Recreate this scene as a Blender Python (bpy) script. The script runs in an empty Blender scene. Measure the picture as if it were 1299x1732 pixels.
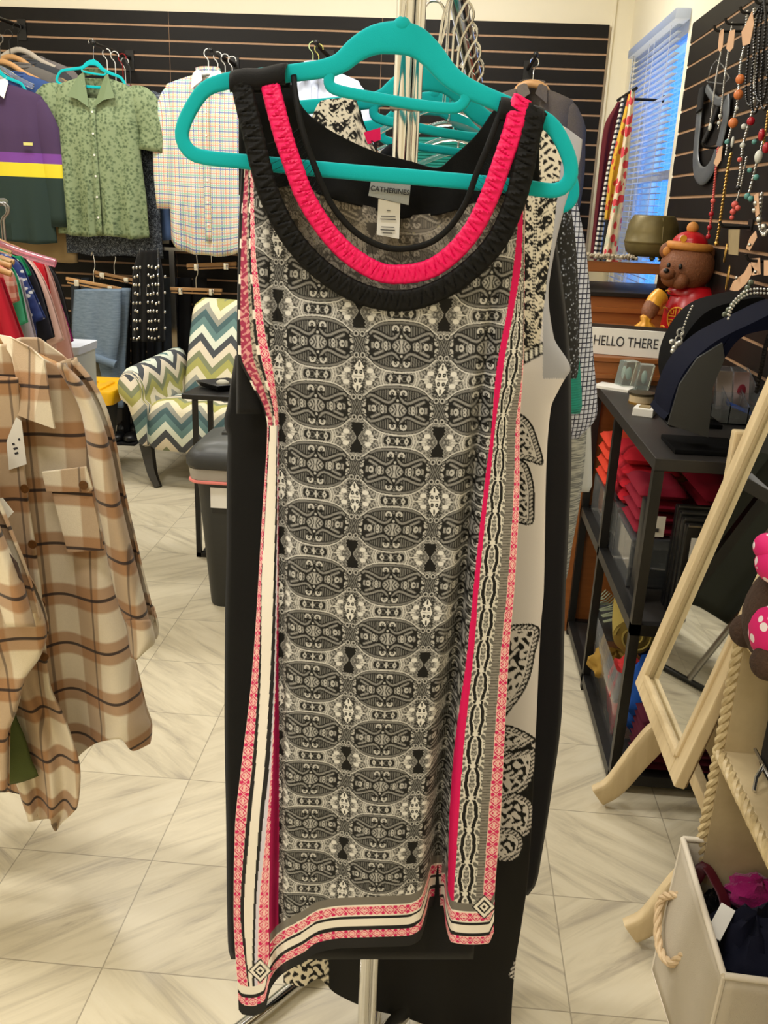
import bpy, bmesh, math, random
import numpy as np
from mathutils import Vector, Matrix
PI = math.pi
SC = bpy.context.scene
COL = SC.collection
RNG = np.random.RandomState(7)
random.seed(7)

# ------------------------------------------------------------------ camera
FPX, PCX, PCY, CAMH = 1503.1, 649.5, 866.0, 1.445
def _calib(pit=.33381, yaw=-.06198, rol=.0422):       # columns: the camera's right, up and back axes
    f = np.array([math.sin(yaw)*math.cos(pit), math.cos(yaw)*math.cos(pit), -math.sin(pit)])
    r = np.array([math.cos(yaw), -math.sin(yaw), 0.0]); u = np.cross(r, f); c, s = math.cos(rol), math.sin(rol)
    return np.array([c*r+s*u, -s*r+c*u, -f]).T
ROT = _calib()
cam = bpy.data.cameras.new('camera'); camo = bpy.data.objects.new('camera', cam); COL.objects.link(camo)
camo.matrix_world = Matrix.Translation((0, 0, CAMH)) @ Matrix([list(r) for r in ROT]).to_4x4()
cam.sensor_fit = 'VERTICAL'; cam.sensor_height = 36.0; cam.lens = FPX/1732.0*36.0
cam.clip_start = 0.05; cam.clip_end = 60
SC.camera = camo

def ray(px, py):
    return ROT @ np.array([(px-PCX)/FPX, -(py-PCY)/FPX, -1.0])
def at(px, py, Y):
    r = ray(px, py); return np.array([0, 0, CAMH]) + r*(Y/r[1])
def atX(px, py, X):
    r = ray(px, py); return np.array([0, 0, CAMH]) + r*(X/r[0])
def atZ(px, py, Z):
    r = ray(px, py); return np.array([0, 0, CAMH]) + r*((Z-CAMH)/r[2])
def atv(px, py, Y):                     # vectorised
    px = np.asarray(px, float); py = np.asarray(py, float); Y = np.broadcast_to(np.asarray(Y, float), px.shape)
    c = np.stack([(px-PCX)/FPX, -(py-PCY)/FPX, -np.ones_like(px)], -1)
    r = c @ ROT.T
    return r*(Y/r[..., 1])[..., None] + np.array([0, 0, CAMH])

# ------------------------------------------------------------------ light
SC.view_settings.view_transform = 'Standard'
SC.view_settings.look = 'None'
SC.view_settings.gamma = 1.0
SC.view_settings.use_curve_mapping = False
SC.view_settings.exposure = 0.05
wd = bpy.data.worlds.new('sky'); SC.world = wd; wd.use_nodes = True
wd.node_tree.nodes['Background'].inputs[0].default_value = (0.07, 0.30, 1.0, 1)
wd.node_tree.nodes['Background'].inputs[1].default_value = 3.0
def area(name, loc, sx, sy, power, col=(1, .93, .80), rot=(0, 0, 0)):
    l = bpy.data.lights.new(name, 'AREA'); l.shape = 'RECTANGLE'; l.size = sx; l.size_y = sy
    l.energy = power; l.color = col
    o = bpy.data.objects.new(name, l); o.location = loc; o.rotation_euler = rot; COL.objects.link(o)
    return o
WARM = (1, .966, .905)
for n, (x, y, p) in enumerate([(-1.9, 4.1, 47), (-0.3, 4.3, 44), (-1.9, 1.7, 68), (-0.45, 0.25, 30), (0.1, 2.2, 12), (-1.2, -1.1, 34)]):
    area('ceiling_light', (x, y, 3.02), .75, .4, p*.74, WARM)

# ------------------------------------------------------------------ helpers
def lin(c):
    c = np.asarray(c, float)/255.0
    return np.where(c <= .04045, c/12.92, ((c+.055)/1.055)**2.4)
def L3(r, g, b): return tuple(float(v) for v in lin((r, g, b)))

class MB:
    """collects shapes in world coordinates, build() links them as one mesh object"""
    def __init__(s): s.v = []; s.f = []; s.uv = []; s.n = 0
    def add(s, verts, faces, uv=None):
        verts = np.asarray(verts, float).reshape(-1, 3)
        s.v.append(verts)
        s.f += [tuple(i+s.n for i in f) for f in faces]
        s.uv.append(np.zeros((len(verts), 2)) if uv is None else np.asarray(uv, float).reshape(-1, 2))
        s.n += len(verts); return s
    def box(s, lo, hi, bev=0.0):
        bm = bmesh.new(); bmesh.ops.create_cube(bm, size=1.0)
        lo = np.array(lo, float); hi = np.array(hi, float)
        for v in bm.verts: v.co = Vector(lo+(np.array(v.co)+.5)*(hi-lo))
        if bev > 0: bmesh.ops.bevel(bm, geom=list(bm.edges), offset=bev, segments=2, affect='EDGES', profile=.6)
        s.bm(bm); return s
    def obox(s, c, ax, ay, az, bev=0.0):           # oriented box: centre and three half-axis vectors
        bm = bmesh.new(); bmesh.ops.create_cube(bm, size=2.0)
        ax, ay, az = [np.array(a, float) for a in (ax, ay, az)]
        if bev > 0:
            la, lb, lc = [np.linalg.norm(a) for a in (ax, ay, az)]
            for v in bm.verts: v.co = Vector((v.co.x*la, v.co.y*lb, v.co.z*lc))
            bmesh.ops.bevel(bm, geom=list(bm.edges), offset=bev, segments=2, affect='EDGES', profile=.6)
            for v in bm.verts: v.co = Vector((v.co.x/la, v.co.y/lb, v.co.z/lc))
        for v in bm.verts: v.co = Vector(np.array(c, float)+v.co.x*ax+v.co.y*ay+v.co.z*az)
        bm.normal_update(); bmesh.ops.recalc_face_normals(bm, faces=bm.faces)
        s.bm(bm); return s
    def bm(s, bm):
        bm.verts.index_update()
        s.add([v.co[:] for v in bm.verts], [[v.index for v in f.verts] for f in bm.faces]); bm.free(); return s
    def tube(s, pts, r, n=8, cap=True, sec=None, up=None):
        """round (or sec=(a,b) elliptical) tube along a path; r a number or list"""
        P = np.asarray(pts, float); m = len(P); r = np.broadcast_to(np.asarray(r, float), (m,))
        T = np.gradient(P, axis=0); T /= np.linalg.norm(T, axis=1)[:, None]+1e-12
        u = np.array([0, 0, 1.]) if up is None else np.array(up, float)
        if up is None and abs(T[0]@u) > .9: u = np.array([1., 0, 0])
        V = []; a = np.linspace(0, 2*PI, n, endpoint=False); d = 0; UV = []
        for i in range(m):
            if up is not None: u0 = np.array(up, float)
            else: u0 = u
            b = u0-T[i]*(u0@T[i]); b /= np.linalg.norm(b)+1e-12; u = b; c = np.cross(T[i], b)
            sa, sb = sec if sec is not None else (1, 1)
            V.append(P[i]+r[i]*(np.cos(a)[:, None]*b*sa+np.sin(a)[:, None]*c*sb))
            if i: d += np.linalg.norm(P[i]-P[i-1])
            UV.append(np.stack([a/(2*PI)*r[i]*6, np.full(n, d)], 1))
        F = [(i*n+j, i*n+(j+1) % n, (i+1)*n+(j+1) % n, (i+1)*n+j) for i in range(m-1) for j in range(n)]
        if cap: F += [tuple(range(n))[::-1], tuple((m-1)*n+j for j in range(n))]
        s.add(np.concatenate(V), F, np.concatenate(UV)); return s
    def ribbon(s, pts, w, th, nrm, sharp=4.0, n=16):
        """band of width w (in the plane across nrm) and thickness th, superellipse section"""
        P = np.asarray(pts, float); m = len(P); w = np.broadcast_to(np.asarray(w, float), (m,))
        T = np.gradient(P, axis=0); T /= np.linalg.norm(T, axis=1)[:, None]+1e-12
        nv = np.array(nrm, float); nv /= np.linalg.norm(nv)
        a = np.linspace(0, 2*PI, n, endpoint=False)
        ca, sa = np.cos(a), np.sin(a); e = 2.0/sharp
        ex = np.sign(ca)*np.abs(ca)**e; ey = np.sign(sa)*np.abs(sa)**e
        V = []
        for i in range(m):
            c = np.cross(nv, T[i]); c /= np.linalg.norm(c)+1e-12
            V.append(P[i]+.5*w[i]*ex[:, None]*c+.5*th*ey[:, None]*nv)
        F = [(i*n+j, i*n+(j+1) % n, (i+1)*n+(j+1) % n, (i+1)*n+j) for i in range(m-1) for j in range(n)]
        F += [tuple(range(n))[::-1], tuple((m-1)*n+j for j in range(n))]
        s.add(np.concatenate(V), F); return s
    def lathe(s, prof, c, n=24, axis='z', rx=1.0):
        prof = np.asarray(prof, float); a = np.linspace(0, 2*PI, n, endpoint=False); m = len(prof); V = []
        for r, z in prof:
            q = np.stack([r*np.cos(a)*rx, r*np.sin(a), np.full(n, z)], 1)
            if axis == 'x': q = q[:, [2, 0, 1]]
            if axis == 'y': q = q[:, [0, 2, 1]]
            V.append(q+np.array(c))
        F = [(i*n+j, i*n+(j+1) % n, (i+1)*n+(j+1) % n, (i+1)*n+j) for i in range(m-1) for j in range(n)]
        F += [tuple(range(n))[::-1], tuple((m-1)*n+j for j in range(n))]
        s.add(np.concatenate(V), F); return s
    def ball(s, c, r, n=12, m=8, R=None):
        r = np.broadcast_to(np.asarray(r, float), (3,)); V = []; F = []
        for i in range(m+1):
            t = PI*i/m
            for j in range(n):
                p = 2*PI*j/n
                V.append((r[0]*math.sin(t)*math.cos(p), r[1]*math.sin(t)*math.sin(p), r[2]*math.cos(t)))
        V = np.array(V)
        if R is not None: V = V @ np.array(R).T
        F = [(i*n+j, (i+1)*n+j, (i+1)*n+(j+1) % n, i*n+(j+1) % n) for i in range(m) for j in range(n)]
        s.add(V+np.array(c), F); return s
    def grid(s, P, uv=None, keep=None):
        """P[nv,nu,3] surface grid"""
        P = np.asarray(P, float); nv, nu = P.shape[:2]
        i, j = np.meshgrid(np.arange(nv-1), np.arange(nu-1), indexing='ij')
        q = np.stack([i*nu+j, (i+1)*nu+j, (i+1)*nu+j+1, i*nu+j+1], -1).reshape(-1, 4)
        if keep is not None: q = q[keep.reshape(-1)]
        s.add(P.reshape(-1, 3), [tuple(int(k) for k in r) for r in q], None if uv is None else np.asarray(uv).reshape(-1, 2)); return s
    def prism(s, poly, vec):
        """closed 3-D polygon extruded along vec"""
        P = np.asarray(poly, float); n = len(P); Q = P+np.array(vec, float)
        F = [tuple(range(n)), tuple(range(2*n-1, n-1, -1))]+[(i, n+i, n+(i+1) % n, (i+1) % n)[::-1] for i in range(n)]
        s.add(np.concatenate([P, Q]), [f[::-1] for f in F]); return s
    def build(s, name, mat, parent=None, smooth=True, solid=0.0, bevel=0.0, sub=0, col=None, offset=0.0, autosharp=True, fix=True):
        V = np.concatenate(s.v); UV = np.concatenate(s.uv)
        if parent is None: org = V.mean(0)*0 + np.array([(V[:, 0].min()+V[:, 0].max())/2, (V[:, 1].min()+V[:, 1].max())/2, V[:, 2].min()])
        else: org = np.array(wloc(parent))
        me = bpy.data.meshes.new(name); me.from_pydata((V-org).tolist(), [], s.f)
        if fix and len(s.f) < 60000:
            b = bmesh.new(); b.from_mesh(me); bmesh.ops.recalc_face_normals(b, faces=b.faces); b.to_mesh(me); b.free()
        ul = me.uv_layers.new(name='UVMap'); li = np.empty(len(me.loops), np.int32); me.loops.foreach_get('vertex_index', li)
        ul.data.foreach_set('uv', UV[li].astype(np.float32).ravel())
        if col is not None:
            ca = me.color_attributes.new('print', 'FLOAT_COLOR', 'POINT')
            c4 = np.ones((len(V), 4), np.float32); c4[:, :3] = col.reshape(-1, 3); ca.data.foreach_set('color', c4.ravel())
        if smooth:
            me.polygons.foreach_set('use_smooth', np.ones(len(me.polygons), bool))
            if autosharp: me.set_sharp_from_angle(angle=math.radians(50))
        if mat is not None: me.materials.append(mat)
        o = bpy.data.objects.new(name, me); COL.objects.link(o)
        if parent is None: o.location = org
        else: o.parent = parent
        if sub: m = o.modifiers.new('sub', 'SUBSURF'); m.levels = m.render_levels = sub
        if bevel: m = o.modifiers.new('bev', 'BEVEL'); m.width = bevel; m.segments = 2; m.limit_method = 'ANGLE'
        if solid: m = o.modifiers.new('solid', 'SOLIDIFY'); m.thickness = solid; m.offset = offset
        return o
def wloc(o):
    p = Vector(o.location)
    while o.parent: o = o.parent; p = p+Vector(o.location)
    return p
def thing(name, label, cat, loc, group=None):
    o = bpy.data.objects.new(name, None); o.empty_display_size = .05; COL.objects.link(o)
    o.location = tuple(loc); return tag(o, label, cat, group)
def tag(o, label, cat, group=None):
    o['label'] = label; o['category'] = cat
    if group: o['group'] = group
    return o
def struct(o): o['kind'] = 'structure'; return o
def copy_tree(o, parent=None):
    c = o.copy(); COL.objects.link(c)
    if parent is not None: c.parent = parent
    for ch in list(o.children): copy_tree(ch, c)
    return c
def dup(o, loc, rot=None, scale=None, label=None, group=None, mat=None):
    c = copy_tree(o); c.location = tuple(loc)
    if rot is not None: c.rotation_euler = rot
    if scale is not None: c.scale = (scale,)*3 if not hasattr(scale, '__len__') else scale
    if label: c['label'] = label
    if group: c['group'] = group
    return c
def smooth_path(pts, n=40):
    """Catmull-Rom through points"""
    P = np.asarray(pts, float); m = len(P)
    Q = np.vstack([2*P[0]-P[1], P, 2*P[-1]-P[-2]])
    d = np.r_[0, np.cumsum(np.linalg.norm(np.diff(P, axis=0), axis=1))]
    t = np.linspace(0, d[-1], n); out = []
    for x in t:
        i = min(np.searchsorted(d, x, side='right')-1, m-2); i = max(i, 0)
        u = (x-d[i])/max(d[i+1]-d[i], 1e-9)
        p0, p1, p2, p3 = Q[i], Q[i+1], Q[i+2], Q[i+3]
        out.append(.5*(2*p1+(p2-p0)*u+(2*p0-5*p1+4*p2-p3)*u*u+(3*p1-p0-3*p2+p3)*u**3))
    return np.array(out)
def pchip(x, X, Y):
    """smooth shape-keeping interpolation through the points"""
    X = np.asarray(X, float); Y = np.asarray(Y, float); x = np.clip(x, X[0], X[-1])
    if len(X) < 3: return np.interp(x, X, Y)
    h = np.diff(X); d = np.diff(Y)/np.maximum(h, 1e-9); m = np.zeros(len(X))
    w1 = 2*h[1:]+h[:-1]; w2 = h[1:]+2*h[:-1]; ok = d[:-1]*d[1:] > 0
    m[1:-1] = np.where(ok, (w1+w2)/(w1/np.where(ok, d[:-1], 1)+w2/np.where(ok, d[1:], 1)), 0); m[0] = d[0]; m[-1] = d[-1]
    i = np.clip(np.searchsorted(X, x, side='right')-1, 0, len(X)-2); t = (x-X[i])/np.maximum(h[i], 1e-9)
    return (2*t**3-3*t**2+1)*Y[i]+(t**3-2*t**2+t)*h[i]*m[i]+(-2*t**3+3*t**2)*Y[i+1]+(t**3-t**2)*h[i]*m[i+1]
def ip(x, pts):
    p = np.asarray(pts, float); return np.interp(x, p[:, 0], p[:, 1])

# ------------------------------------------------------------------ materials
class NT:
    """small expression helper over shader math nodes"""
    def __init__(s, name):
        s.m = bpy.data.materials.new(name); s.m.use_nodes = True; s.t = s.m.node_tree
        s.b = s.t.nodes['Principled BSDF']
    def node(s, k, **kw):
        n = s.t.nodes.new(k)
        for a, v in kw.items(): setattr(n, a, v)
        return n
    def ln(s, a, inp):
        if isinstance(a, (int, float)): inp.default_value = a
        elif isinstance(a, tuple):
            inp.default_value = a if len(a) == len(inp.default_value) else a+(1,)
        else: s.t.links.new(a, inp)
    def math(s, op, a, b=0.0, c=None):
        n = s.node('ShaderNodeMath', operation=op); s.ln(a, n.inputs[0]); s.ln(b, n.inputs[1])
        if c is not None: s.ln(c, n.inputs[2])
        return n.outputs[0]
    def mix(s, f, a, b, mode='MIX'):
        n = s.node('ShaderNodeMix', data_type='RGBA', blend_type=mode); s.ln(f, n.inputs[0]); s.ln(a, n.inputs[6]); s.ln(b, n.inputs[7]); return n.outputs[2]
    def noise(s, scale, detail=2.0, vec=None, rough=.5, dist=0.0):
        n = s.node('ShaderNodeTexNoise'); n.inputs['Scale'].default_value = scale; n.inputs['Detail'].default_value = detail
        n.inputs['Roughness'].default_value = rough; n.inputs['Distortion'].default_value = dist
        s.ln(vec if vec is not None else s.obj(), n.inputs['Vector']); return n.outputs[0]
    def voro(s, scale, vec=None, feature='F1', out=0):
        n = s.node('ShaderNodeTexVoronoi', feature=feature); n.inputs['Scale'].default_value = scale
        s.ln(vec if vec is not None else s.obj(), n.inputs['Vector']); return n.outputs[out]
    def obj(s):
        if not hasattr(s, '_tc'): s._tc = s.node('ShaderNodeTexCoord')
        return s._tc.outputs['Object']
    def uv(s): s.obj(); return s._tc.outputs['UV']
    def xyz(s, v):
        n = s.node('ShaderNodeSeparateXYZ'); s.ln(v, n.inputs[0]); return n.outputs
    def comb(s, x, y, z=0.0):
        n = s.node('ShaderNodeCombineXYZ'); s.ln(x, n.inputs[0]); s.ln(y, n.inputs[1]); s.ln(z, n.inputs[2]); return n.outputs[0]
    def scale(s, v, sc):
        n = s.node('ShaderNodeMapping'); s.ln(v, n.inputs[0]); n.inputs['Scale'].default_value = sc; return n.outputs[0]
    def ramp(s, f, stops, interp='LINEAR'):
        n = s.node('ShaderNodeValToRGB'); r = n.color_ramp; r.interpolation = interp
        while len(r.elements) < len(stops): r.elements.new(.5)
        for e, (p, c) in zip(r.elements, stops): e.position = p; e.color = tuple(c)+(1,)
        s.ln(f, n.inputs[0]); return n.outputs[0]
    def stripe(s, x, period, lo, hi, soft=.02):
        """1 where frac(x/period) lies in lo..hi"""
        f = s.math('FRACT', s.math('DIVIDE', x, period))
        a = s.math('SMOOTH_MIN', 0, 0) if False else s.math('GREATER_THAN', f, lo)
        return s.math('MULTIPLY', a, s.math('LESS_THAN', f, hi))
    def bump(s, h, strength=.3, dist=.002):
        n = s.node('ShaderNodeBump'); n.inputs['Strength'].default_value = strength; n.inputs['Distance'].default_value = dist
        s.ln(h, n.inputs['Height']); s.t.links.new(n.outputs[0], s.b.inputs['Normal'])
    def out(s, col=None, rough=.6, metal=0.0, **kw):
        if col is not None: s.ln(col, s.b.inputs['Base Color'])
        s.ln(rough, s.b.inputs['Roughness']); s.ln(metal, s.b.inputs['Metallic'])
        for k, v in kw.items(): s.ln(v, s.b.inputs[k.replace('_', ' ')])
        return s.m
def plain(name, rgb, rough=.5, metal=0.0, var=.12, nscale=30, bump=0.0, **kw):
    n = NT(name); c = L3(*rgb)
    f = n.noise(nscale, 3)
    col = n.mix(f, tuple(v*(1-var) for v in c), tuple(min(1, v*(1+var)) for v in c))
    if bump: n.bump(f, bump, .002)
    return n.out(col, rough, metal, **kw)
def fabric(name, rgb, rough=.85, var=.18, weave=900, bump=.25, sheen=.0, spec=.25):
    n = NT(name); c = L3(*rgb)
    big = n.noise(9, 3); fine = n.noise(weave, 1)
    col = n.mix(big, tuple(v*(1-var) for v in c), tuple(min(1, v*(1+var)) for v in c))
    n.bump(n.math('ADD', n.math('MULTIPLY', fine, .35), n.noise(26, 3)), bump, .004)
    return n.out(col, rough, 0, Specular_IOR_Level=spec, Sheen_Weight=sheen)
FAB = {}
def fab(r, g, b):
    k = (r, g, b)
    if k not in FAB: FAB[k] = fabric('cloth_%d_%d_%d' % k, k)
    return FAB[k]
CHROME = plain('chrome', (215, 215, 215), .12, 1.0, .05)
STEEL = plain('dull_steel', (150, 148, 145), .32, 1.0, .1)
BLACKMETAL = plain('black_metal', (24, 23, 22), .42, .3, .2)
BLACKPLASTIC = plain('black_plastic', (20, 20, 20), .38, 0, .2)
TURQ = fabric('turquoise_velvet', (0, 166, 172), .9, .10, 1400, .15, .15)
WOODH = NT('hanger_wood')
_w = WOODH.noise(14, 4, WOODH.scale(WOODH.obj(), (1, 8, 8)))
WOODH = WOODH.out(WOODH.mix(_w, L3(150, 105, 60), L3(205, 160, 105)), .45)
WHITEP = plain('white_plastic', (225, 225, 220), .4)
PAPER = plain('paper_tag', (225, 222, 214), .8, 0, .04)
INK = plain('ink', (45, 45, 50), .8)
CLEAR = NT('clear_plastic').out((.9, .93, .95), .08, 0, Transmission_Weight=.92, IOR=1.4)
GLASS = NT('clear_glass').out((.93, .97, .96), .03, 0, Transmission_Weight=1.0, IOR=1.45)
BLACKCLOTH = fabric('black_jersey', (8, 8, 9), .85, .2, 1100, .2, .06)
NAVYCLOTH = fabric('navy_jersey', (9, 11, 22), .8, .2, 1100, .2, .1)
def printed(name, rough=.75, spec=.3):
    n = NT(name); a = n.node('ShaderNodeAttribute', attribute_name='print')
    n.bump(n.noise(1200, 1), .12, .001)
    return n.out(a.outputs['Color'], rough, 0, Specular_IOR_Level=spec)
PRINT = printed('printed_jersey')
# ================================================================== the setting
XW, YW, XL, YF, ZC = 0.91, 5.6, -3.0, -2.0, 3.1

def floor_mat():
    n = NT('marble_tile'); x, y, z = n.xyz(n.obj())
    T = .305
    u = n.math('DIVIDE', n.math('ADD', x, .775+10*T), T); v = n.math('DIVIDE', n.math('ADD', y, -1.349+20*T), T)
    iu = n.math('FLOOR', u); iv = n.math('FLOOR', v)
    wn = n.node('ShaderNodeTexWhiteNoise'); n.ln(n.comb(iu, iv), wn.inputs['Vector']); rnd = wn.outputs['Value']
    fu = n.math('FRACT', u); fv = n.math('FRACT', v)
    edge = n.math('MINIMUM', n.math('MINIMUM', fu, n.math('SUBTRACT', 1, fu)), n.math('MINIMUM', fv, n.math('SUBTRACT', 1, fv)))
    seam = n.math('LESS_THAN', edge, .0045)
    # veins: noise stretched along a diagonal whose side flips from tile to tile
    sgn = n.math('SUBTRACT', n.math('MULTIPLY', n.math('GREATER_THAN', rnd, .45), 2), 1)
    p = n.math('ADD', n.math('MULTIPLY', x, sgn), n.math('MULTIPLY', y, .75))
    q = n.math('SUBTRACT', n.math('MULTIPLY', y, 1.0), n.math('MULTIPLY', n.math('MULTIPLY', x, sgn), .75))
    off = n.math('MULTIPLY', rnd, 37)
    vec = n.comb(n.math('ADD', n.math('MULTIPLY', p, 2.2), off), n.math('ADD', n.math('MULTIPLY', q, 17), off), rnd)
    a = n.noise(1.0, 6, vec, .62, .6)
    b = n.noise(3.0, 3, n.comb(n.math('ADD', p, off), q, 0))
    vein = n.ramp(a, [(.30, L3(160, 150, 133)), (.42, L3(200, 190, 164)), (.53, L3(216, 206, 179)), (.75, L3(224, 216, 192))])
    col = n.mix(n.math('MULTIPLY', b, .45), vein, L3(194, 184, 162))
    col = n.mix(n.math('MULTIPLY', rnd, .14), col, L3(170, 158, 138))
    col = n.mix(n.math('MULTIPLY', seam, .55), col, L3(110, 100, 84))
    n.bump(n.math('SUBTRACT', 1, seam), .25, .002)
    return n.out(col, .34, 0, Specular_IOR_Level=.4)
struct(MB().box((XL-.1, YF-.1, -.1), (XW+.1, YW+.1, 0)).build('floor', floor_mat(), smooth=False))
WALLP = plain('wall_paint', (240, 232, 208), .7, 0, .03, 6)
CEIL = plain('ceiling_paint', (235, 232, 224), .8, 0, .03, 6)
struct(MB().box((XL-.1, YF-.1, ZC), (XW+.1, YW+.1, ZC+.1)).build('ceiling', CEIL, smooth=False))
struct(MB().box((XL-.1, YW, 0), (XW+.1, YW+.1, ZC)).build('wall_back', WALLP, smooth=False))
struct(MB().box((XL-.1, YF-.1, 0), (XL, YW, ZC)).build('wall_left', WALLP, smooth=False))
struct(MB().box((XL, YF-.1, 0), (XW+.1, YF, ZC)).build('wall_front', WALLP, smooth=False))
WY0, WY1, WZ0, WZ1 = 4.18, 5.20, .98, 2.24             # the window opening in the right wall
m = MB()
m.box((XW, YF, 0), (XW+.14, WY0, ZC)).box((XW, WY1, 0), (XW+.14, YW, ZC)).box((XW, WY0, 0), (XW+.14, WY1, WZ0)).box((XW, WY0, WZ1), (XW+.14, WY1, ZC))
struct(m.build('wall_right', WALLP, smooth=False))
# drywall return beside the slat panel and the corner bead
struct(MB().box((.80, YW-.012, 0), (.812, YW, ZC)).build('trim_1', WALLP, smooth=False))
# window frame with its pane
wf = MB(); fx0, fx1 = XW+.04, XW+.09
for lo, hi in [((WY0, WZ0), (WY1, WZ0+.05)), ((WY0, WZ1-.05), (WY1, WZ1)), ((WY0, WZ0+.05), (WY0+.05, WZ1-.05)), ((WY1-.05, WZ0+.05), (WY1, WZ1-.05)), ((WY0+.05, 1.60), (WY1-.05, 1.64))]:
    wf.box((fx0, lo[0], lo[1]), (fx1, hi[0], hi[1]))
win = struct(wf.build('window_1', WHITEP, smooth=False))
MB().box((XW+.06, WY0+.05, WZ0+.05), (XW+.064, WY1-.05, WZ1-.05)).build('pane', GLASS, win, smooth=False)

# slat panels ------------------------------------------------------
SLATB = plain('slat_black', (22, 19, 17), .5, 0, .2, 40, Specular_IOR_Level=.2)
GROOVE = plain('slat_groove', (170, 134, 102), .6, 0, .2, 50)
def slatwall(name, x0, x1, y0, y1, ztop, zbot, pitch, along, seams=()):
    """MDF slat panel: black planks with a brown groove between them"""
    m = MB(); g = MB(); z = ztop; k = 0
    segs = [x0]+list(seams)+[x1] if along == 'x' else [y0]+list(seams)+[y1]
    while z > zbot+.02:
        z2 = max(z-pitch+(.0115 if along == 'x' else .010), zbot)
        for a, b in zip(segs[:-1], segs[1:]):
            if along == 'x': m.box((a+.0018, y0, z2), (b-.0018, y0+.018, z))
            else: m.box((x0, a+.0015, z2), (x0+.018, b-.0015, z))
        z -= pitch
    if along == 'x': g.box((x0, y0+.0035, zbot), (x1, y1, ztop))
    else: g.box((x0+.0035, y0, zbot), (x1, y1, ztop))
    o = struct(m.build(name, SLATB, smooth=False)); g.build('groove', GROOVE, o, smooth=False); return o
slatwall('trim_2', XL, .785, YW-.03, YW, 2.423, .12, .0775, 'x', (-1.689, -.47))
slatwall('trim_3', XW-.03, XW, 1.7, 3.985, 2.158, .3, .081, 'y')
struct(MB().box((XL, YW-.045, 0), (.80, YW-.0, .11)).build('baseboard_back', plain('baseboard_vinyl', (40, 36, 32), .5), smooth=False))

# venetian blind in the window ---------------------------------------
bl = thing('venetian_blind', 'white venetian blind lowered over the blue lit window on the right wall', 'blind', (XW-.02, (WY0+WY1)/2, 2.2))
BLM = NT('blue_lit_blind'); _tr = BLM.node('ShaderNodeBsdfTranslucent'); _tr.inputs[0].default_value = (.85, .88, .92, 1); _mx = BLM.node('ShaderNodeMixShader'); _mx.inputs[0].default_value = .78
BLM.t.links.new(BLM.b.outputs[0], _mx.inputs[1]); BLM.t.links.new(_tr.outputs[0], _mx.inputs[2]); BLM.t.links.new(_mx.outputs[0], BLM.t.nodes['Material Output'].inputs[0]); BLM.out(L3(150, 170, 205), .4, 0); BLM = BLM.m  # slats are white; blue window light is put into their base colour
MB().box((XW-.065, WY0-.02, 2.205), (XW-.003, WY1+.02, 2.245), .004).build('headrail', BLM, bl)
nsl = 46
for k in range(nsl):
    z = 2.19-k*.0262
    P = []
    for t in (-1, -.5, 0, .5, 1):
        xx = XW-.034+t*.0115; zz = z-t*.0015+.0012*(1-t*t)
        P.append([(xx, WY0+.005, zz), (xx, WY1-.005, zz)])
    MB().grid(P).build('slat', BLM, bl, solid=.0008)
for y in (WY0+.12, WY0+.45, WY1-.45, WY1-.1):
    MB().tube([(XW-.022, y, 2.205), (XW-.022, y, 1.0)], .0012, 5).tube([(XW-.047, y, 2.205), (XW-.047, y, 1.0)], .0012, 5).build('ladder_cord', WHITEP, bl)
MB().box((XW-.046, WY0+.004, .988), (XW-.022, WY1-.004, 1.0)).build('bottom_rail', BLM, bl)
MB().tube([(XW-.06, WY1-.12, 2.2), (XW-.06, WY1-.12, 1.35)], .004, 6).build('tilt_wand', CLEAR, bl)
# ================================================================== garments: builders
def shoulders_body(m, w, L, dep, nv=44, nu=56, neck=.075, flare=.02, folds=5, amp=.010, ph=0.0, vcut=None, tail=0.0, sl=.05, o=(0, 0, 0)):
    """closed shirt body hanging from z=0; returns front depth function"""
    t = np.linspace(0, 1, nv)
    z = -np.where(t < .2, t/.2*sl*1.0, sl+(t-.2)/.8*(L-sl))
    def hw(zz):
        a = np.clip(-zz/sl, 0, 1)
        top = neck+(w/2-neck)*a**.85
        s = np.clip((-zz-sl)/(L-sl), 0, 1)
        return top-.012*np.sin(PI*np.clip(s*1.4, 0, 1))+flare*s
    def dp(zz):
        return .014+(dep-.014)*np.clip(-zz/.22, 0, 1)**.7
    a = np.linspace(0, 2*PI, nu, endpoint=False)
    P = np.zeros((nv, nu+1, 3)); UV = np.zeros((nv, nu+1, 2)); aa = np.r_[a, 2*PI]
    for i in range(nv):
        x = hw(z[i])*np.sign(np.cos(aa))*np.abs(np.cos(aa))**.75
        s = np.clip(-z[i]/L, 0, 1)
        y = dp(z[i])*np.sin(aa)*-1
        y = y+amp*s*np.sin(folds*2*PI*x/w+ph+np.sin(aa)*.6)*np.abs(np.sin(aa))**.5+.4*amp*np.sin(9*x/w*PI+ph*2+z[i]*9)*s
        zz = z[i]-tail*s**6*(1-(np.abs(x)/hw(z[i]))**2) + (.006*np.sin(x/w*11+ph) if i == nv-1 else 0)
        P[i, :, 0] = x; P[i, :, 1] = y; P[i, :, 2] = zz
        UV[i, :, 0] = x+np.where(np.sin(aa) < 0, .5, 0); UV[i, :, 1] = z[i]
    keep = np.ones((nv-1, nu), bool)
    if vcut:
        cx = (P[:-1, :-1, 0]+P[1:, 1:, 0])/2; cz = (P[:-1, :-1, 2]+P[1:, 1:, 2])/2; cy = (P[:-1, :-1, 1]+P[1:, 1:, 1])/2
        keep = ~((cy < 0) & (np.abs(cx) < neck*np.clip(1+cz/vcut, 0, 1)*1.05) & (cz > -vcut))
    m.grid(P+np.array(o), UV, keep)
    return hw, dp
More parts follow.
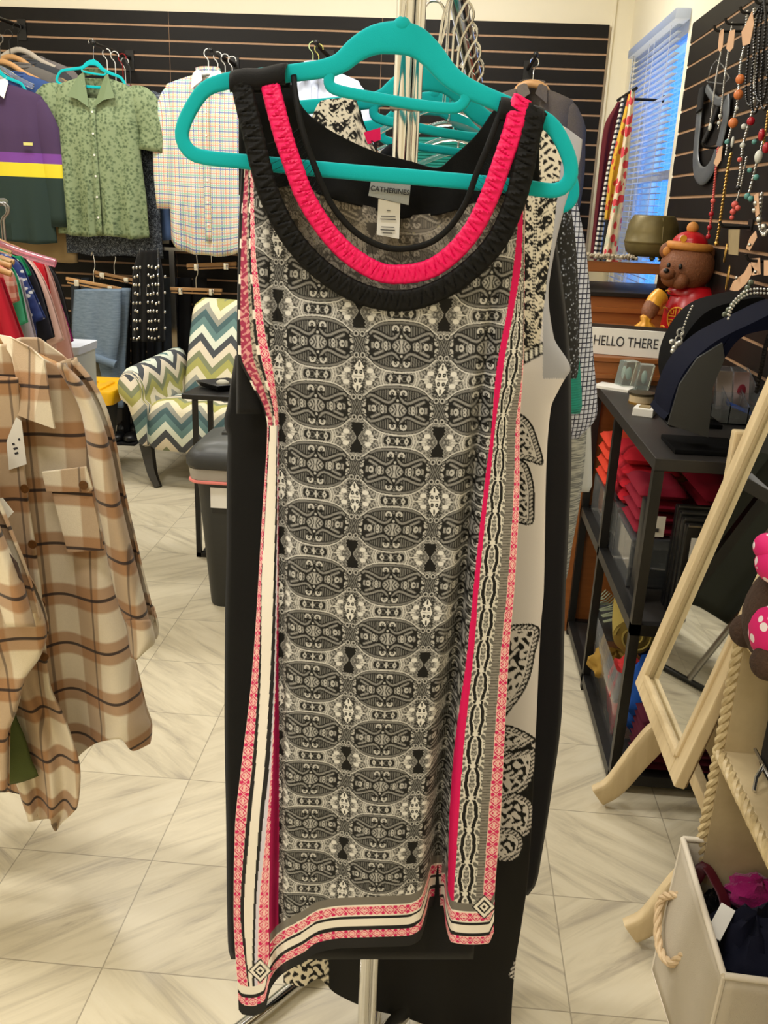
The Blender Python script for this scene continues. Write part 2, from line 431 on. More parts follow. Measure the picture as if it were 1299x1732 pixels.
def sleeve(m, side, w, ln, r0=.085, r1=.07, sl=.05, spread=.05, o=(0, 0, 0), n=14, bend=0.0, dep=.38):
    x0 = side*(w/2-.05)
    pts = smooth_path([(x0, 0, -sl-.012), (side*(w/2-.02+spread*.5), 0, -sl-.3*ln*.62), (side*(w/2+spread), bend*.3, -sl-ln*.62), (side*(w/2+spread*.9), bend, -sl-ln)], 12)
    r = np.linspace(r0*.8, r1, 12); r[0] = r0*.38; r[1] = r0*.55; r[2] = r0*.70; r[3] = r0*.8
    k = len(m.v)
    m.tube(pts+np.array(o), r, n, cap=False, sec=(1, dep), up=(1, 0, 0))
    P = m.v[k]-np.array(o); m.uv[k] = np.stack([P[:, 0]+P[:, 1], P[:, 2]], 1)
def hook(m, o, h=.075, r=.0022, side=1, R=.022, n=7):
    o = np.array(o); a = np.linspace(-PI*.15, PI*1.12, 14)
    c = np.array([0, 0, h])
    arc = [c+np.array([side*(-R*math.sin(t)*0+R*math.cos(PI/2+t)*-1), 0, R*math.sin(PI/2+t)*1]) for t in np.linspace(-PI*.5, PI*.85, 14)]
    pts = [(0, 0, 0), (0, 0, h-R*1.6)]+[(side*R*math.cos(t), 0, h+R*math.sin(t)) for t in np.linspace(-PI*.38, PI*1.05, 14)]
    m.tube(np.array(pts)+o, r, n)
def shirt(name, label, cat, loc, w=.5, L=.8, dep=.045, mat=None, sleeves='short', collar=None, vcut=None, buttons=0, yaw=0.0, group=None,
          folds=5, amp=.010, ph=0.0, tail=0.0, neck=.075, flare=.02, sl=.05, lnn=None, nv=44, nu=56, spread=.05, trim=None, pocket=False):
    T = thing(name, label, cat, loc, group)
    m = MB(); hw, dp = shoulders_body(m, w, L, dep, nv, nu, neck, flare, folds, amp, ph, vcut, tail, sl, loc)
    m.build('body', mat, T, solid=.002)
    if sleeves:
        ln = lnn if lnn else (.24 if sleeves == 'short' else .58)
        for s in (-1, 1):
            q = MB(); sleeve(q, s, w, ln, .095, .085 if sleeves == 'short' else .055, sl, spread, loc); q.build('sleeve', mat, T, solid=.002)
    o = np.array(loc)
    cm = trim or mat
    if collar == 'camp':
        vc = vcut or .15
        for s in (-1, 1):
            p = [(s*.060, .012, .030), (s*.082, -.012, .006), (s*.128, -dep-.006, -.098), (s*.07, -dep-.014, -.112), (s*.012, -dep-.010, -vc)]
            q = MB(); q.prism([o+np.array(a) for a in p], (0, -.004, 0)); q.build('collar', cm, T, smooth=False)
        q = MB(); q.tube(smooth_path([(-.062, .0, .02), (-.04, .028, .032), (0, .034, .034), (.04, .028, .032), (.062, 0, .02)], 12)+o, .017, 6, sec=(1, .2), up=(0, 0, 1)); q.build('collar_band', cm, T)
    elif collar == 'point':
        for s in (-1, 1):
            p = [(s*.062, .01, .030), (s*.078, -.012, .004), (s*.075, -dep-.010, -.075), (s*.012, -dep-.012, -.030), (s*.03, -.02, .018)]
            q = MB(); q.prism([o+np.array(a) for a in p], (0, -.004, 0)); q.build('collar', cm, T, smooth=False)
        q = MB(); q.tube(smooth_path([(-.062, .0, .02), (-.04, .028, .03), (0, .034, .032), (.04, .028, .03), (.062, 0, .02)], 12)+o, .017, 6, sec=(1, .2), up=(0, 0, 1)); q.build('collar_band', cm, T)
    elif collar == 'crew':
        q = MB(); a = np.linspace(0, 2*PI, 24); q.tube(np.stack([neck*1.0*np.cos(a), .02*np.sin(a), -.012*np.sin(-a)-.004], 1)+o, .009, 6); q.build('neckband', cm, T)
    if buttons:
        vc = vcut or .05
        q = MB(); q.grid([[o+np.array((x, -dp(z)-.006, z)) for x in (-.016, 0, .016)] for z in np.linspace(-vc, -L+.01, 20)], [[(x, z) for x in (-.016, 0, .016)] for z in np.linspace(-vc, -L+.01, 20)]); q.build('placket', mat, T, solid=.003)
        for k in range(buttons):
            z = -vc-.02-(L-vc-.12)*k/(buttons-1)
            MB().lathe([(.001, 0), (.0055, 0), (.0055, .003), (.001, .003)], o+np.array((0, -dp(z)-.0115, z)), 10, 'y').build('button', PAPER, T)
    if pocket:
        q = MB(); q.box(o+np.array((.07, -dp(-.3)-.006, -.36)), o+np.array((.18, -dp(-.3)-.002, -.24))); q.build('pocket', mat, T, smooth=False)
    if yaw: T.rotation_euler = (0, 0, yaw)
    return T
def hanger_simple(name, label, loc, mat, w=.40, drop=.07, hmat=None, side=1, yaw=0.0, th=.012, bar=False, group=None, hh=.085):
    T = thing(name, label, 'hanger', loc, group); o = np.array(loc)
    q = MB(); q.tube(smooth_path([(-w/2, 0, -drop), (-w*.3, 0, -drop*.55), (-.06, 0, -.005), (0, 0, .012), (.06, 0, -.005), (w*.3, 0, -drop*.55), (w/2, 0, -drop)], 22)+o, th, 8, sec=(1, .6), up=(0, 0, 1))
    q.build('shoulder_bar', mat, T)
    if bar: MB().tube([o+np.array((-w/2+.02, 0, -drop)), o+np.array((w/2-.02, 0, -drop))], th*.5, 6).build('trouser_bar', mat, T)
    q = MB(); hook(q, o+np.array((0, 0, .01)), hh, .0026, side); q.build('hook', hmat or STEEL, T)
    if yaw: T.rotation_euler = (0, 0, yaw)
    return T

# pixel outline garments -------------------------------------------------
def edge_fun(pts):
    p = np.array(pts, float); return lambda y: pchip(y, p[:, 0], p[:, 1])
def hung_cloth(name, mat, parent, left, right, y0, y1, Y, dep=.02, folds=4, amp=.012, nu=40, nv=60, hem=None, colfun=None, top=None, keepfun=None, back=True, ph=0., twist=0.0, solid=.0015, fpow=.7):
    """cloth hanging at distance Y whose outline is given as (row, column) edges; front and back layer joined at the sides"""
    v = np.linspace(0, 1, nv)[:, None]; u = np.linspace(0, 1, nu)[None, :]
    le, re = edge_fun(left), edge_fun(right)
    yb = y1 if hem is None else pchip(u, np.array(hem)[:, 0], np.array(hem)[:, 1])
    yt = y0 if top is None else pchip(u, np.array(top)[:, 0], np.array(top)[:, 1])
    y = yt+v*(yb-yt)+0*u
    x = le(y)+(re(y)-le(y))*u
    fold = amp*(v**fpow)*np.sin(2*PI*folds*u+ph+1.3*v)
    bulge = dep*np.sqrt(np.clip(1-(2*u-1)**2, 0, 1))
    tw = twist*(u-.5)
    F = atv(x, y, Y+fold-bulge+tw)
    keep = None
    if keepfun is not None:
        keep = keepfun((x[:-1, :-1]+x[1:, 1:])/2, (y[:-1, :-1]+y[1:, 1:])/2)
    m = MB(); m.grid(F, np.stack([F[..., 0], F[..., 2]], -1), keep)
    col = None
    if colfun is not None: col = colfun(x, y, F)
    if back:
        B = F[:, ::2].copy(); B[..., 1] = (Y+fold+bulge*.8+tw)[:, ::2] if (fold+tw).shape == x.shape else B[..., 1]+2*dep
        B[..., 0] = F[:, ::2, 0]; B[..., 2] = F[:, ::2, 2]
        m.grid(B, np.stack([B[..., 0]+.3, B[..., 2]], -1), None if keep is None else None)
        if col is not None: col = np.concatenate([col.reshape(-1, 3), np.full((B.shape[0]*B.shape[1], 3), .02)])
    elif col is not None: col = col.reshape(-1, 3)
    return m.build(name, mat, parent, col=col, solid=solid, fix=False, autosharp=False)
# ================================================================== the chrome rack
PX0, PY0 = -.064, 1.135                                  # pole position
rk = thing('garment_rack', 'chrome four way garment rack with an upright post holding the dresses', 'clothes rack', (PX0, PY0, 0))
MB().tube([(PX0-.004, PY0, .05), (PX0-.004, PY0, 1.56)], .0108, 24).tube([(PX0+.0105, PY0-.001, .05), (PX0+.0105, PY0-.001, 1.56)], .0055, 18).build('lower_post', CHROME, rk)
MB().box((PX0-.0165, PY0-.0095, 1.555), (PX0-.0163, PY0-.0093, 1.556)).tube([(PX0-.0055, PY0, 1.555), (PX0-.0055, PY0, 1.86)], .0108, 24).tube([(PX0+.0112, PY0-.002, 1.555), (PX0+.0112, PY0-.002, 1.86)], .0062, 18).build('upper_post', CHROME, rk)
MB().box((PX0-.019, PY0-.015, 1.548), (PX0+.019, PY0+.015, 1.560), .002).build('collar', STEEL, rk)
MB().box((PX0-.03, PY0-.03, 1.86), (PX0+.03, PY0+.03, 1.90), .005).build('top_cap', CHROME, rk)
A0 = at(697, -120, PY0+.03); A1 = at(803, 138, 1.66)
A0 = np.array([PX0+.015, PY0+.012, 1.79])
dA = (A1-A0)/np.linalg.norm(A1-A0)
m = MB(); m.tube([A0, A1], .0135, 12); m.build('waterfall_arm', CHROME, rk)
nrm_side = np.cross(dA, [0, 0, 1]); nrm_side /= np.linalg.norm(nrm_side); upA = np.cross(nrm_side, dA)
for k in range(7):
    p = A0+dA*(np.linalg.norm(A1-A0)*(.16+.13*k))
    m = MB(); m.tube([p+upA*.008, p+upA*.032], .0035, 8); m.ball(p+upA*.036, .0065, 10, 6); m.build('stop_pin', CHROME, rk)
# front arm, out of the picture above: carries the first hanger
MB().tube([(PX0, PY0, 1.81), (PX0-.004, 1.00, 1.70)], .0125, 12).build('front_arm', CHROME, rk)
MB().tube(smooth_path([(PX0, PY0, .06), (PX0+.005, PY0+.16, .022), (-.10, 1.395, .018), tuple(atZ(520, 1652, .018)), tuple(atZ(446, 1709, .018)), tuple(atZ(395, 1748, .018))], 30), .013, 10).build('foot', CHROME, rk)
for dx, dy in ((.18, .30), (.02, -.30), (.24, -.06)):
    MB().tube([(PX0, PY0, .06), (PX0+dx*.5, PY0+dy*.5, .045), (PX0+dx, PY0+dy, .020)], [.016, .014, .014], 10).build('foot', CHROME, rk)
m = MB(); m.lathe([(.02, .03), (.03, .04), (.03, .075), (.02, .085)], (PX0, PY0, 0), 16); m.build('base_hub', CHROME, rk)

# ================================================================== turquoise velvet hangers
HY = 1.05
def hpt(px, py): return at(px, py, HY)
HN = np.array([0, 1, 0])
nub = hpt(680, 40)
h1 = thing('hanger', 'turquoise velvet hanger in front holding the sleeveless pink trimmed dress', 'hanger', nub, 'turquoise velvet hangers on the rack')
loop = [(600, 291.5), (540, 286), (490, 281.5), (420, 274), (345, 266), (320, 255), (308, 234), (311, 210), (327, 177), (349, 150), (385, 137), (430, 131), (499, 123), (543, 117), (575, 107), (604, 83), (633, 68), (660, 64), (682, 65), (705, 72), (730, 93), (757, 125), (783, 145), (814, 160), (850, 175), (890, 190), (928, 208), (950, 238), (965, 278), (962, 306), (940, 322), (892, 317.5), (840, 312), (760, 305), (680, 298), (600, 291.5)]
wid = [24, 24, 24, 23, 23, 23, 23, 23, 23, 24, 25, 25, 26, 27, 30, 36, 42, 46, 47, 44, 38, 33, 30, 28, 27, 26, 25, 24, 23, 23, 23, 23, 24, 24, 24, 24]
lp = smooth_path([hpt(*p) for p in loop], 150)
s0 = np.r_[0, np.cumsum(np.linalg.norm(np.diff([hpt(*p) for p in loop], axis=0), axis=1))]
PXM = .00069
wv = np.interp(np.linspace(0, s0[-1], 150), s0, np.array(wid)*PXM)
m = MB(); m.ribbon(lp, wv, .0075, HN, 3.0, 16)
m.build('frame', TURQ, h1)
m = MB(); m.ribbon(smooth_path([hpt(*p) for p in [(559, 122), (556, 136), (560, 147), (576, 154), (610, 161), (660, 170), (710, 178), (755, 183), (776, 181), (787, 169), (787, 156)]], 50), 17*PXM, .0065, HN, 3.0, 14)
m.build('notch_bar', TURQ, h1)
m = MB(); m.ball(nub+np.array((0, 0, -.001)), (.0095, .0045, .008), 12, 8); m.build('hook_socket', TURQ, h1)
m = MB()
hk = [nub+np.array((0, 0, -.004)), nub+np.array((.002, -.001, .03)), nub+np.array((.004, -.002, .055)), nub+np.array((.010, -.004, .078)), nub+np.array((.012, -.004, .098)), nub+np.array((.004, -.004, .116)), nub+np.array((-.012, -.003, .118)), nub+np.array((-.022, -.002, .104)), nub+np.array((-.020, -.002, .092))]
m.tube(smooth_path(hk, 40), .0019, 8); m.build('hook', CHROME, h1)
g2 = at(738, 112, 1.25)
h2 = dup(h1, g2, (0, math.radians(1.5), 0), 1.0, 'turquoise velvet hanger behind the front one, holding the white leaf print dress')
h3 = dup(h1, at(735, 158, 1.39), (0, math.radians(-1), math.radians(4)), .97, 'turquoise velvet hanger third from the front, seen low through the front dress neckline')

# ================================================================== front dress
dr = thing('dress', 'front sleeveless dress in black and white paisley with pink borders and pink neck band', 'dress', at(640, 130, 1.05))
W_ = lin((232, 226, 216)); BK = np.array([.010, .010, .011]); PK = lin((208, 8, 88)); WINE = lin((150, 4, 70)); GY = lin((112, 108, 102)); LIL = lin((206, 202, 218))

# ---- the repeating paisley tile, drawn once as a small raster
def seg_dist(x, y, pts):
    d = np.full(x.shape, 1e9)
    for (ax, ay), (bx, by) in zip(pts[:-1], pts[1:]):
        vx, vy = bx-ax, by-ay; t = np.clip(((x-ax)*vx+(y-ay)*vy)/(vx*vx+vy*vy+1e-9), 0, 1)
        d = np.minimum(d, np.hypot(x-ax-t*vx, y-ay-t*vy))
    return d
def blobs(x, y, s, k=0.0):
    x = x*s; y = y*s
    wx = x+1.5*np.sin(.53*y+k)+.9*np.sin(.31*x-.83*y+2*k); wy = y+1.4*np.sin(.47*x+1.3*k)+.9*np.sin(.71*x+.37*y+.7*k)
    return np.sin(wx)+np.sin(wy*1.1)+.7*np.sin((wx*.8+wy*1.3)+k)
def tile(star):
    R = 4; a, b = np.meshgrid((np.arange(72*R)+.5)/R, (np.arange(50*R)+.5)/R)
    c = np.full(a.shape, .022)
    bl = np.interp(a, [0, 22, 34, 46, 56, 63, 72], [9.5, 11, 13.5, 19, 28, 32, 30])
    d = b-bl
    # ground outside the oval: fine striped bands
    st = .10+.10*np.sin(d*1.9)
    c = np.where((d > 0) & (d < 11), st, c)
    c = np.where((d >= 9), np.where(blobs(a, b, .55, 1) > .6, .20, .035), c)
    # inside
    ins = d < 0
    fine = np.where(blobs(a, b, .9, 2) > .1, .36, .10)
    c = np.where(ins, fine, c)
    q = np.maximum(a/25, 0)**4+(b/8.0)**4
    c = np.where(q < 1.35, .40, c); c = np.where(q < 1, .015, c)
    c = np.where((q < .8) & (np.abs(np.hypot(a-9, b*1.1)-5) < .8), .16, c)
    c = np.where(np.abs(a-16)+.0*b+np.abs(b)*.6 < 4.4, .52, c); c = np.where(np.hypot(a-16, b) < 1.5, .05, c)
    c = np.where((np.abs(a) < 1.7) & (b < 6) | (np.abs(b) < 1.6) & (a < 4), .52, c)
    for r0, val in ((29, .62), (33.5, .5)): c = np.where(ins & (np.abs(np.hypot(a-14, b*.9)-(r0-14)) < 1.1) & (a > 24), val, c)
    c = np.where(ins & (a > 34) & (a < 50) & (b < 1.3), .65, c)
    c = np.where(ins & (a > 36) & (a < 54) & (np.abs(np.hypot(a-36, (b-9)*1.2)-9) < 1.0), .03, c)
    c = np.where(ins & (np.hypot((a-46), (b-4.5)*1.3) < 3.2), .6, c)
    c = np.where((np.hypot((a-52)*.9, (b-9.5)*1.3) < 5.2) & ins, .72, c)
    if star:
        e = 72-a
        c = np.where(ins & (a > 58), np.where(blobs(a, b, 1.3, 3) > .2, .25, .02), c)
        s = np.abs(e)/11.5*(.6+.4*(b < 14))+b/27.0
        c = np.where(s < 1.12, .02, c); c = np.where(s < 1, .74, c)
        c = np.where(np.hypot((e-4.2)*1.0, (b-7)*.8) < 2.9, .01, c); c = np.where(np.hypot(e-4.2, b-7) < 1.0, .4, c)
        c = np.where((np.abs(e) < 1.4) & (b > 15) & (b < 23), .03, c); c = np.where((b < .8) & (e < 8), .25, c)
        c = np.where((np.hypot(e-10, b-20) < 2.6), .02, c)
    else:
        e = 72-a; hg = 2.0+.75*np.clip(b-2, 0, 12)+1.2*np.sin(b*1.1)*(b > 10)
        out = (e < hg+5) & (b < 27)
        c = np.where(out & (a > 54), np.where(np.sin(e*1.5+b*1.9) > 0, .24, .06), c)
        c = np.where((e < hg+1.0) & (b < 26), .4, c); c = np.where((e < hg) & (b < 25.3), .003, c)
    # outside the line: teeth, then the scrolls
    h = np.hypot(a-9.5, (b-24)*1.0)
    sw = [(4, 25), (5.5, 31), (10, 36.5), (16, 39), (23, 37.5), (33, 33), (42, 29.6), (49, 28.5), (53, 32)]
    ds = seg_dist(a, b, sw); ysw = np.interp(a, [4, 10, 16, 23, 33, 42, 50], [25, 36.5, 39, 37.5, 33, 29.6, 28.5])
    tt = (d > 5) & (b < ysw-2) & (a > 12) & (a < 50)
    c = np.where(tt, np.where(np.sin(a*1.5) > -.1, .16, .010), c)
    low = (b > ysw) & (d > 3); c = np.where(low, .008, c)
    # middle row: fan, capsules, buds
    ang = np.arctan2(a, np.abs(56-b)); fr = np.hypot(a, 56-b)
    c = np.where((fr < 15.5) & (a < 15), np.where(np.sin(ang*15) > .1, .42, .05), c)
    c = np.where((np.abs(fr-16.2) < .9) & (a < 16), .26, c)
    dc = seg_dist(a, b, [(32, 42), (46, 36)]); c = np.where(dc < 4.6, .008, c); c = np.where(dc < 2.4, .15, c); c = np.where(dc < .8, .34, c)
    lf = (b > 43) & (a > 19) & (a < 52); c = np.where(lf, np.where(blobs(a, b, .62, 5) > .1, .30, .02), c)
    for x0, y0, r in ((42, 50, 4.6), (27, 47, 3.4), (60, 43, 4.2), (68, 47, 3.0), (58, 36.5, 2.4)):
        hh = np.hypot((a-x0), (b-y0)*.8); c = np.where(hh < r+1.5, .010, c); c = np.where(hh < r, .48, c); c = np.where(np.hypot(a-x0-r*.2, b-y0) < r*.42, .06, c)
    c = np.where((a > 62) & (b > 36), np.where(np.sin((72-a)*1.6+b*.7) > .2, .20, .03), c)
    # light outline of the oval band, curling inwards
    c = np.where((d > 1.2) & (d < 7) & (b < 36), np.where(np.abs(d-3.6) < 1.3, .20, .10), c); c = np.where(np.abs(d-7.2) < .7, .012, c)
    c = np.where((np.abs(d) < 2.6) & (d > 0), .03, c); c = np.where(np.abs(d) < 1.1, .62, c)
    k_ = np.hypot(a-66.5, b-33.5); c = np.where(k_ < 5.6, .012, c); c = np.where(np.abs(k_-3.6) < 1.1, .44, c)
    # scrolls and swoosh
    c = np.where(ds < 4.2, .005, c); c = np.where(ds < 2.2, .17, c); c = np.where(ds < .7, .30, c)
    c = np.where(h < 7.4, .005, c); c = np.where((np.abs(h-4.6) < 1.7) & (b < 26.5), .56, c); c = np.where(h < 1.3, .3, c)
    c = np.where(np.hypot(a, b-35) < 2.2, .50, c); c = np.where(np.hypot(a, b-18) < 1.4, .34, c)
    # soften one raster step
    k = c.copy(); k[1:-1, 1:-1] = (c[1:-1, 1:-1]*2+c[:-2, 1:-1]+c[2:, 1:-1]+c[1:-1, :-2]+c[1:-1, 2:])/6
    return k
TS, TH = tile(True), tile(False)
def paisley(X, Z):
    """print on the cloth at cloth position (X, Z) in metres"""
    s = (X-PAI['x0'])/PAI['cx']*144.0; t = (PAI['z0']-Z)/PAI['rz']*100.0
    s = s+1.5*np.sin(t*.05)
    row = np.floor((t+50)/100).astype(int); b = np.abs((t+50) % 100-50)
    a = 72-np.abs((s % 144)-72); a = 72-a             # s=0 is the star column
    a = np.clip(a, 0, 71.9)
    i = np.clip(b*4, 0, 199).astype(int); j = np.clip(a*4, 0, 287).astype(int)
    v = np.where(row % 2 == 0, TS[i, j], TH[i, j])
    return v[..., None]*np.array([.90, .885, .855])
PAI = {'x0': at(607, 634, 1.03)[0]-.0, 'z0': at(607, 634, 1.03)[2], 'cx': at(748, 640, 1.03)[0]-at(608, 640, 1.03)[0], 'rz': at(607, 634, 1.03)[2]-at(607, 738, 1.03)[2]}
def pinkprint(p, w):
    """p along the strip in px, w 0..1 across"""
    x = (w-.5)*2; t = (p % 21.0)/21.0*2-1
    dia = np.abs(np.abs(x)*.9+np.abs(t)*1.1-.62)
    c = np.where((dia < .13) | ((np.abs(x) < .22) & (np.abs(t) < .3)) | (np.abs(np.abs(x)+.0-(1-np.abs(t))*1.25) < .10) | (np.abs(x) > .90) | (np.hypot(np.abs(x)-.8, np.abs(t)-.55) < .2), 1.0, 0.0)
    return np.where(c[..., None] > .5, lin((238, 196, 190)), lin((208, 34, 98)))
def medallion(p, w):
    """white strip with two mirrored wavy black lines"""
    x = np.abs((w-.5)*2); t = (p % 54.0)/54.0*2-1
    wav = .52-.28*np.cos(PI*t)*-1*1.0
    wav = .20+.36*(1-np.abs(t)**2.0)+.03*np.sin(t*9)
    c = np.full(x.shape, .62)
    c = np.where(blobs(x*9, t*14, 1.0, 4) > .3, .12, c)
    c = np.where(np.abs(x-wav) < .29, .68, c)
    c = np.where((np.abs(x-wav) < .17) & (np.abs(t) < .88), .006, c)
    c = np.where((np.abs(t) > .9) & (x < .5) & (x > .25), .01, c)
    c = np.where((x < wav-.25) & (np.hypot(x*1.4, t*.55) < .30), np.where(blobs(x*20, t*20, 1.3, 5) > 0, .42, .12), c)
    return c[..., None]*np.array([1., .97, .89])
E_ = lambda pts: edge_fun(pts)
Lb = [E_(q) for q in [
    [(285, 413), (400, 406), (500, 403), (560, 402), (600, 403), (650, 425), (690, 445), (720, 452), (860, 444), (982, 437), (1105, 429), (1200, 420), (1280, 410), (1410, 397), (1541, 395), (1690, 403), (1720, 404)],
    [(720, 455), (860, 449), (982, 442), (1105, 439), (1280, 428), (1410, 415), (1541, 407), (1690, 420), (1720, 420)],
    [(720, 457), (860, 450), (982, 443), (1105, 442), (1280, 434), (1410, 422), (1541, 413), (1700, 425)],
    [(720, 468), (860, 466), (982, 463), (1105, 459), (1280, 449), (1410, 437), (1541, 429), (1620, 427)],
    [(720, 469), (860, 469), (982, 467), (1105, 465), (1280, 457), (1410, 443), (1541, 433), (1620, 431)],
    [(720, 470), (982, 469), (1105, 467), (1280, 460), (1410, 450), (1541, 438), (1620, 436)],
    [(720, 471), (982, 470), (1105, 468), (1280, 462), (1410, 457), (1541, 455), (1575, 455)],
    [(285, 428), (420, 432), (500, 440), (560, 448), (640, 464), (720, 471), (1105, 471), (1280, 472), (1410, 472), (1575, 471)]]]
Rb = [E_(q) for q in [
    [(285, 896), (340, 881), (439, 870), (519, 859), (598, 844), (640, 838), (728, 831), (800, 822), (860, 815), (982, 802), (1105, 790), (1280, 767), (1384, 760), (1510, 757)],
    [(285, 902), (340, 886), (439, 882), (519, 870), (598, 855), (640, 849), (728, 837), (800, 830), (860, 823), (982, 811), (1105, 801), (1280, 783), (1384, 776), (1510, 768)],
    [(285, 903), (340, 887), (439, 884), (519, 884), (598, 882), (640, 876), (728, 858), (800, 856), (982, 845), (1105, 833), (1280, 819), (1384, 813), (1510, 805)],
    [(285, 904), (340, 888), (598, 885), (640, 882), (728, 872), (800, 870), (982, 859), (1105, 847), (1280, 834), (1384, 826), (1510, 817)],
    [(285, 905), (340, 889), (598, 886), (640, 884), (728, 879), (800, 879), (982, 871), (1105, 861), (1280, 852), (1384, 847), (1510, 837), (1580, 835)]]]
HEM = [(403, 1708), (410, 1716), (425, 1718), (446, 1711), (459, 1672), (477, 1650), (517, 1627), (543, 1611), (582, 1604), (640, 1602), (690, 1600), (712, 1590), (722, 1560), (728, 1534), (750, 1532), (756, 1570), (765, 1594), (800, 1598), (826, 1596), (835, 1578)]
PTRIM = [(452, 128), (456, 140), (466, 180), (480, 232), (496, 280), (516, 332), (548, 384), (588, 428), (636, 458), (676, 464), (724, 456), (764, 430), (800, 388), (828, 332), (850, 272), (866, 224), (877, 182), (884, 166)]
BTRIM = [(408, 128), (411, 152), (424, 208), (438, 268), (456, 330), (488, 394), (532, 446), (588, 486), (644, 506), (700, 506), (756, 484), (804, 448), (842, 404), (868, 348), (884, 292), (894, 240), (904, 196), (910, 184)]
CORD = [(497, 128), (500, 160), (512, 220), (532, 280), (560, 344), (596, 388), (636, 413), (676, 421), (724, 412), (760, 385), (788, 342), (808, 288), (828, 240), (846, 190), (850, 172)]
NU, NV = 440, 1180
u = np.linspace(0, 1, NU)[None, :]; v = np.linspace(0, 1, NV)[:, None]
xb = 403+(835-403)*u
yh = pchip(xb, np.array(HEM)[:, 0], np.array(HEM)[:, 1])
yy = 285+v*(yh-285)
xx = Lb[0](yy)+(Rb[4](yy)-Lb[0](yy))*u
s = np.clip((yy-420)/1150, 0, 1)
valR = np.interp(yy, [500, 640, 800, 1000, 1200, 1400, 1560], [835, 818, 800, 781, 757, 742, 738])
valL = np.interp(yy, [500, 700, 1000, 1300, 1560], [462, 478, 478, 474, 470])
depth = 1.022+.030*np.abs(2*u-1)**3
depth = depth-.010*s*np.sin(PI*np.clip(u*1.15, 0, 1))
depth = depth+(.004+.062*s)*np.exp(-((xx-valR)/(8+9*s))**2)
depth = depth+(.006+.012*s)*np.exp(-((xx-valL)/9)**2)
depth = depth+.0050*s*np.sin(2*PI*(u*3.1+.15*np.sin(v*3)))*(u < .78)
depth = depth+.0016*np.sin(xx*.045+yy*.008)*(1-s)+.0013*np.sin(yy*.02+xx*.02)
FP = atv(xx, yy, depth)
# colours
dcol = paisley(FP[..., 0], FP[..., 2])
db = yh-yy                                              # distance above the hem, px
def put(mask, c): dcol[mask] = (c[mask] if getattr(c, 'shape', ()) == dcol.shape else c)
inR = xx > Rb[0](yy)
put(inR, PK+0*dcol)
m1 = xx > Rb[1](yy); w1 = (xx-Rb[1](yy))/np.maximum(Rb[2](yy)-Rb[1](yy), 1); put(m1, medallion(yy, np.clip(w1*1.0, 0, 1) if True else w1))
m2 = xx > Rb[2](yy); put(m2, np.where((np.sin(yy*1.3) > .3)[..., None], lin((92, 89, 84)), lin((134, 130, 124)))+0*dcol)
m3 = xx > Rb[3](yy); w3 = (xx-Rb[3](yy))/np.maximum(Rb[4](yy)-Rb[3](yy), 1); put(m3, pinkprint(yy, w3))
low = yy >= 720
seq = [(0, None), (1, BK), (2, W_), (3, BK), (4, LIL), (5, None), (6, WINE)]
inL = xx < Lb[7](yy)
for k, c in seq:
    lo, hi = Lb[k](yy), Lb[k+1](yy)
    mk = low & (xx >= lo-.3) & (xx < hi)
    put(mk, (c+0*dcol) if c is not None else pinkprint(yy, (xx-lo)/np.maximum(hi-lo, 1)))
up = (~low) & inL
wl = (xx-Lb[0](yy))/np.maximum(Lb[7](yy)-Lb[0](yy), 1)
rose = np.where((blobs(xx, yy, .5, 2) > .4)[..., None], lin((214, 150, 150)), lin((160, 52, 84)))+0*dcol
beige = np.where((blobs(xx, yy, .6, 5) > .5)[..., None], lin((84, 78, 72)), lin((176, 166, 152)))+0*dcol
dash = np.where((((yy*1.0) % 60) < 44)[..., None], BK, W_)+0*dcol
put(up, dash); put(up & (wl > .10), rose); put(up & (wl > .46), beige); put(up & (wl > .60), dash); put(up & (wl > .70), pinkprint(yy, (wl-.7)/.3))
# hem bands
body = (xx > Lb[7](yy)-14)
edge = ~body
rt = xb > 745
sh = np.where(rt, 16, 0)*1.0
dd = db+sh
bands = [(0, 17, BK), (17, 30, None), (30, 36, BK), (36, 49, W_), (49, 53, BK), (53, 55, W_), (55, 70, None), (70, 72, W_), (72, 86, GY)]
for lo, hi, c in bands:
    mk = (dd >= lo) & (dd < hi) & (body | (hi < 50)) & (body | (yy > 1600))
    put(mk, (c+0*dcol) if c is not None else pinkprint(xx*1.0+3, (dd-lo)/(hi-lo)))
pg = np.abs(xx-432)*.9+np.abs(yy-1640)*.8
for (cx, cy) in ((440, 1642), (819, 1534)):
    g = np.abs(xx-cx)+np.abs(yy-cy)*1.0
    put(g < 21, BK+0*dcol); put(g < 18, W_+0*dcol); put((g < 12) & (g > 8), BK+0*dcol); put(g < 3.5, BK+0*dcol)
cxm = (xx[:-1, :-1]+xx[1:, 1:])/2; cym = (yy[:-1, :-1]+yy[1:, 1:])/2
def inside(poly, X, Y):
    r = np.zeros(X.shape, bool); P = np.array(poly, float); n = len(P)
    for i in range(n):
        x0, y0 = P[i]; x1, y1 = P[(i+1) % n]
        if y0 == y1: continue
        c = ((Y < y0) != (Y < y1)) & (X < (x1-x0)*(Y-y0)/(y1-y0)+x0); r ^= c
    return r
npoly = smooth_path([(a, b, 0) for a, b in BTRIM], 80)[:, :2].tolist()
keep = ~inside([(409, 0)]+npoly+[(930, 0)], cxm, cym) & ~((cym < 330) & (cxm > 880))
m = MB(); m.grid(FP, np.stack([FP[..., 0], FP[..., 2]], -1), keep)
m.build('front_panel', PRINT, dr, col=dcol.astype(np.float32), fix=False, autosharp=False)

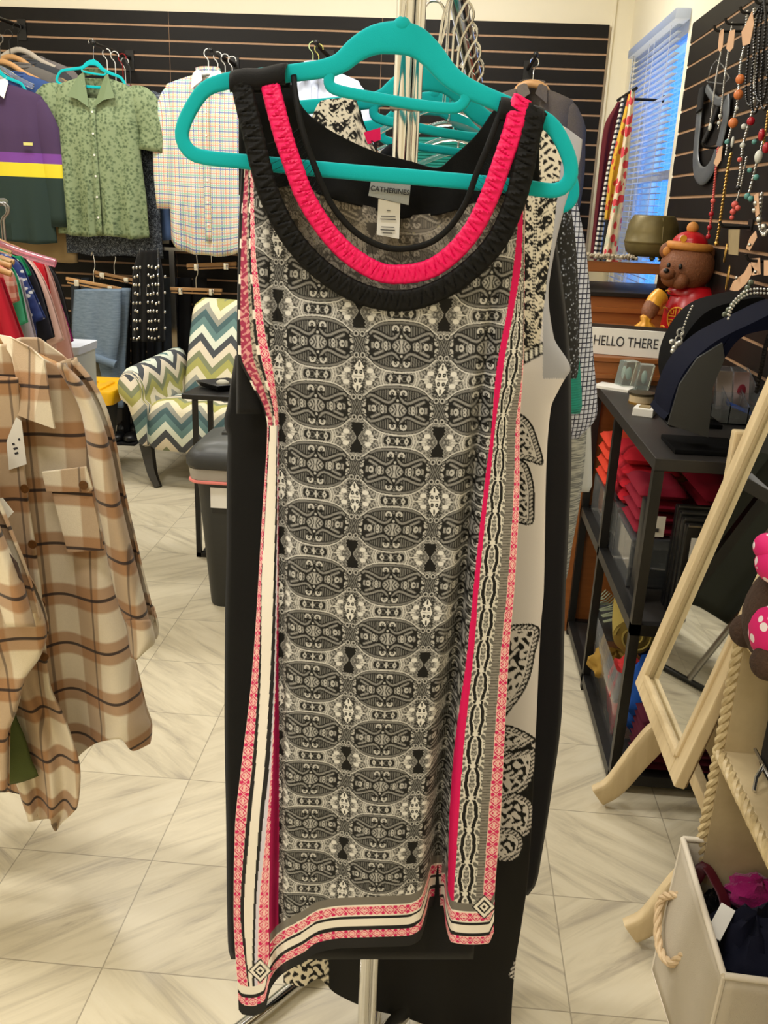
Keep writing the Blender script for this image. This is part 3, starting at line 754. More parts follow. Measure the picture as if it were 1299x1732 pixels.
# ---- back of the dress: black yoke above, faded inside of the print below it, black lower back
yk = [(488, 134), (512, 182), (548, 214), (604, 244), (652, 262), (692, 272), (740, 284), (764, 266), (804, 230), (832, 190), (845, 178)]
top = smooth_path([(a, b, 0) for a, b in yk], 60)[:, :2]
nu2 = 80; xs = np.linspace(404, 912, nu2)
ytop = np.interp(xs, [404, 420, 470, 488], [134, 130, 128, 134]); ytop = np.where(xs > 488, np.interp(xs, top[:, 0], top[:, 1]), ytop)
ytop = np.where(xs > 845, np.interp(xs, [845, 870, 912], [178, 176, 190]), ytop)
ylow = np.interp(xs, [404, 500, 532, 572, 636, 676, 740, 800, 850, 912], [330, 312, 326, 340, 356, 370, 364, 348, 330, 330])
vv = np.linspace(0, 1, 30)[:, None]
Yb = 1.082+.012*np.sin(xs*.02)[None, :]*vv+.006*np.sin(xs*.07+2*vv)*vv
G = atv(xs[None, :]+0*vv, ytop+vv*(ylow-ytop), Yb)
MB().grid(G).build('back_yoke', BLACKCLOTH, dr, solid=.002, fix=False)
X2, V2 = np.meshgrid(np.linspace(430, 884, 260), np.linspace(0, 1, 170)); yl = np.interp(X2, xs, ylow)-4; Y2 = yl+V2*(620-yl)
P2 = atv(X2, Y2, 1.085+.01*np.sin(X2*.02))
c2 = paisley(P2[..., 0]*1.05, P2[..., 2]*1.05); c2 = np.where(c2 > .2, lin((170, 160, 146)), np.where(c2 > .04, lin((128, 120, 108)), lin((88, 82, 74))))
MB().grid(P2).build('back_lining', PRINT, dr, col=c2.astype(np.float32), fix=False)
Lk = [(600, 399), (648, 391), (682, 386), (714, 379), (740, 386), (790, 384), (900, 384), (1050, 381), (1200, 380), (1400, 383), (1600, 386), (1625, 392)]
hung_cloth('back_panel', BLACKCLOTH, dr, Lk, [(600, 404), (650, 433), (700, 860), (1000, 850), (1625, 800)], 602, 1622, 1.10, .012, 3, .006, 50, 70)
# armhole facing at the left
hung_cloth('armhole_facing', BLACKCLOTH, dr, [(260, 410), (400, 404), (600, 401), (700, 400)], [(260, 420), (400, 420), (600, 432), (700, 446)], 262, 700, 1.066, .004, 1, .0, 8, 40)

# ---- neck trims
def strap(pts, w, name, mat, zig, th=.004, rise=.0032, Yf=1.018, n=180, pitch=None):
    P = smooth_path([(a, b, 0) for a, b in pts], n)
    t = np.linspace(0, 1, n)
    yd = Yf+.026*np.clip(np.abs(2*t-1), 0, 1)**5
    C = np.stack([at(p[0], p[1], y) for p, y in zip(P, yd)])
    T = np.gradient(C, axis=0); T /= np.linalg.norm(T, axis=1)[:, None]
    nrm = np.array([0, -1., 0.05]); S = np.cross(T, nrm); S /= np.linalg.norm(S, axis=1)[:, None]
    d = np.r_[0, np.cumsum(np.linalg.norm(np.diff(C, axis=0), axis=1))]
    k = 11; ws = np.linspace(-1, 1, k); G = np.zeros((n, k, 3))
    for j, a in enumerate(ws):
        ph = d/(pitch or w*.62)
        tri = 2*np.abs((ph % 1)-.5)                      # zigzag stitching across the band
        h = rise*(1-a*a)**.5*1.0
        if zig: h = h*.22+.0022*(1-np.clip(np.abs(tri*2-1-a)*1.5, 0, 1))*(abs(a) < .85)+.0012*((ph+.28*a) % 1)
        if abs(a) == 1: h = h*0
        G[:, j] = C+S*(a*w/2)[..., None] if False else C+S*(a*w/2)+nrm*h[:, None] if np.ndim(h) else C+S*(a*w/2)+nrm*h
    m = MB(); m.grid(G)
    return m.build(name, mat, dr, solid=.0018, offset=-1, fix=False), C, S
SATINP = fabric('pink_satin', (222, 6, 88), .5, .06, 600, .1, 0, .3)
SATINB = fabric('black_satin', (9, 9, 9), .6, .1, 600, .1, 0, .16)
bo, BC, BS = strap(BTRIM, 31*PXM, 'outer_trim', SATINB, True, n=420, Yf=1.014)
po, PC, PS = strap(PTRIM, 27*PXM, 'inner_trim', SATINP, True, n=420, Yf=1.016)
po['label'] = 'pink satin zigzag band'
co, CC, CS = strap(CORD, 6*PXM, 'neck_cord', SATINB, False, n=160, rise=.0007, Yf=1.022)
# zigzag threads of the open mesh between the bands
m = MB()
def zig(A, B, k):
    ia = np.linspace(0, len(A)-1, k).astype(int); ib = np.linspace(0, len(B)-1, k).astype(int)
    pts = []
    for i in range(k): pts += [A[ia[i]], B[min(ib[i]+len(B)//(2*k), len(B)-1)]]
    m.tube(pts, .0006, 4, cap=False)
    pts = []
    for i in range(k): pts += [B[ib[i]], A[min(ia[i]+len(A)//(2*k), len(A)-1)]]
    m.tube(pts, .0006, 4, cap=False)
sl = lambda A: A[int(len(A)*.13):int(len(A)*.87)]
zig(sl(BC+BS*.010), sl(PC-PS*.008), 30); zig(sl(PC+PS*.008), sl(CC), 26)
m.build('mesh_threads', SATINB, dr, fix=False)
# shoulder wraps over the hanger
def wrap(p0, p1, name):
    q = MB(); G = []
    for ang in np.linspace(-PI*.5, PI*1.5, 15)[2:13]:
        row = []
        for t in np.linspace(0, 1, 12):
            c = at(p0[0]+(p1[0]-p0[0])*t, p0[1]+(p1[1]-p0[1])*t, HY)
            row.append(c+np.array((0, -.022*math.cos(ang-PI/2+PI/2)*1.0 if False else .018*math.sin(ang-PI/2), .013*math.cos(ang-PI/2)-.006+.001*math.sin(t*9))))
        G.append(row)
    q.grid(np.array(G)); q.build(name, BLACKCLOTH, dr, solid=.003, fix=False)
wrap((394, 134), (487, 122), 'shoulder_band'); wrap((846, 178), (918, 198), 'shoulder_band')
# labels in the neck
lb = [(626, 306), (694, 308), (690, 346), (622, 332)]
q = MB(); q.prism([at(a, b, 1.066) for a, b in [(628, 302), (695, 310), (691, 347), (623, 331)]], (0, .001, 0)); lab = q.build('brand_label', fabric('label_grey', (160, 164, 164), .7, .05), dr, smooth=False)
q = MB(); q.prism([at(a, b, 1.068) for a, b in [(640, 336), (677, 344), (675, 404), (637, 397)]], (0, .001, 0)); care = q.build('care_tag', PAPER, dr, smooth=False)
# ---- lettering
def letters(name, text, org, ax, up, size, mat, parent, extrude=.0003, align='CENTER', space=1.0, bold=0.0, fit=None):
    """flat text mesh: org = centre, ax = reading direction, up = letter direction"""
    cu = bpy.data.curves.new(name, 'FONT'); cu.body = text; cu.size = size; cu.align_x = align; cu.align_y = 'CENTER'; cu.extrude = extrude; cu.space_character = space; cu.offset = bold
    o = bpy.data.objects.new(name, cu); COL.objects.link(o)
    dg = bpy.context.evaluated_depsgraph_get(); me = bpy.data.meshes.new_from_object(o.evaluated_get(dg)); bpy.data.objects.remove(o)
    if fit:
        xs_ = [v.co.x for v in me.vertices]; me.transform(Matrix.Diagonal((fit/(max(xs_)-min(xs_)), 1, 1, 1)))
    ax = Vector(ax).normalized(); up = Vector(up).normalized(); nz = ax.cross(up)
    M = Matrix((ax, up, nz)).transposed().to_4x4(); M.translation = Vector(org)-(wloc(parent) if parent else Vector())
    me.transform(M); me.materials.append(mat)
    q = bpy.data.objects.new(name, me); COL.objects.link(q); q.parent = parent; return q
a, b = at(627, 316, 1.064), at(692, 324, 1.064)
letters('lettering', 'CATHERINES', at(659.5, 322.5, 1.0645), b-a, (b-a)[2]*np.array((-1, 0, 0))+np.array((0, 0, (b-a)[0])), .0077, INK, lab, .0002, bold=.0001)
for k, (wd_, yy_) in enumerate([(6, 352), (24, 362), (26, 367), (22, 380), (24, 385), (16, 390)]):
    c = at(657-(yy_-352)*.04, yy_+4, 1.0665); MB().box(c-np.array((wd_*PXM*.5, .0004, .0004)), c+np.array((wd_*PXM*.5, .0002, .0004))).build('care_text', INK, care, smooth=False)
# ================================================================== the dresses behind
def leafcols(x, y, P):
    c = np.zeros(x.shape+(3,))+lin((226, 222, 226))
    def put(mk, v): c[mk] = v
    crm = lin((226, 218, 200))
    # printed upper part
    up = (y < 600) & (x < 955-(y-215)*.105-np.clip(y-330, 0, 200)*.02)
    pat = blobs(x, y, .20, 1.0) > .05
    dots = (blobs(x, y, .62, 2) > 1.25)
    c1 = np.where((pat ^ dots)[..., None], lin((18, 17, 17)), crm)
    top = (y < 300) & (x > 915)
    hx, hy = (x+6*np.sin(y*.2)) % 13-6.5, (y+5*np.sin(x*.15)) % 14-7
    c2 = np.where((np.hypot(hx, hy) < 4.3)[..., None], lin((18, 17, 17)), crm)
    put(up, c1[up]); put(top, c2[top])
    pt = (x < 700)&(y < 330); put(pt, c1[pt])
    bd = up & (np.abs(x-(905-(y-400)*.03)) < 3) & (y > 330); put(bd, np.where((np.sin(y*1.1) > 0)[..., None], lin((20, 20, 20)), crm)[bd])
    dg = np.abs((y-598)+.55*(x-900)); k = (dg < 11) & (y > 520) & (x < 930); put(k, np.where((np.sin((x)*.75) > -.2)[..., None] & (dg < 7)[..., None], lin((240, 238, 232)), lin((12, 12, 12)))[k])
    lining = (x > 918) & (x > 955-(y-215)*.105-np.clip(y-330, 0, 200)*.02) & (y < 640); put(lining, lin((176, 178, 190)))
    # black lower part
    dark = y > 1262+.35*np.abs(x-880)+10*np.sin(x*.09); put(dark, lin((13, 13, 14)))
    def leaf(poly, s=.42, k=0):
        Q = smooth_path([(p[0], p[1], 0) for p in poly+[poly[0]]], 60)[:, :2]
        near = (x > Q[:, 0].min()-4) & (x < Q[:, 0].max()+4) & (y > Q[:, 1].min()-4) & (y < Q[:, 1].max()+4)
        ins = np.zeros(x.shape, bool); ins[near] = inside(Q.tolist(), x[near], y[near])
        d = np.full(x.shape, 99.0); d[ins] = seg_dist(x[ins], y[ins], Q.tolist())
        wht = lin((224, 220, 222)); blk = lin((14, 14, 15))
        b = blobs(x, y, s, k) > .2
        put(ins, np.where(b[ins][:, None], blk, wht)); put(ins & (d < 12), blk)
        tick = np.sin((x*.7+y)*.95) > -.1; put(ins & (d < 9) & (d > 3) & tick, wht); put(ins & (d < 13) & (d > 10), wht)
        put(ins & (d < 2.6), blk)
    leaf([(868, 690), (896, 712), (910, 745), (918, 785), (888, 778), (862, 770)], .5, 1)
    leaf([(862, 772), (890, 782), (902, 815), (904, 850), (899, 887), (862, 868)], .5, 2)
    leaf([(830, 1068), (868, 1056), (911, 1060), (905, 1105), (893, 1155), (868, 1195), (832, 1225)], .36, 3)
    leaf([(830, 1222), (868, 1228), (906, 1250), (884, 1266), (840, 1270)], .45, 4)
    leaf([(836, 1280), (880, 1268), (906, 1268), (900, 1320), (870, 1350), (838, 1350)], .40, 5)
    leaf([(834, 1352), (872, 1340), (902, 1360), (896, 1410), (866, 1415), (836, 1400)], .40, 6)
    leaf([(834, 1402), (866, 1400), (886, 1420), (876, 1452), (850, 1458), (834, 1446)], .45, 7)
    leaf([(884, 1570), (872, 1612), (858, 1650), (880, 1652)], .8, 1)
    bt = (x < 556) & (y > 1560); put(bt, np.where((blobs(x, y, .42, 3) > .2)[..., None], lin((20, 19, 18)), crm)[bt])
    return c
ld = thing('dress', 'white dress printed with black leaves and a black lower skirt, behind the front dress', 'dress', at(740, 180, 1.25))
LL = [(160, 520), (400, 520), (800, 500), (1400, 486), (1660, 480), (1780, 560)]
LR = [(160, 985), (236, 984), (290, 976), (330, 961), (420, 938), (500, 927), (570, 936), (625, 964), (640, 955), (660, 944), (690, 931), (800, 923), (1000, 919), (1060, 914), (1250, 905), (1480, 893), (1560, 882), (1640, 870), (1740, 864), (1780, 864)]
uu = lambda x: (x-520)/(985-520)
ltop = [(0, 215), (uu(545), 170), (uu(600), 165), (uu(612), 205), (uu(640), 262), (uu(700), 330), (uu(760), 320), (uu(800), 262), (uu(835), 190), (uu(850), 176), (uu(900), 196), (uu(950), 212), (1, 236)]
lhem = [(0, 1662), (.08, 1668), (.15, 1655), (.22, 1680), (.34, 1705), (.5, 1722), (.7, 1748), (1, 1760)]
hung_cloth('body', PRINT, ld, LL, LR, 200, 1740, 1.25, .022, 3.3, .008, 330, 900, hem=lhem, colfun=leafcols, top=ltop, ph=2.2)
bd_ = thing('dress', 'plain black sleeveless dress hanging behind the white leaf print dress', 'dress', at(780, 300, 1.36))
hung_cloth('body', NAVYCLOTH, bd_, [(300, 560), (900, 560), (1500, 570)], [(300, 925), (430, 944), (560, 960), (640, 965), (760, 966), (900, 961), (1000, 956), (1200, 950), (1350, 931), (1450, 915), (1495, 906), (1514, 893)], 320, 1514, 1.36, .03, 3, .010, 60, 80, ph=1)
for sp in ([(640, 325), (655, 262), (700, 250)], [(900, 325), (880, 280), (840, 262)]):
    MB().tube(smooth_path([at(x, y, 1.36) for x, y in sp], 10), .010, 8, sec=(1, .3)).build('strap', NAVYCLOTH, bd_)
n = NT('floral_print'); f = n.voro(170, None); g = n.noise(120, 2)
FLOR = n.out(n.ramp(n.math('ADD', f, n.math('MULTIPLY', g, .5)), [(.30, L3(188, 196, 214)), (.50, L3(96, 104, 122)), (.62, L3(16, 16, 20)), (.9, L3(14, 14, 18))]), .8)
fb = thing('blouse', 'black and pale blue floral blouse edge between the black dress and the checked shirt', 'blouse', at(930, 350, 1.47))
hung_cloth('body', FLOR, fb, [(300, 700), (640, 700)], [(300, 952), (340, 962), (400, 972), (500, 978), (600, 979), (630, 977), (640, 974)], 335, 640, 1.47, .03, 3, .008, 40, 40)
tq = thing('top', 'turquoise knit top showing a sliver beside the black dress and in the neckline', 'top', at(900, 500, 1.54))
n = NT('teal_rib'); x, y, z = n.xyz(n.obj()); n.bump(n.math('SINE', n.math('MULTIPLY', z, 1400)), .5, .002)
TEAL = n.out(n.mix(n.noise(40, 2), L3(10, 128, 118), L3(22, 160, 148)), .8)
hung_cloth('body', TEAL, tq, [(230, 668), (300, 660), (695, 700)], [(230, 800), (280, 880), (500, 960), (592, 978), (690, 984), (700, 980)], 232, 700, 1.56, .025, 4, .008, 40, 40)
n = NT('gingham'); sx, sy, sz = n.xyz(n.uv())
ga = n.stripe(sx, .0085, 0, .22); gb = n.stripe(sy, .0085, 0, .22); gc = n.stripe(sx, .0085, .0, .5)
GING = n.out(n.mix(n.math('MAXIMUM', ga, gb), n.mix(n.math('MULTIPLY', gc, .4), L3(206, 212, 232), L3(160, 172, 206)), L3(36, 40, 70)), .8)
gs = thing('shirt', 'pale blue and navy checked shirt at the back of the rack beside the wooden dresser', 'shirt', at(900, 340, 1.63))
hung_cloth('body', GING, gs, [(300, 700), (740, 700)], [(300, 962), (330, 972), (400, 987), (500, 998), (600, 1003), (690, 1010), (705, 1008), (740, 978)], 320, 742, 1.63, .035, 3, .008, 50, 50)
pk = at(974, 340, 1.6)
n = NT('slub_knit'); sx, sy, sz = n.xyz(n.obj()); sl_ = n.noise(1, 3, n.comb(n.math('MULTIPLY', sx, 30), n.math('MULTIPLY', sy, 30), n.math('MULTIPLY', sz, 420)))
SLUB = n.out(n.ramp(sl_, [(.42, L3(112, 116, 118)), (.55, L3(168, 170, 168)), (.7, L3(196, 198, 194))]), .9)
cg = thing('cardigan', 'long heather grey knit cardigan hanging below the checked shirt', 'cardigan', at(900, 500, 1.70))
hung_cloth('body', SLUB, cg, [(400, 800), (1000, 800)], [(400, 960), (640, 985), (720, 992), (760, 990), (850, 980), (930, 966), (985, 956), (1000, 948)], 400, 1000, 1.71, .03, 2, .006, 30, 50)
wt = thing('top', 'plain white top hanging lowest at the back beside the grey cardigan', 'top', at(900, 500, 1.78))
hung_cloth('body', fab(198, 202, 206), wt, [(400, 800), (830, 800)], [(400, 960), (640, 992), (700, 998), (826, 1001), (832, 996)], 400, 832, 1.79, .02, 2, .004, 24, 40)
# pink clip tag on the second neckline and its black top
pt = thing('price_tag', 'small bright pink price tag at the neck of the second dress', 'tag', at(630, 225, 1.30))
MB().prism([at(a, b, 1.215) for a, b in [(615, 224), (643, 216), (644, 236), (622, 244)]], (0, .0015, 0)).build('card', SATINP, pt, smooth=False)
MB().tube([at(628, 238, 1.214), at(640, 246, 1.214), at(640, 238, 1.214)], .0008, 5).build('pin', BLACKPLASTIC, pt)
# hooks of further hangers crowding the arm
def arm_hook(k, s, label):
    p = A0+dA*s; T = thing('hanger', label, 'hanger', p, 'chrome hanger hooks on the sloping arm')
    m = MB(); R = .0185
    m.tube(np.array([(R*math.cos(t), .0, R*math.sin(t)) for t in np.linspace(PI*.98, -PI*.28, 16)]+[(.004, 0, -.03), (.0, 0, -.05), (0, 0, -.165)])+p, .0019, 6)
    m.build('hook', CHROME, T)
    q = MB(); w = .10; q.tube(smooth_path([(-w, 0, -.205), (-.05, 0, -.18), (0, 0, -.165), (.05, 0, -.18), (w, 0, -.205)], 20)+p, .004, 8)
    q.build('shoulder_bar', CLEAR, T); T.rotation_euler = (0, 0, .12*((k*37) % 5-2)*.3); return T
LA = np.linalg.norm(A1-A0)
for k, (s, w_) in enumerate([(.36, 'nearest of the chrome hooks on the sloping rack arm'), (.47, 'second chrome hook down the sloping rack arm'), (.58, 'third chrome hook down the sloping rack arm'), (.69, 'fourth chrome hook down the sloping rack arm'), (.80, 'fifth chrome hook down the sloping rack arm, near its end'), (.91, 'last chrome hook at the low end of the sloping rack arm')]):
    arm_hook(k, LA*s, w_)
# ================================================================== clothes along the back wall
def bracket(name, label, x, z, y0=5.02, mat=BLACKMETAL):
    T = thing(name, label, 'wall rail', (x, YW-.03, z))
    MB().tube([(x, YW-.036, z+.01), (x, y0, z)], .011, 8).build('arm', mat, T)
    MB().box((x-.025, YW-.037, z-.06), (x+.025, YW-.031, z+.05)).build('plate', mat, T)
    MB().ball((x, y0, z+.004), .015, 10, 6).build('end_stop', mat, T)
    return T
n = NT('leafy_green'); vo = n.voro(62, n.uv()); no = n.noise(70, 3, n.uv(), .6, 1.0)
GREENP = n.out(n.ramp(n.math('ADD', n.math('MULTIPLY', vo, .6), n.math('MULTIPLY', no, .7)), [(.38, L3(62, 76, 50)), (.55, L3(94, 110, 76)), (.72, L3(124, 138, 102))]), .8)
n = NT('navy_print'); no = n.noise(90, 3, n.uv(), .6, 1.5)
NAVYP = n.out(n.ramp(no, [(.42, L3(24, 29, 38)), (.52, L3(58, 66, 78)), (.62, L3(124, 130, 138))]), .85)
n = NT('pastel_plaid'); sx, sy, sz = n.xyz(n.uv())
c = L3(214, 212, 206); c = n.mix(0, c, c)
for per, lo, hi, rgb, f, ax in [(.046, .02, .13, (236, 150, 120), .75, 0), (.046, .50, .60, (110, 130, 190), .75, 0), (.046, .26, .36, (240, 214, 150), .6, 0), (.046, .74, .86, (150, 205, 180), .65, 0),
                               (.046, .05, .15, (110, 130, 190), .7, 1), (.046, .28, .40, (160, 215, 190), .7, 1), (.046, .54, .64, (240, 160, 130), .65, 1), (.046, .78, .88, (240, 216, 150), .6, 1)]:
    k = n.stripe((sx, sy)[ax], per, lo, hi); c = n.mix(n.math('MULTIPLY', k, min(1, f*1.25)), c, L3(*[v*.9 for v in rgb]))
PASTEL = n.out(c, .85)
n = NT('rugby_stripes'); sx, sy, sz = n.xyz(n.uv())
f = n.math('MULTIPLY', sy, -1)
RUGBY = n.out(n.ramp(f, [(0, L3(62, 40, 74)), (.335, L3(112, 58, 140)), (.385, L3(214, 196, 40)), (.455, L3(24, 44, 38))], 'CONSTANT'), .85)
STRIPEB = fab(96, 122, 170)

gl = at(160, 132, 5.06)
shirt('shirt', 'leafy green short sleeved camp collar shirt on the back wall', 'shirt', gl, .47, .80, .06, GREENP, 'short', 'camp', .15, 6, lnn=.30, spread=.075, folds=4, amp=.024, ph=.6)
h4 = dup(h1, gl+np.array((.0, -.0, .085)), None, .86, 'turquoise hanger inside the leafy green camp collar shirt on the back wall', 'x')
del h4['group']
bracket('wall_rail', 'black face out rail holding the leafy green shirt on the slat wall', gl[0]+.02, gl[2]+.158, 5.02)
rows = [(.01, .115, (NAVYP), .53, .90, 'dark grey blue patterned shirt just behind the leafy green shirt'), (.045, .195, STRIPEB, .52, .80, 'blue shirt with its shoulder showing right of the leafy green shirt'),
        (.03, .27, fab(186, 120, 92), .46, .80, 'peach shirt behind the blue shoulder on the green shirt rail'), (.06, .345, fab(222, 176, 60), .50, .74, 'yellow shirt deep behind the leafy green shirt'),
        (-.02, .42, fab(26, 28, 34), .50, .90, 'black shirt deepest on the rail behind the leafy green shirt')]
for i, (dx, dy, mt, w, L, lab_) in enumerate(rows):
    shirt('shirt', lab_, 'shirt', gl+np.array((dx, dy, -.01-.006*i)), w, L, .03, mt, 'short', 'crew', None, 0, lnn=.30, spread=.06, group='shirts behind the leafy green shirt', nv=22, nu=36, amp=.006, ph=i)
for i, (dx, dy, mt, lab_) in enumerate([(.03, .115, WHITEP, 'white plastic hanger just behind the green shirt'), (.045, .195, WHITEP, 'second white plastic hanger behind the green shirt'), (.06, .27, fab(150, 30, 34), 'dark red hanger among the white ones behind the green shirt'), (.075, .345, BLACKPLASTIC, 'black hanger behind the dark red one on the green shirt rail'), (.02, .42, WHITEP, 'white hanger deepest on the green shirt rail')]):
    hanger_simple('hanger', lab_, gl+np.array((dx, dy, -.015)), mt, .38, .07, mt, -1, th=.010, group='hangers on the green shirt rail', hh=.14)

# --- pastel plaid shirt
pl = at(352, 128, 5.06)
shirt('shirt', 'white shirt with pastel plaid lines and button down collar on the back wall', 'shirt', pl, .46, .84, .06, PASTEL, 'long', 'point', .05, 7, lnn=.62, spread=.02, folds=4, amp=.022, ph=2.0, tail=.07, flare=.0)
hanger_simple('hanger', 'white plastic hanger holding the pastel plaid shirt', pl+np.array((0, .012, .002)), WHITEP, .38, .065, WHITEP, -1, th=.011, hh=.095)
for i in range(3):
    hanger_simple('hanger', ['white hanger just behind the pastel plaid shirt', 'second white hanger behind the pastel plaid shirt', 'third white hanger behind the pastel plaid shirt'][i], pl+np.array((.03+.022*i, .09+.07*i, .0)), WHITEP, .38, .065, WHITEP, -1, th=.010, hh=.095, group='white hangers behind the pastel plaid shirt')
shirt('shirt', 'grey shirt hidden just behind the pastel plaid shirt', 'shirt', pl+np.array((.03, .10, -.01)), .45, .70, .035, fab(178, 172, 160), 'short', 'crew', None, 0, nv=20, nu=32)
bracket('wall_rail', 'black face out rail holding the pastel plaid shirt on the slat wall', pl[0]+.022, pl[2]+.112, 5.03)
# --- rugby shirt at the left edge with grey sweaters behind
rl = at(-8, 142, 5.02)
shirt('shirt', 'purple rugby shirt with yellow stripe, dark green hem and white collar', 'shirt', rl, .50, .80, .06, RUGBY, 'long', 'point', .10, 0, lnn=.66, spread=.03, folds=4, amp=.012, ph=1.1, trim=fab(222, 218, 208))
h5 = dup(h1, rl+np.array((-.0, 0, .085)), None, .86, 'turquoise hanger inside the purple rugby shirt'); 
if 'group' in h5: del h5['group']
n = NT('emblem'); emb = MB().box(rl+np.array((.16, -.075, -.30)), rl+np.array((.21, -.071, -.285))).build('chest_emblem', fab(206, 200, 120), bpy.data.objects.get('shirt') if False else None, smooth=False)
emb.parent = [o for o in COL.objects if o.get('label', '').startswith('purple rugby')][0]; emb.location = emb.location-emb.parent.location
for i, (px, py, Y, mt, w, L, lab_) in enumerate([(30, 110, 5.14, fab(96, 92, 88), .46, .66, 'charcoal grey sweater behind the purple rugby shirt'), (42, 104, 5.24, fab(60, 62, 66), .47, .62, 'dark grey sweater next behind the charcoal one'),
        (52, 98, 5.34, fab(112, 106, 104), .47, .70, 'mid grey sweater with rounded shoulder at the wall end of the rugby rail'), (20, 125, 5.08, fab(50, 74, 124), .49, .40, 'blue shirt shoulder showing above the purple rugby shirt'), (34, 118, 5.19, fab(150, 128, 92), .46, 1.0, 'tan garment whose hem shows below the rugby shirt')]):
    p = at(px, py, Y)
    shirt('sweater' if i < 3 else 'shirt', lab_, 'sweater' if i < 3 else 'shirt', p, w, L, .035, mt, 'long' if i < 3 else 'short', 'crew', None, 0, nv=22, nu=36, group='tops on the rugby shirt rail', lnn=.5 if i < 3 else .28, spread=.03)
for i, (px, py, Y, mt, lab_) in enumerate([(2, 108, 5.10, WOODH, 'wooden hanger at the left edge behind the purple rugby shirt'), (18, 100, 5.20, WOODH, 'pale wooden hanger in the charcoal sweater'), (32, 88, 5.30, fab(180, 170, 156), 'pale grey hanger in the mid grey sweater'), (-8, 118, 5.04, CLEAR, 'clear plastic hanger in front on the rugby shirt rail')]):
    hanger_simple('hanger', lab_, at(px, py, Y), mt, .40, .075, BLACKMETAL if i else STEEL, 1, th=.014, group='hangers on the rugby shirt rail', hh=.11)
p = at(28, 45, 5.5); bracket('wall_rail', 'black face out rail above the grey sweaters at the left', p[0], p[2], 5.0)
# --- pale blue shirt and brown jacket at the right
bl_ = at(535, 118, 5.06)
shirt('shirt', 'pale blue white collared shirt on the back wall behind the front dress neckline', 'shirt', bl_, .46, .80, .06, fab(204, 212, 230), 'long', 'point', .07, 5, lnn=.6, spread=.02)
hanger_simple('hanger', 'hanger with pale green hook holding the pale blue shirt', bl_+np.array((-.02, .012, .0)), WHITEP, .38, .065, fab(188, 206, 150), -1, hh=.10)
hanger_simple('hanger', 'pale green plastic hanger second on the pale blue shirt rail', bl_+np.array((0, .08, .0)), fab(188, 206, 150), .38, .065, fab(206, 200, 110), -1, hh=.10)
bracket('wall_rail', 'black face out rail holding the pale blue shirt', bl_[0]+.0, bl_[2]+.118, 5.03)
jl = at(900, 150, 5.10)
n = NT('brown_tweed'); BROWN = n.out(n.mix(n.noise(220, 2), L3(58, 50, 44), L3(96, 86, 76)), .85)
shirt('jacket', 'brown grey jacket with dark open lining on a wooden hanger on the back wall', 'jacket', jl, .44, .74, .06, BROWN, 'long', 'point', .18, 3, lnn=.58, spread=.03)
hanger_simple('hanger', 'wooden hanger with steel hook holding the brown jacket', jl+np.array((0, .0, .012)), WOODH, .30, .085, CHROME, 1, th=.020, hh=.10)
bracket('wall_rail', 'black face out rail holding the brown jacket', jl[0], jl[2]+.145, 5.03)

# ================================================================== lower rail with trousers
ra, rb = at(228, 419, 5.18), at(430, 429, 5.18)
rt_ = thing('clothes_rail', 'low steel clothes rail on a post below the pastel plaid shirt', 'clothes rail', (at(292, 500, 5.2)[0], 5.2, 0))
MB().box((ra[0], 5.19, ra[2]-.008), (rb[0]+.7, 5.215, ra[2]+.010)).build('rail', STEEL, rt_, smooth=False)
px_ = at(292, 460, 5.2)[0]
MB().box((px_-.015, 5.19, .0), (px_+.015, 5.215, ra[2]-.008)).build('post', STEEL, rt_, smooth=False)
MB().box((px_+.65, 5.19, .0), (px_+.68, 5.215, ra[2]-.008)).build('post', STEEL, rt_, smooth=False)
for xx_ in (px_, px_+.665): MB().box((xx_-.02, 5.10, 0), (xx_+.02, 5.5, .02)).build('foot', BLACKMETAL, rt_, smooth=False)
MB().box((ra[0]+.01, 5.215, ra[2]-.006), (ra[0]+.03, YW-.03, ra[2]+.008)).build('wall_stay', STEEL, rt_, smooth=False)
def clamp_hanger(a, b, label, y, hang_z, thick=.018, group='wooden trouser hangers on the low rail'):
    A, B = at(a[0], a[1], y), at(b[0], b[1], y+.04)
    T = thing('trouser_hanger', label, 'hanger', (A+B)/2, group)
    d = (B-A); q = MB(); q.obox((A+B)/2, d/2, np.array((0, .008, 0)), np.array((0, 0, thick/2)), .003); q.build('bar', WOODH, T, smooth=False)
    q = MB(); q.obox((A+B)/2-np.array((0, 0, .021)), d/2*.96, np.array((0, .005, 0)), np.array((0, 0, .004))); q.build('lower_bar', WOODH, T, smooth=False)
    for t in (.2, .8):
        c = A+d*t; MB().box(c+np.array((-.014, -.016, -.030)), c+np.array((.014, .014, .006)), .003).build('clip', CHROME, T)
    q = MB(); c = (A+B)/2; q.tube(smooth_path([c, c+np.array((0, 0, .06)), c+np.array((.012, 0, .10)), c+np.array((0, .01, max(.13, hang_z-c[2]+.02))), c+np.array((-.014, .02, max(.10, hang_z-c[2])))], 20), .0024, 6); q.build('hook', CHROME, T)
    return T
clamp_hanger((112, 471), (206, 489), 'long wooden trouser hanger clamping the faded blue jeans', 5.04, 1.10)
clamp_hanger((160, 460), (228, 474), 'wooden trouser hanger behind the one with the faded jeans', 5.14, 1.10)
clamp_hanger((288, 488), (376, 491), 'wooden trouser hanger just above the zigzag armchair back', 5.12, 1.14)
clamp_hanger((316, 449), (400, 446), 'short dark wooden trouser hanger with shiny clips at the low rail', 5.18, 1.14, .022)
n = NT('denim'); DEN = n.out(n.mix(n.noise(26, 4, n.scale(n.uv(), (1, 4, 1)), .6, .4), L3(64, 84, 106), L3(128, 146, 164)), .85)
n = NT('dark_denim'); DDEN = n.out(n.mix(n.noise(20, 3), L3(28, 33, 42), L3(58, 66, 78)), .85)
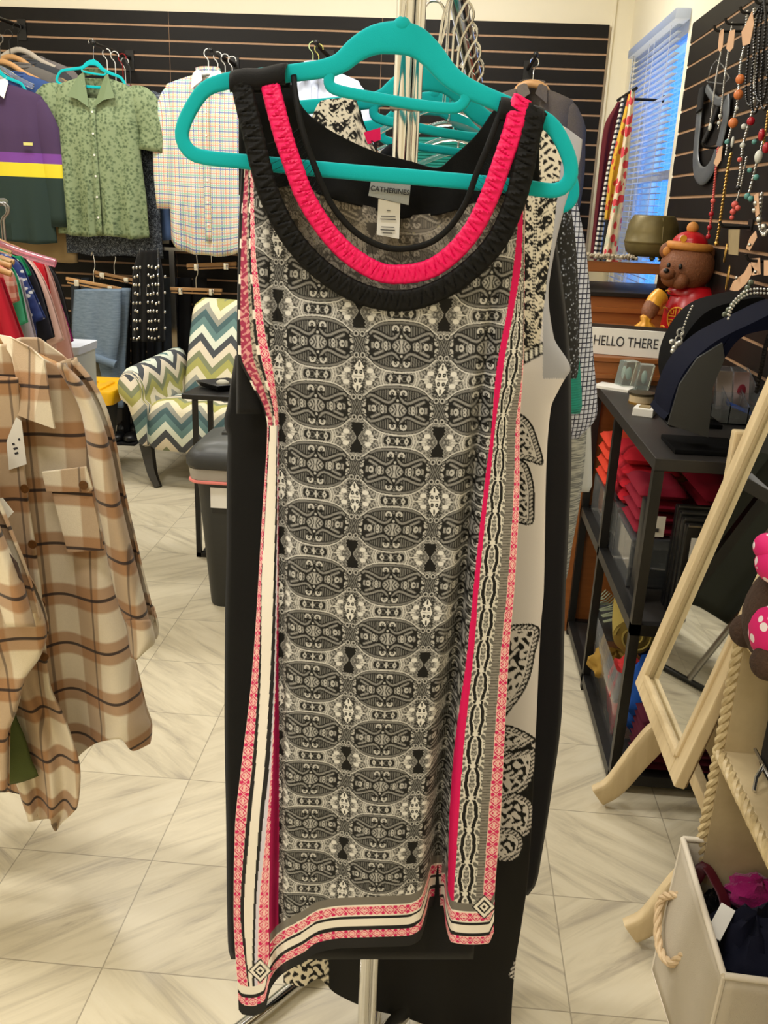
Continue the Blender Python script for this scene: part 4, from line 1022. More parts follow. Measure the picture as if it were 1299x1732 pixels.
n = NT('camouflage'); CAMO = n.out(n.ramp(n.noise(12, 3), [(.4, L3(30, 30, 24)), (.52, L3(70, 68, 50)), (.62, L3(92, 84, 62))]), .9)
j = thing('jeans', 'faded blue jeans folded in half with rolled cuffs on a wooden trouser hanger', 'trousers', at(165, 495, 5.0))
hung_cloth('leg', DEN, j, [(490, 126), (560, 122), (600, 140)], [(490, 206), (560, 204), (605, 198)], 490, 606, 4.99, .03, 2, .010, 30, 40, hem=[(0, 590), (1, 622)])
hung_cloth('leg', DEN, j, [(488, 140), (700, 185)], [(488, 222), (560, 216), (700, 208)], 488, 690, 5.06, .03, 1.5, .008, 24, 36)
q = MB(); P = [at(x, y, 4.955) for x, y in [(138, 596), (165, 606), (196, 617)]]; q.ribbon(smooth_path(P, 10), .045, .05, (0, 1, 0), 3, 12); q.build('cuff', DEN, j)
j2 = thing('trousers', 'camouflage trousers with a cuff hanging under the faded jeans', 'trousers', at(165, 610, 5.05))
hung_cloth('leg', CAMO, j2, [(600, 140), (700, 146), (760, 150)], [(600, 200), (640, 186), (760, 182)], 604, 742, 5.10, .03, 1, .008, 20, 30)
for i, (x0, x1, yb_, Y, mt, lab_) in enumerate([(205, 236, 748, 5.22, fab(16, 16, 18), 'black trousers hanging just right of the faded jeans'), (232, 262, 738, 5.28, fab(20, 21, 26), 'black trousers hanging behind the studded garment'), (250, 300, 742, 5.34, DDEN, 'dark jeans hanging behind the zigzag armchair'), (120, 152, 700, 5.30, DDEN, 'dark jeans hanging behind the left side of the faded jeans'), (300, 350, 700, 5.36, fab(16, 16, 18), 'black trousers hidden behind the zigzag armchair back')]):
    T = thing('trousers', lab_, 'trousers', at((x0+x1)/2, 480, Y), 'dark trousers on the low rail')
    for a_, b_ in ((x0, (x0+x1)/2-1), ((x0+x1)/2+1, x1)):
        hung_cloth('leg', mt, T, [(470, a_), (yb_, a_+2)], [(470, b_), (yb_, b_)], 470, yb_, Y, .02, 1, .006, 14, 24)
# studded garment
st_ = thing('skirt', 'black garment with rows of silver studs hanging between the jeans and the armchair', 'skirt', at(250, 420, 5.02))
hung_cloth('body', BLACKCLOTH, st_, [(424, 234), (470, 224), (578, 224)], [(424, 268), (470, 276), (578, 279)], 424, 578, 5.02, .04, 4, .010, 40, 40)
k = 0
q = MB()
for i, yy_ in enumerate(range(452, 580, 15)):
    for xs_ in ([228, 233, 250, 255, 260, 266, 279] if i % 2 else [226, 231, 236, 251, 257, 263, 268]):
        q.ball(at(xs_+RNG.uniform(-1, 1), yy_+RNG.uniform(-2, 2), 4.972), (.0065, .004, .009), 6, 4)
sd = q.build('studs', CHROME, st_, fix=False); sd['kind'] = 'stuff'
for i, x in enumerate((236, 247, 258, 267)):
    MB().tube([at(x, 420, 5.0), at(x+1, 500, 4.972)], .0016, 5).build('clear_strap', CLEAR, st_)
# mixed hems under the front shirts
for i, (x0, x1, y0_, y1_, Y, rgb, lab_) in enumerate([(96, 130, 392, 430, 5.30, (98, 52, 44), 'brown red hem showing under the dark patterned shirt'), (130, 170, 396, 424, 5.34, (150, 126, 100), 'tan hem below the leafy green shirt'), (172, 214, 398, 430, 5.30, (186, 166, 140), 'beige hem below the right half of the leafy green shirt'), (214, 242, 385, 404, 5.26, (16, 92, 124), 'teal blue hem between the leafy green and plaid shirts'), (240, 288, 384, 412, 5.32, (176, 170, 152), 'pale grey hem left below the pastel plaid shirt')]):
    T = thing('garment', lab_, 'garment', at((x0+x1)/2, y0_-60, Y), 'hems of garments behind the front shirts')
    hung_cloth('body', fab(*rgb), T, [(y0_-70, x0), (y1_, x0)], [(y0_-70, x1), (y1_, x1-2)], y0_-70, y1_, Y, .015, 2, .006, 16, 16)
# boots in the dark at the wall foot
for i, (x, y) in enumerate([(170, 742), (206, 744), (228, 745)]):
    p = atZ(x, y, .0); p[1] = min(p[1], 5.45)
    T = thing('shoe', ['black shoe under the trousers, leftmost of three', 'black shoe under the trousers, middle of three', 'black shoe under the trousers, rightmost of three'][i], 'shoe', p, 'black shoes under the trousers')
    MB().ball(p+np.array((0, -.06, .035)), (.045, .07, .034), 12, 8).ball(p+np.array((0, .06, .055)), (.042, .08, .054), 12, 8).build('upper', BLACKPLASTIC, T)
    MB().box(p+np.array((-.045, -.13, 0)), p+np.array((.045, .14, .016)), .006).build('sole', fab(30, 30, 30), T)
# ================================================================== left rack of small tops
n = NT('blue_floral'); BLUEF = n.out(n.ramp(n.voro(60, n.uv()), [(.22, L3(220, 222, 226)), (.32, L3(40, 62, 128)), (.8, L3(24, 42, 104))]), .85)
n = NT('coral_check'); sx, sy, sz = n.xyz(n.uv()); CORAL = n.out(n.mix(n.math('MULTIPLY', n.math('ADD', n.stripe(sx, .03, 0, .4), n.stripe(sy, .03, 0, .4)), .4), L3(206, 120, 104), L3(240, 216, 196)), .85)
kids = [([(-12, 452), (0, 471), (39, 579)], 2.28, fab(176, 26, 46), 'crimson'), ([(-10, 440), (0, 449), (17, 460), (30, 512)], 2.36, CORAL, 'coral checked'), ([(-8, 434), (0, 438), (22, 460), (45, 549)], 2.44, fab(70, 168, 128), 'mint green'),
        ([(0, 434), (33, 471), (61, 582)], 2.52, fab(176, 166, 178), 'lilac grey'), ([(-2, 426), (10, 430), (32, 445), (48, 479), (76, 542)], 2.60, BLUEF, 'blue white flowered'), ([(0, 420), (33, 434), (52, 468)], 2.68, fab(16, 132, 84), 'bright green'),
        ([(20, 426), (33, 430), (56, 460), (84, 545), (91, 574)], 2.76, fab(28, 28, 40), 'navy black'), ([(30, 428), (45, 434), (71, 471), (108, 579)], 2.84, fab(224, 186, 176), 'pale pink'), ([(36, 424), (48, 430), (71, 445), (84, 500)], 2.92, fab(204, 30, 46), 'scarlet'),
        ([(60, 434), (74, 441), (89, 475), (122, 601), (134, 653)], 3.00, fab(196, 150, 142), 'dusty rose'), ([(66, 442), (85, 475), (108, 534), (124, 581)], 3.08, fab(152, 26, 110), 'magenta'), ([(64, 436), (80, 445), (97, 471), (120, 552)], 3.16, fab(26, 24, 26), 'black')]
LOCS = []
for i, (ed, Y, mt, cn) in enumerate(kids):
    re_ = [(y, x) for x, y in ed]; y0, yc = ed[0][1], ed[-1][1]
    yb = max(yc-10, 560)+25; xb = ed[-1][0]-8
    body_r = [p for p in re_ if p[0] < yc-40]+[(yc-30, np.interp(yc-30, [p[0] for p in re_], [p[1] for p in re_])-6), (yb, xb-4)]
    cX = ed[0][0]-75
    T = thing('top', cn+' small top on the left rail', 'top', at(cX, y0, Y), 'small tops on the left rail')
    hung_cloth('body', mt, T, [(y0, cX-40), (yb, cX-100)], body_r, y0, yb, Y, .022, 3, .008, 36, 40, top=[(0, y0+30), (.4, y0-4), (1, y0)], ph=i)
    lw = [(y, x-30+8*(k == 0)) for k, (y, x) in enumerate(re_[1:])]
    hung_cloth('sleeve', mt, T, lw, re_[1:], re_[1][0], yc, Y-.012, .022, 1, .003, 14, 24, hem=[(0, yc+8), (1, yc-4)])
    loc = at(cX+22, y0-8, Y); loc[2] += .012
    hanger_simple('hanger', ['wooden hanger in the ', 'pale wooden hanger in the '][i % 2]+cn+' top on the left rail', loc, WOODH, .26, .035, STEEL, 1, th=.008, group='wooden hangers on the left rail', hh=max(.05, 1.395-loc[2]-.03)); LOCS.append(loc)
ra_, rb2 = LOCS[0], LOCS[-1]; dd_ = (rb2-ra_)/np.linalg.norm(rb2-ra_); ra_ = ra_-dd_*.08; rb2 = rb2+dd_*.08
lr = thing('clothes_rail', 'steel clothes rail at the left edge carrying the small colourful tops', 'clothes rail', (ra_[0], ra_[1], 0))
MB().tube([(ra_[0], ra_[1], 1.397), (rb2[0], rb2[1], 1.397)], .0125, 10).build('rail', STEEL, lr)
for p_ in (ra_, LOCS[4]):
    MB().tube([(p_[0], p_[1], 0.02), (p_[0], p_[1], 1.397)], .0125, 10).build('post', STEEL, lr)
    MB().tube([(p_[0]-.22, p_[1], .015), (p_[0]+.10, p_[1], .015)], .013, 8).build('foot', BLACKMETAL, lr)
p = at(-22, 414, 2.72)
PINKCL = NT('pink_clear'); PINKCL = PINKCL.out(L3(240, 170, 190), .1, 0, Transmission_Weight=.7, IOR=1.4)
hanger_simple('hanger', 'clear pink plastic hanger with rounded end at the top of the left rail', p, PINKCL, .42, .045, CLEAR, 1, th=.013)

# ================================================================== plaid overshirts at the left
n = NT('shacket_plaid'); sx, sy, sz = n.xyz(n.uv())
wob = n.math('MULTIPLY', n.math('SUBTRACT', n.noise(5, 2), .5), .016); sy = n.math('ADD', sy, wob)
P_ = .112
def soft(x, per, c, w, s):
    f = n.math('FRACT', n.math('ADD', n.math('DIVIDE', x, per), 20.5-c)); d = n.math('ABSOLUTE', n.math('SUBTRACT', f, .5))
    return n.math('SUBTRACT', 1, n.math('MINIMUM', 1, n.math('MAXIMUM', 0, n.math('DIVIDE', n.math('SUBTRACT', d, w), s))))
fuzz = n.noise(240, 2)
hb = soft(sy, P_, .0, .20, .05); hl = soft(sy, P_, .0, .022, .014)
vb = soft(sx, .098, .0, .22, .04); vl = soft(sx, .098, .12, .015, .012)
c = n.mix(n.math('MULTIPLY', fuzz, .35), L3(226, 214, 190), L3(204, 190, 164))
c = n.mix(n.math('MULTIPLY', vb, .62), c, L3(164, 128, 92))
c = n.mix(n.math('MULTIPLY', hb, .66), c, L3(154, 100, 48))
c = n.mix(n.math('MULTIPLY', vl, .62), c, L3(62, 52, 48))
c = n.mix(n.math('MULTIPLY', hl, .9), c, L3(44, 38, 40))
n.bump(n.noise(420, 2), .3, .002)
SHACK = n.out(c, .95, 0, Specular_IOR_Level=.15, Sheen_Weight=.15)
sk = thing('overshirt', 'brown and cream plaid overshirt with chest pocket on a wooden hanger', 'jacket', at(10, 590, 1.62))
skY = 1.62
hung_cloth('body', SHACK, sk, [(585, -60), (640, -130), (800, -150), (1280, -190)], [(585, 84), (612, 116), (640, 134), (700, 146), (800, 158), (900, 174), (1000, 196), (1100, 224), (1200, 247), (1235, 257), (1275, 250)],
           585, 1262, skY, .05, 2.7, .040, 120, 140, fpow=1.6, hem=[(0, 1330), (.35, 1330), (.55, 1345), (.66, 1310), (.72, 1285), (.80, 1256), (.88, 1250), (.94, 1270), (1, 1258)], top=[(0, 640), (.22, 600), (.4, 582), (.6, 582), (.78, 600), (1, 640)], ph=.9)
hung_cloth('front_panel', SHACK, sk, [(640, -90), (1000, -60), (1300, 20), (1400, 52)], [(640, 30), (800, 42), (1000, 70), (1100, 78), (1157, 84), (1225, 113), (1312, 136), (1345, 134), (1372, 128), (1395, 110)], 640, 1404, 1.525, .012, 2.2, .016, 60, 110, fpow=1.3, ph=2.5, hem=[(0, 1390), (.5, 1385), (.72, 1406), (1, 1368)])
hung_cloth('sleeve', SHACK, sk, [(618, 96), (700, 138), (800, 154), (900, 174), (1000, 194), (1062, 215)], [(618, 112), (650, 142), (690, 164), (760, 187), (850, 205), (950, 229), (1040, 251), (1062, 256)], 614, 1062, 1.555, .035, 1, .004, 30, 70)
hung_cloth('cuff', SHACK, sk, [(1052, 213), (1112, 222)], [(1040, 252), (1082, 262), (1116, 240)], 1048, 1114, 1.550, .038, 1, .002, 20, 12, hem=[(0, 1112), (.5, 1116), (1, 1090)])
q = MB(); q.prism([at(a, b, y) for a, b, y in [(0, 566, 1.60), (18, 569, 1.57), (53, 587, 1.55), (76, 608, 1.545), (94, 724, 1.53), (60, 712, 1.525), (29, 700, 1.525), (33, 655, 1.54), (22, 603, 1.56)]], (0, -.006, 0)); cl_ = q.build('collar', SHACK, sk, smooth=False)
q = MB(); q.prism([at(a, b, y) for a, b, y in [(-70, 580, 1.6), (-30, 610, 1.56), (2, 662, 1.535), (13, 752, 1.525), (-30, 742, 1.525), (-90, 700, 1.53)]], (0, -.006, 0)); q.build('collar', SHACK, sk, smooth=False)
def planar_uv(o, du=.0, dv=0.0):
    me = o.data; ul = me.uv_layers[0].data
    for l in me.loops:
        c = me.vertices[l.vertex_index].co; ul[l.index].uv = (c.x+du, c.z+dv)
for o in sk.children:
    if o.name.startswith('collar'): planar_uv(o, .03, .05)
def fpatch(name, pts, y, th, du=0, dv=0, bev=.002):
    q = MB(); q.prism([at(a, b, y) for a, b in pts], (0, -th, 0)); o = q.build(name, SHACK, sk, smooth=False, bevel=bev); planar_uv(o, du, dv); return o
fpatch('pocket', [(88, 830), (155, 826), (177, 930), (115, 934)], 1.551, .004, .02, .03)
fl = fpatch('pocket_flap', [(72, 797), (147, 788), (159, 828), (150, 832), (80, 831)], 1.546, .006, .05, .04)
HORN = plain('horn_button', (96, 62, 30), .3, 0, .5, 160)
def button(px, py, y, r=.0085): 
    MB().lathe([(.001, 0), (r, 0), (r*1.05, .002), (r*.8, .004), (.002, .0025)], at(px, py, y)-np.array((0, .004, 0)), 14, 'y').build('button', HORN, sk)
button(142, 820, 1.537); button(43, 826, 1.508); button(56, 920, 1.506); button(70, 1021, 1.504); button(76, 1110, 1.504)
whg = thing('hanger', 'wooden hanger with round bar inside the plaid overshirt', 'hanger', at(0, 600, 1.60))
q = MB(); q.tube([at(-130, 690, 1.60), at(34, 656, 1.535)], .006, 8); q.build('trouser_bar', WOODH, whg)
q = MB(); q.tube(smooth_path([at(-150, 650, 1.62), at(-60, 590, 1.62), at(-30, 572, 1.62), at(10, 580, 1.62), at(60, 606, 1.62), at(100, 625, 1.62)], 20), .012, 8, sec=(1, .6)); q.build('shoulder_bar', WOODH, whg)
c0 = at(-28, 570, 1.62); q = MB(); hook(q, c0, .07, .0026, 1); q.build('hook', STEEL, whg)
fr = thing('clothes_rail', 'steel clothes rail outside the left edge carrying the plaid overshirts', 'clothes rail', (-1.0, 1.62, 0))
MB().tube([(c0[0]-.42, 1.66, c0[2]+.092-.012), (c0[0]+.004, 1.60, c0[2]+.092-.012)], .0105, 10).build('rail', STEEL, fr)
MB().tube([(c0[0]-.42, 1.66, .02), (c0[0]-.42, 1.66, c0[2]+.08)], .0125, 10).build('post', STEEL, fr)
MB().tube([(c0[0]-.42, 1.45, .015), (c0[0]-.42, 1.90, .015)], .013, 8).build('foot', BLACKMETAL, fr)
def tag_card(pts, y, label, lines):
    T = thing('price_tag', label, 'tag', at(pts[0][0], pts[0][1], y), 'white price tags on the plaid overshirts')
    q = MB(); q.prism([at(a, b, y) for a, b in pts], (0, .0008, 0)); cd = q.build('card', PAPER, T, smooth=False)
    for (x0, y0_, x1, y1_) in lines:
        MB().prism([at(a, b, y-.0006) for a, b in [(x0, y0_), (x1, y1_), (x1+1.5, y1_+3.5), (x0+1.5, y0_+3.5)]], (0, .0004, 0)).build('print_line', INK, T, smooth=False)
    return T
tag_card([(27, 706), (36, 712), (45, 785), (15, 795), (11, 748), (14, 738)], 1.512, 'white price tag hanging from the plaid overshirt collar', [(20, 750, 24, 749), (22, 758, 29, 756), (24, 766, 30, 764), (30, 742, 33, 741)])
tag_card([(-14, 846), (4, 842), (23, 866), (0, 892), (-14, 880)], 1.40, 'white price tag on the nearer plaid overshirt at the left edge', [(-6, 862, 2, 860)])
s2 = thing('overshirt', 'nearer brown plaid overshirt cut by the left edge of the photo', 'jacket', at(-40, 800, 1.44))
hung_cloth('body', SHACK, s2, [(760, -120), (1000, -240), (1345, -300)], [(760, -40), (912, 2), (950, 18), (998, 56), (1072, 79), (1110, 68), (1148, 42), (1213, 24), (1244, 13), (1335, 12)], 760, 1340, 1.42, .045, 2.4, .014, 70, 90, ph=.4)
hung_cloth('sleeve', SHACK, s2, [(740, -110), (900, -40), (1060, 10)], [(740, -70), (900, 4), (1000, 44), (1060, 60)], 740, 1060, 1.36, .03, 1, .004, 24, 40)
q = MB(); q.prism([at(a, b, 1.345) for a, b in [(8, 925), (30, 952), (40, 985), (18, 960)]], (0, -.002, 0)); o = q.build('cuff_edge', SHACK, s2, smooth=False)
gr = thing('shirt', 'olive green cloth corner showing between the two plaid overshirts', 'shirt', at(-20, 1000, 1.49))
OLIVE = fab(82, 92, 48)
hung_cloth('body', OLIVE, gr, [(900, -120), (1330, -120)], [(900, -20), (1210, 27), (1247, 42), (1290, 55), (1312, 65), (1323, 50), (1331, 20)], 900, 1330, 1.50, .012, 2, .006, 30, 40, hem=[(0, 1335), (.75, 1331), (.88, 1326), (1, 1312)])
h6 = hanger_simple('hanger', 'wooden hanger of the nearer plaid overshirt outside the left edge', at(-190, 750, 1.44), WOODH, .28, .06, STEEL, 1, th=.010, hh=.16)
hanger_simple('hanger', 'wooden hanger of the olive green cloth outside the left edge', at(-80, 880, 1.51), WOODH, .20, .04, STEEL, 1, th=.010, hh=.2)

# ================================================================== zigzag armchair
n = NT('zigzag_weave'); sx, sy, sz = n.xyz(n.uv())
per, ampz, bh = .175, .075, .37
tri = n.math('MULTIPLY', n.math('PINGPONG', sx, per/2), ampz*2/(per/2)/2*1.15)
w = n.math('FRACT', n.math('DIVIDE', n.math('ADD', n.math('SUBTRACT', sy, tri), 9.25), bh))
w = n.math('ADD', w, n.math('MULTIPLY', n.math('SUBTRACT', n.noise(300, 2), .5), .006))
CH = [(0, (62, 92, 96)), (.10, (150, 150, 138)), (.19, (226, 216, 186)), (.31, (170, 166, 90)), (.43, (128, 134, 100)), (.53, (226, 214, 190)), (.66, (64, 68, 74)), (.77, (220, 226, 208)), (.89, (96, 130, 128))]
ZZ = n.ramp(w, [(p, L3(*c)) for p, c in CH], 'CONSTANT')
n.bump(n.noise(700, 1), .25, .002)
ZIG = n.out(n.mix(n.math('MULTIPLY', n.noise(380, 1), .25), ZZ, (.12, .12, .11)), .9)
ch = thing('armchair', 'armchair upholstered in teal, olive and cream zigzag with dark curved legs', 'armchair', (-1.22, 4.66, 0))
CA = math.radians(-9)
def cw(p):                                               # chair space (x right, y back, z up) to the room
    p = np.asarray(p, float); c, s_ = math.cos(CA), math.sin(CA)
    return np.stack([-1.225+p[..., 0]*c-p[..., 1]*s_, 4.32+p[..., 0]*s_+p[..., 1]*c, p[..., 2]], -1)
def upholst(name, secs, uvf, close=True, sub=1):
    """loft of closed sections (each k points, chair space)"""
    S = np.array(secs); m_, k_ = S.shape[:2]; q = MB()
    F = [(i*k_+j, i*k_+(j+1) % k_, (i+1)*k_+(j+1) % k_, (i+1)*k_+j) for i in range(m_-1) for j in range(k_)]
    F += [tuple(range(k_))[::-1], tuple((m_-1)*k_+j for j in range(k_))]
    q.add(cw(S.reshape(-1, 3)), F, np.array([uvf(p) for p in S.reshape(-1, 3)])); return q.build(name, ZIG, ch, autosharp=False)
def rrect(cx, cy, hx, hy, r, k=6):
    out = []
    for q_, (sx_, sy_) in enumerate([(1, 1), (-1, 1), (-1, -1), (1, -1)]):
        for t in np.linspace(0, PI/2, k):
            a = t+q_*PI/2; out.append((cx+sx_*(hx-r)+r*math.cos(a), cy+sy_*(hy-r)+r*math.sin(a)))
    return out
# back: sections stacked upward, leaning back, rounded over at the top
secs = []
for t in np.linspace(0, 1, 18):
    z = .36+t*.55; lean = .40+.17*t+.05*t*t; e = math.sqrt(max(0, 1-max(0, (t-.86)/.14)**2)); hx = .255*(.86+.14*e)+.02*t; hy = .075*(.25+.75*e)
    secs.append([(x, y, z) for x, y in rrect(0, lean, hx, hy, min(hx, hy)*.6)])
upholst('backrest', secs, lambda p: (p[0]+.0875+.01, p[2]+.0))
# seat: sections from front to back
secs = []
for t in np.linspace(0, 1, 14):
    y = -.02+t*.46; e = math.sqrt(max(0, 1-max(0, (.16-t)/.16)**2)); zt = .455-.03*t; h_ = (zt-.20)/2*(.80+.20*e)
    secs.append([(x, y, z) for x, z in rrect(0, .20+h_, .275, h_, .05)])
upholst('seat', secs, lambda p: (p[0]+.0875, p[2]+.9*max(0, p[1])+.06))
# arms: rolled outwards, swept front to back
for s_ in (-1, 1):
    secs = []
    for t in np.linspace(0, 1, 16):
        y = -.035+t*.55; top = .595+.035*t; fl_ = .055-.02*t; e = .86+.14*math.sin(PI*min(1, t*6+.02)/2)
        ring = []
        prof = [(0, .20), (.05, .20), (.072, .30), (.10, .40), (.128, .48), (.138, .54), (.12, top-.01), (.075, top+.012), (.03, top), (-.004, .54), (-.012, .46), (-.004, .32)]
        for x, z in smooth_path([(a, b, 0) for a, b in prof+[prof[0]]], 34)[:-1, :2]: ring.append((s_*(.272+(x-.04)*e+.04+(fl_*.5 if z > .45 else 0)), y, .4+(z-.4)*e))
        secs.append(ring[::s_])
    upholst('armrest', secs, lambda p: ((p[0] if abs(p[1]+.035) < .004 else p[1]*1.0+.0), p[2]+.07+(abs(p[0])-.3)*.3*(abs(p[1]+.035) > .004)))
LEGM = plain('dark_leg', (22, 19, 17), .35, 0, .2)
for (x, y, dx, dy) in ((-.30, .03, .075, -.06), (.29, .03, .03, -.085), (-.26, .47, -.03, .12), (.26, .47, .03, .12)):
    P = smooth_path([(x-dx*.3, y-dy*.3, .21), (x, y, .13), (x+dx*.4, y+dy*.5, .06), (x+dx, y+dy, .0)], 12)
    q = MB(); q.tube(cw(P), np.linspace(.042, .022, 12), 4, up=(.7, .7, .01)); q.build('leg', LEGM, ch, smooth=False)
# ================================================================== side table, dish, bin
tb = thing('side_table', 'small black metal side table in front of the armchair', 'table', (-.78, 3.60, 0))
TZ = .70
q = MB(); q.prism([at(307, 693, 3.42), at(352, 653, 3.70), at(352, 653, 3.70)+np.array((.42, -.01, 0)), at(307, 693, 3.42)+np.array((.46, 0, 0))], (0, 0, -.022))
v = q.v[0]; v[:4, 2] = TZ; v[4:, 2] = TZ-.022
q.build('tabletop', BLACKMETAL, tb, smooth=False, bevel=.004)
A_, B_ = v[0].copy(), v[1].copy(); Rr = v[3].copy(); Rb_ = v[2].copy()
tx0, ty0 = A_[0]+.05, A_[1]+.02
for (x, y) in ((tx0, ty0), (tx0+.0, Rb_[1]-.02), (Rr[0]-.03, ty0), (Rr[0]-.05, Rb_[1]-.02)):
    MB().box((x-.010, y-.010, 0), (x+.010, y+.010, TZ-.022)).build('leg', BLACKMETAL, tb, smooth=False)
MB().box((tx0-.01, ty0-.01, .0), (Rr[0]-.03, ty0+.01, .02)).build('floor_bar', BLACKMETAL, tb, smooth=False)
MB().box((tx0+.01, ty0, .0), (tx0+.03, Rb_[1]-.02, .02)).build('floor_bar', BLACKMETAL, tb, smooth=False)
ds_ = thing('tray', 'small black dish with a pale item on the black side table', 'tray', at(372, 668, 3.56))
c = np.array((at(372, 668, 3.56)[0]+.01, 3.57, TZ)); q = MB(); q.lathe([(.03, 0), (.075, .004), (.095, .026), (.090, .028), (.07, .010), (.01, .008)], c, 4, rx=1.2); q.build('dish', BLACKPLASTIC, ds_, smooth=False)
MB().ball(c+np.array((0, 0, .022)), (.028, .02, .014), 8, 6).build('pale_item', fab(180, 176, 160), ds_)
tc = thing('rubbish_bin', 'black plastic rubbish bin with lid and liner below the side table', 'bin', (-.70, 3.05, 0))
GREYB = plain('bin_black', (38, 39, 38), .5, 0, .1); BINLID = plain('bin_lid', (72, 74, 72), .45, 0, .1)
def rr3(cx, cy, hx, hy, r, z): return [(cx+x, cy+y, z) for x, y in rrect(0, 0, hx, hy, r)]
def loft(secs, cap=True):
    S = np.array(secs); m_, k_ = S.shape[:2]; q = MB()
    F = [(i*k_+j, i*k_+(j+1) % k_, (i+1)*k_+(j+1) % k_, (i+1)*k_+j) for i in range(m_-1) for j in range(k_)]
    if cap: F += [tuple(range(k_))[::-1], tuple((m_-1)*k_+j for j in range(k_))]
    return q.add(S.reshape(-1, 3), F)
bx, by = -.655, 3.08
loft([rr3(bx, by, .165, .11, .04, .0), rr3(bx, by, .168, .114, .04, .01), rr3(bx, by, .205, .145, .05, .545)]).build('body', GREYB, tc)
loft([rr3(bx, by, .212, .152, .05, .50), rr3(bx, by, .222, .160, .05, .505), rr3(bx, by, .226, .163, .05, .545), rr3(bx, by, .205, .15, .05, .552)]).build('liner', NT('bag').out(L3(176, 168, 156), .35, 0, Transmission_Weight=.3), tc)
MB().tube([(x, y, .498) for x, y in [(p[0], p[1]) for p in rr3(bx, by, .222, .160, .05, 0)]], .006, 6).build('liner_edge', fab(222, 130, 120), tc)
loft([rr3(bx, by, .228, .168, .06, .548), rr3(bx, by, .234, .174, .06, .558), rr3(bx, by, .234, .174, .06, .585), rr3(bx, by, .22, .16, .06, .605)]).build('lid', GREYB, tc)
loft([rr3(bx, by, .21, .15, .06, .603), rr3(bx, by, .195, .137, .06, .628), rr3(bx, by, .12, .08, .05, .64)]).build('lid_top', BINLID, tc)
MB().box((bx-.13, by-.03, .632), (bx-.02, by+.03, .65), .006).build('lid_flap', GREYB, tc)
MB().box((bx-.145, by-.142, .40), (bx-.055, by-.134, .475)).build('label', PAPER, tc, smooth=False)
MB().box((bx-.075, by-.147, .375), (bx-.05, by-.135, .44)).build('label', fab(206, 196, 170), tc, smooth=False)
MB().box((bx-.14, by-.1395, .38), (bx-.08, by-.132, .40)).build('label', BLACKPLASTIC, tc, smooth=False)
# yellow lid on a dark tote, clear box behind
yl = thing('storage_tote', 'dark storage tote with yellow lid behind the plaid overshirt', 'storage box', (-1.15, 2.75, 0))
YEL = plain('yellow_plastic', (232, 178, 8), .35, 0, .06)
cy_ = at(192, 664, 4.35); X1, YF_, ZL = cy_[0], 4.35, cy_[2]
yl.location = (X1-.25, YF_+.18, 0)
loft([rr3(X1-.28, YF_+.18, .14, .13, .03, .0), rr3(X1-.27, YF_+.18, .185, .15, .03, ZL-.05)]).build('tub', plain('tote_black', (26, 28, 27), .4), yl)
loft([rr3(X1-.25, YF_+.18, .235, .175, .03, ZL-.07), rr3(X1-.25, YF_+.18, .25, .19, .03, ZL-.01), rr3(X1-.25, YF_+.18, .245, .185, .03, ZL+.004), rr3(X1-.25, YF_+.18, .215, .155, .03, ZL+.004), rr3(X1-.25, YF_+.18, .21, .15, .03, ZL-.012)]).build('lid', YEL, yl)
for k in range(4): MB().box((X1-.41+k*.09, YF_+.07, ZL-.014), (X1-.37+k*.09, YF_+.29, ZL-.002), .004).build('lid_rib', YEL, yl)
cb = thing('plastic_box', 'clear plastic box with blue and white lid behind the small tops', 'storage box', (0, 0, 0))
b0 = at(118, 600, 3.4); cb.location = (b0[0]-.12, 3.5, 0)
loft([rr3(b0[0]-.10, 3.5, .12, .09, .02, .0), rr3(b0[0]-.10, 3.5, .12, .09, .02, .02), rr3(b0[0]-.10, 3.5, .13, .10, .02, b0[2]-.0)]).build('box', plain('frosted', (190, 194, 196), .3, 0, .05, Transmission_Weight=.45), cb)
loft([rr3(b0[0]-.10, 3.5, .135, .105, .02, b0[2]), rr3(b0[0]-.10, 3.5, .138, .108, .02, b0[2]+.03)]).build('lid', fab(186, 190, 200), cb)
MB().box((b0[0]-.06, 3.385, b0[2]-.03), (b0[0]-.03, 3.40, b0[2]+.04), .003).build('latch', fab(40, 56, 130), cb)
# ================================================================== right side: black shelf table
sf = thing('shelf_unit', 'black metal three tier shelf unit standing between the rack and the mirror', 'shelf', (.68, 2.5, 0))
SX0, SX1, SY0, SY1, SZ = .497, .862, 2.022, 2.96, .915
SHB = plain('shelf_black', (34, 31, 29), .5, 0, .2, 25)
def lev(z, nm, th=.03): MB().box((SX0, SY0, z-th), (SX1, SY1, z), .002).build(nm, SHB, sf, smooth=False)
lev(SZ, 'top_board'); 
for z in (.49, .055):
    for lo, hi in [((SX0, SY0), (SX0+.024, SY1)), ((SX1-.024, SY0), (SX1, SY1)), ((SX0, SY0), (SX1, SY0+.024)), ((SX0, SY1-.024), (SX1, SY1))]:
        MB().box((lo[0], lo[1], z-.03), (hi[0], hi[1], z)).build('rail', BLACKMETAL, sf, smooth=False)
    MB().box((SX0+.02, SY0+.02, z-.018), (SX1-.02, SY1-.02, z-.004)).build('shelf_board', SHB, sf, smooth=False)
for y in (SY0, 2.545, SY1-.024):
    for x in (SX0, SX1-.024): MB().box((x, y, 0), (x+.024, y+.024, SZ-.03)).build('leg', BLACKMETAL, sf, smooth=False)
VELV = fabric('navy_velvet', (6, 10, 29), .85, .15, 900, .1, 0, .12); BVEL = fabric('black_velvet', (8, 8, 9), .85, .15, 900, .1, 0, .1)
DGREY = plain('charcoal_board', (40, 41, 40), .65)
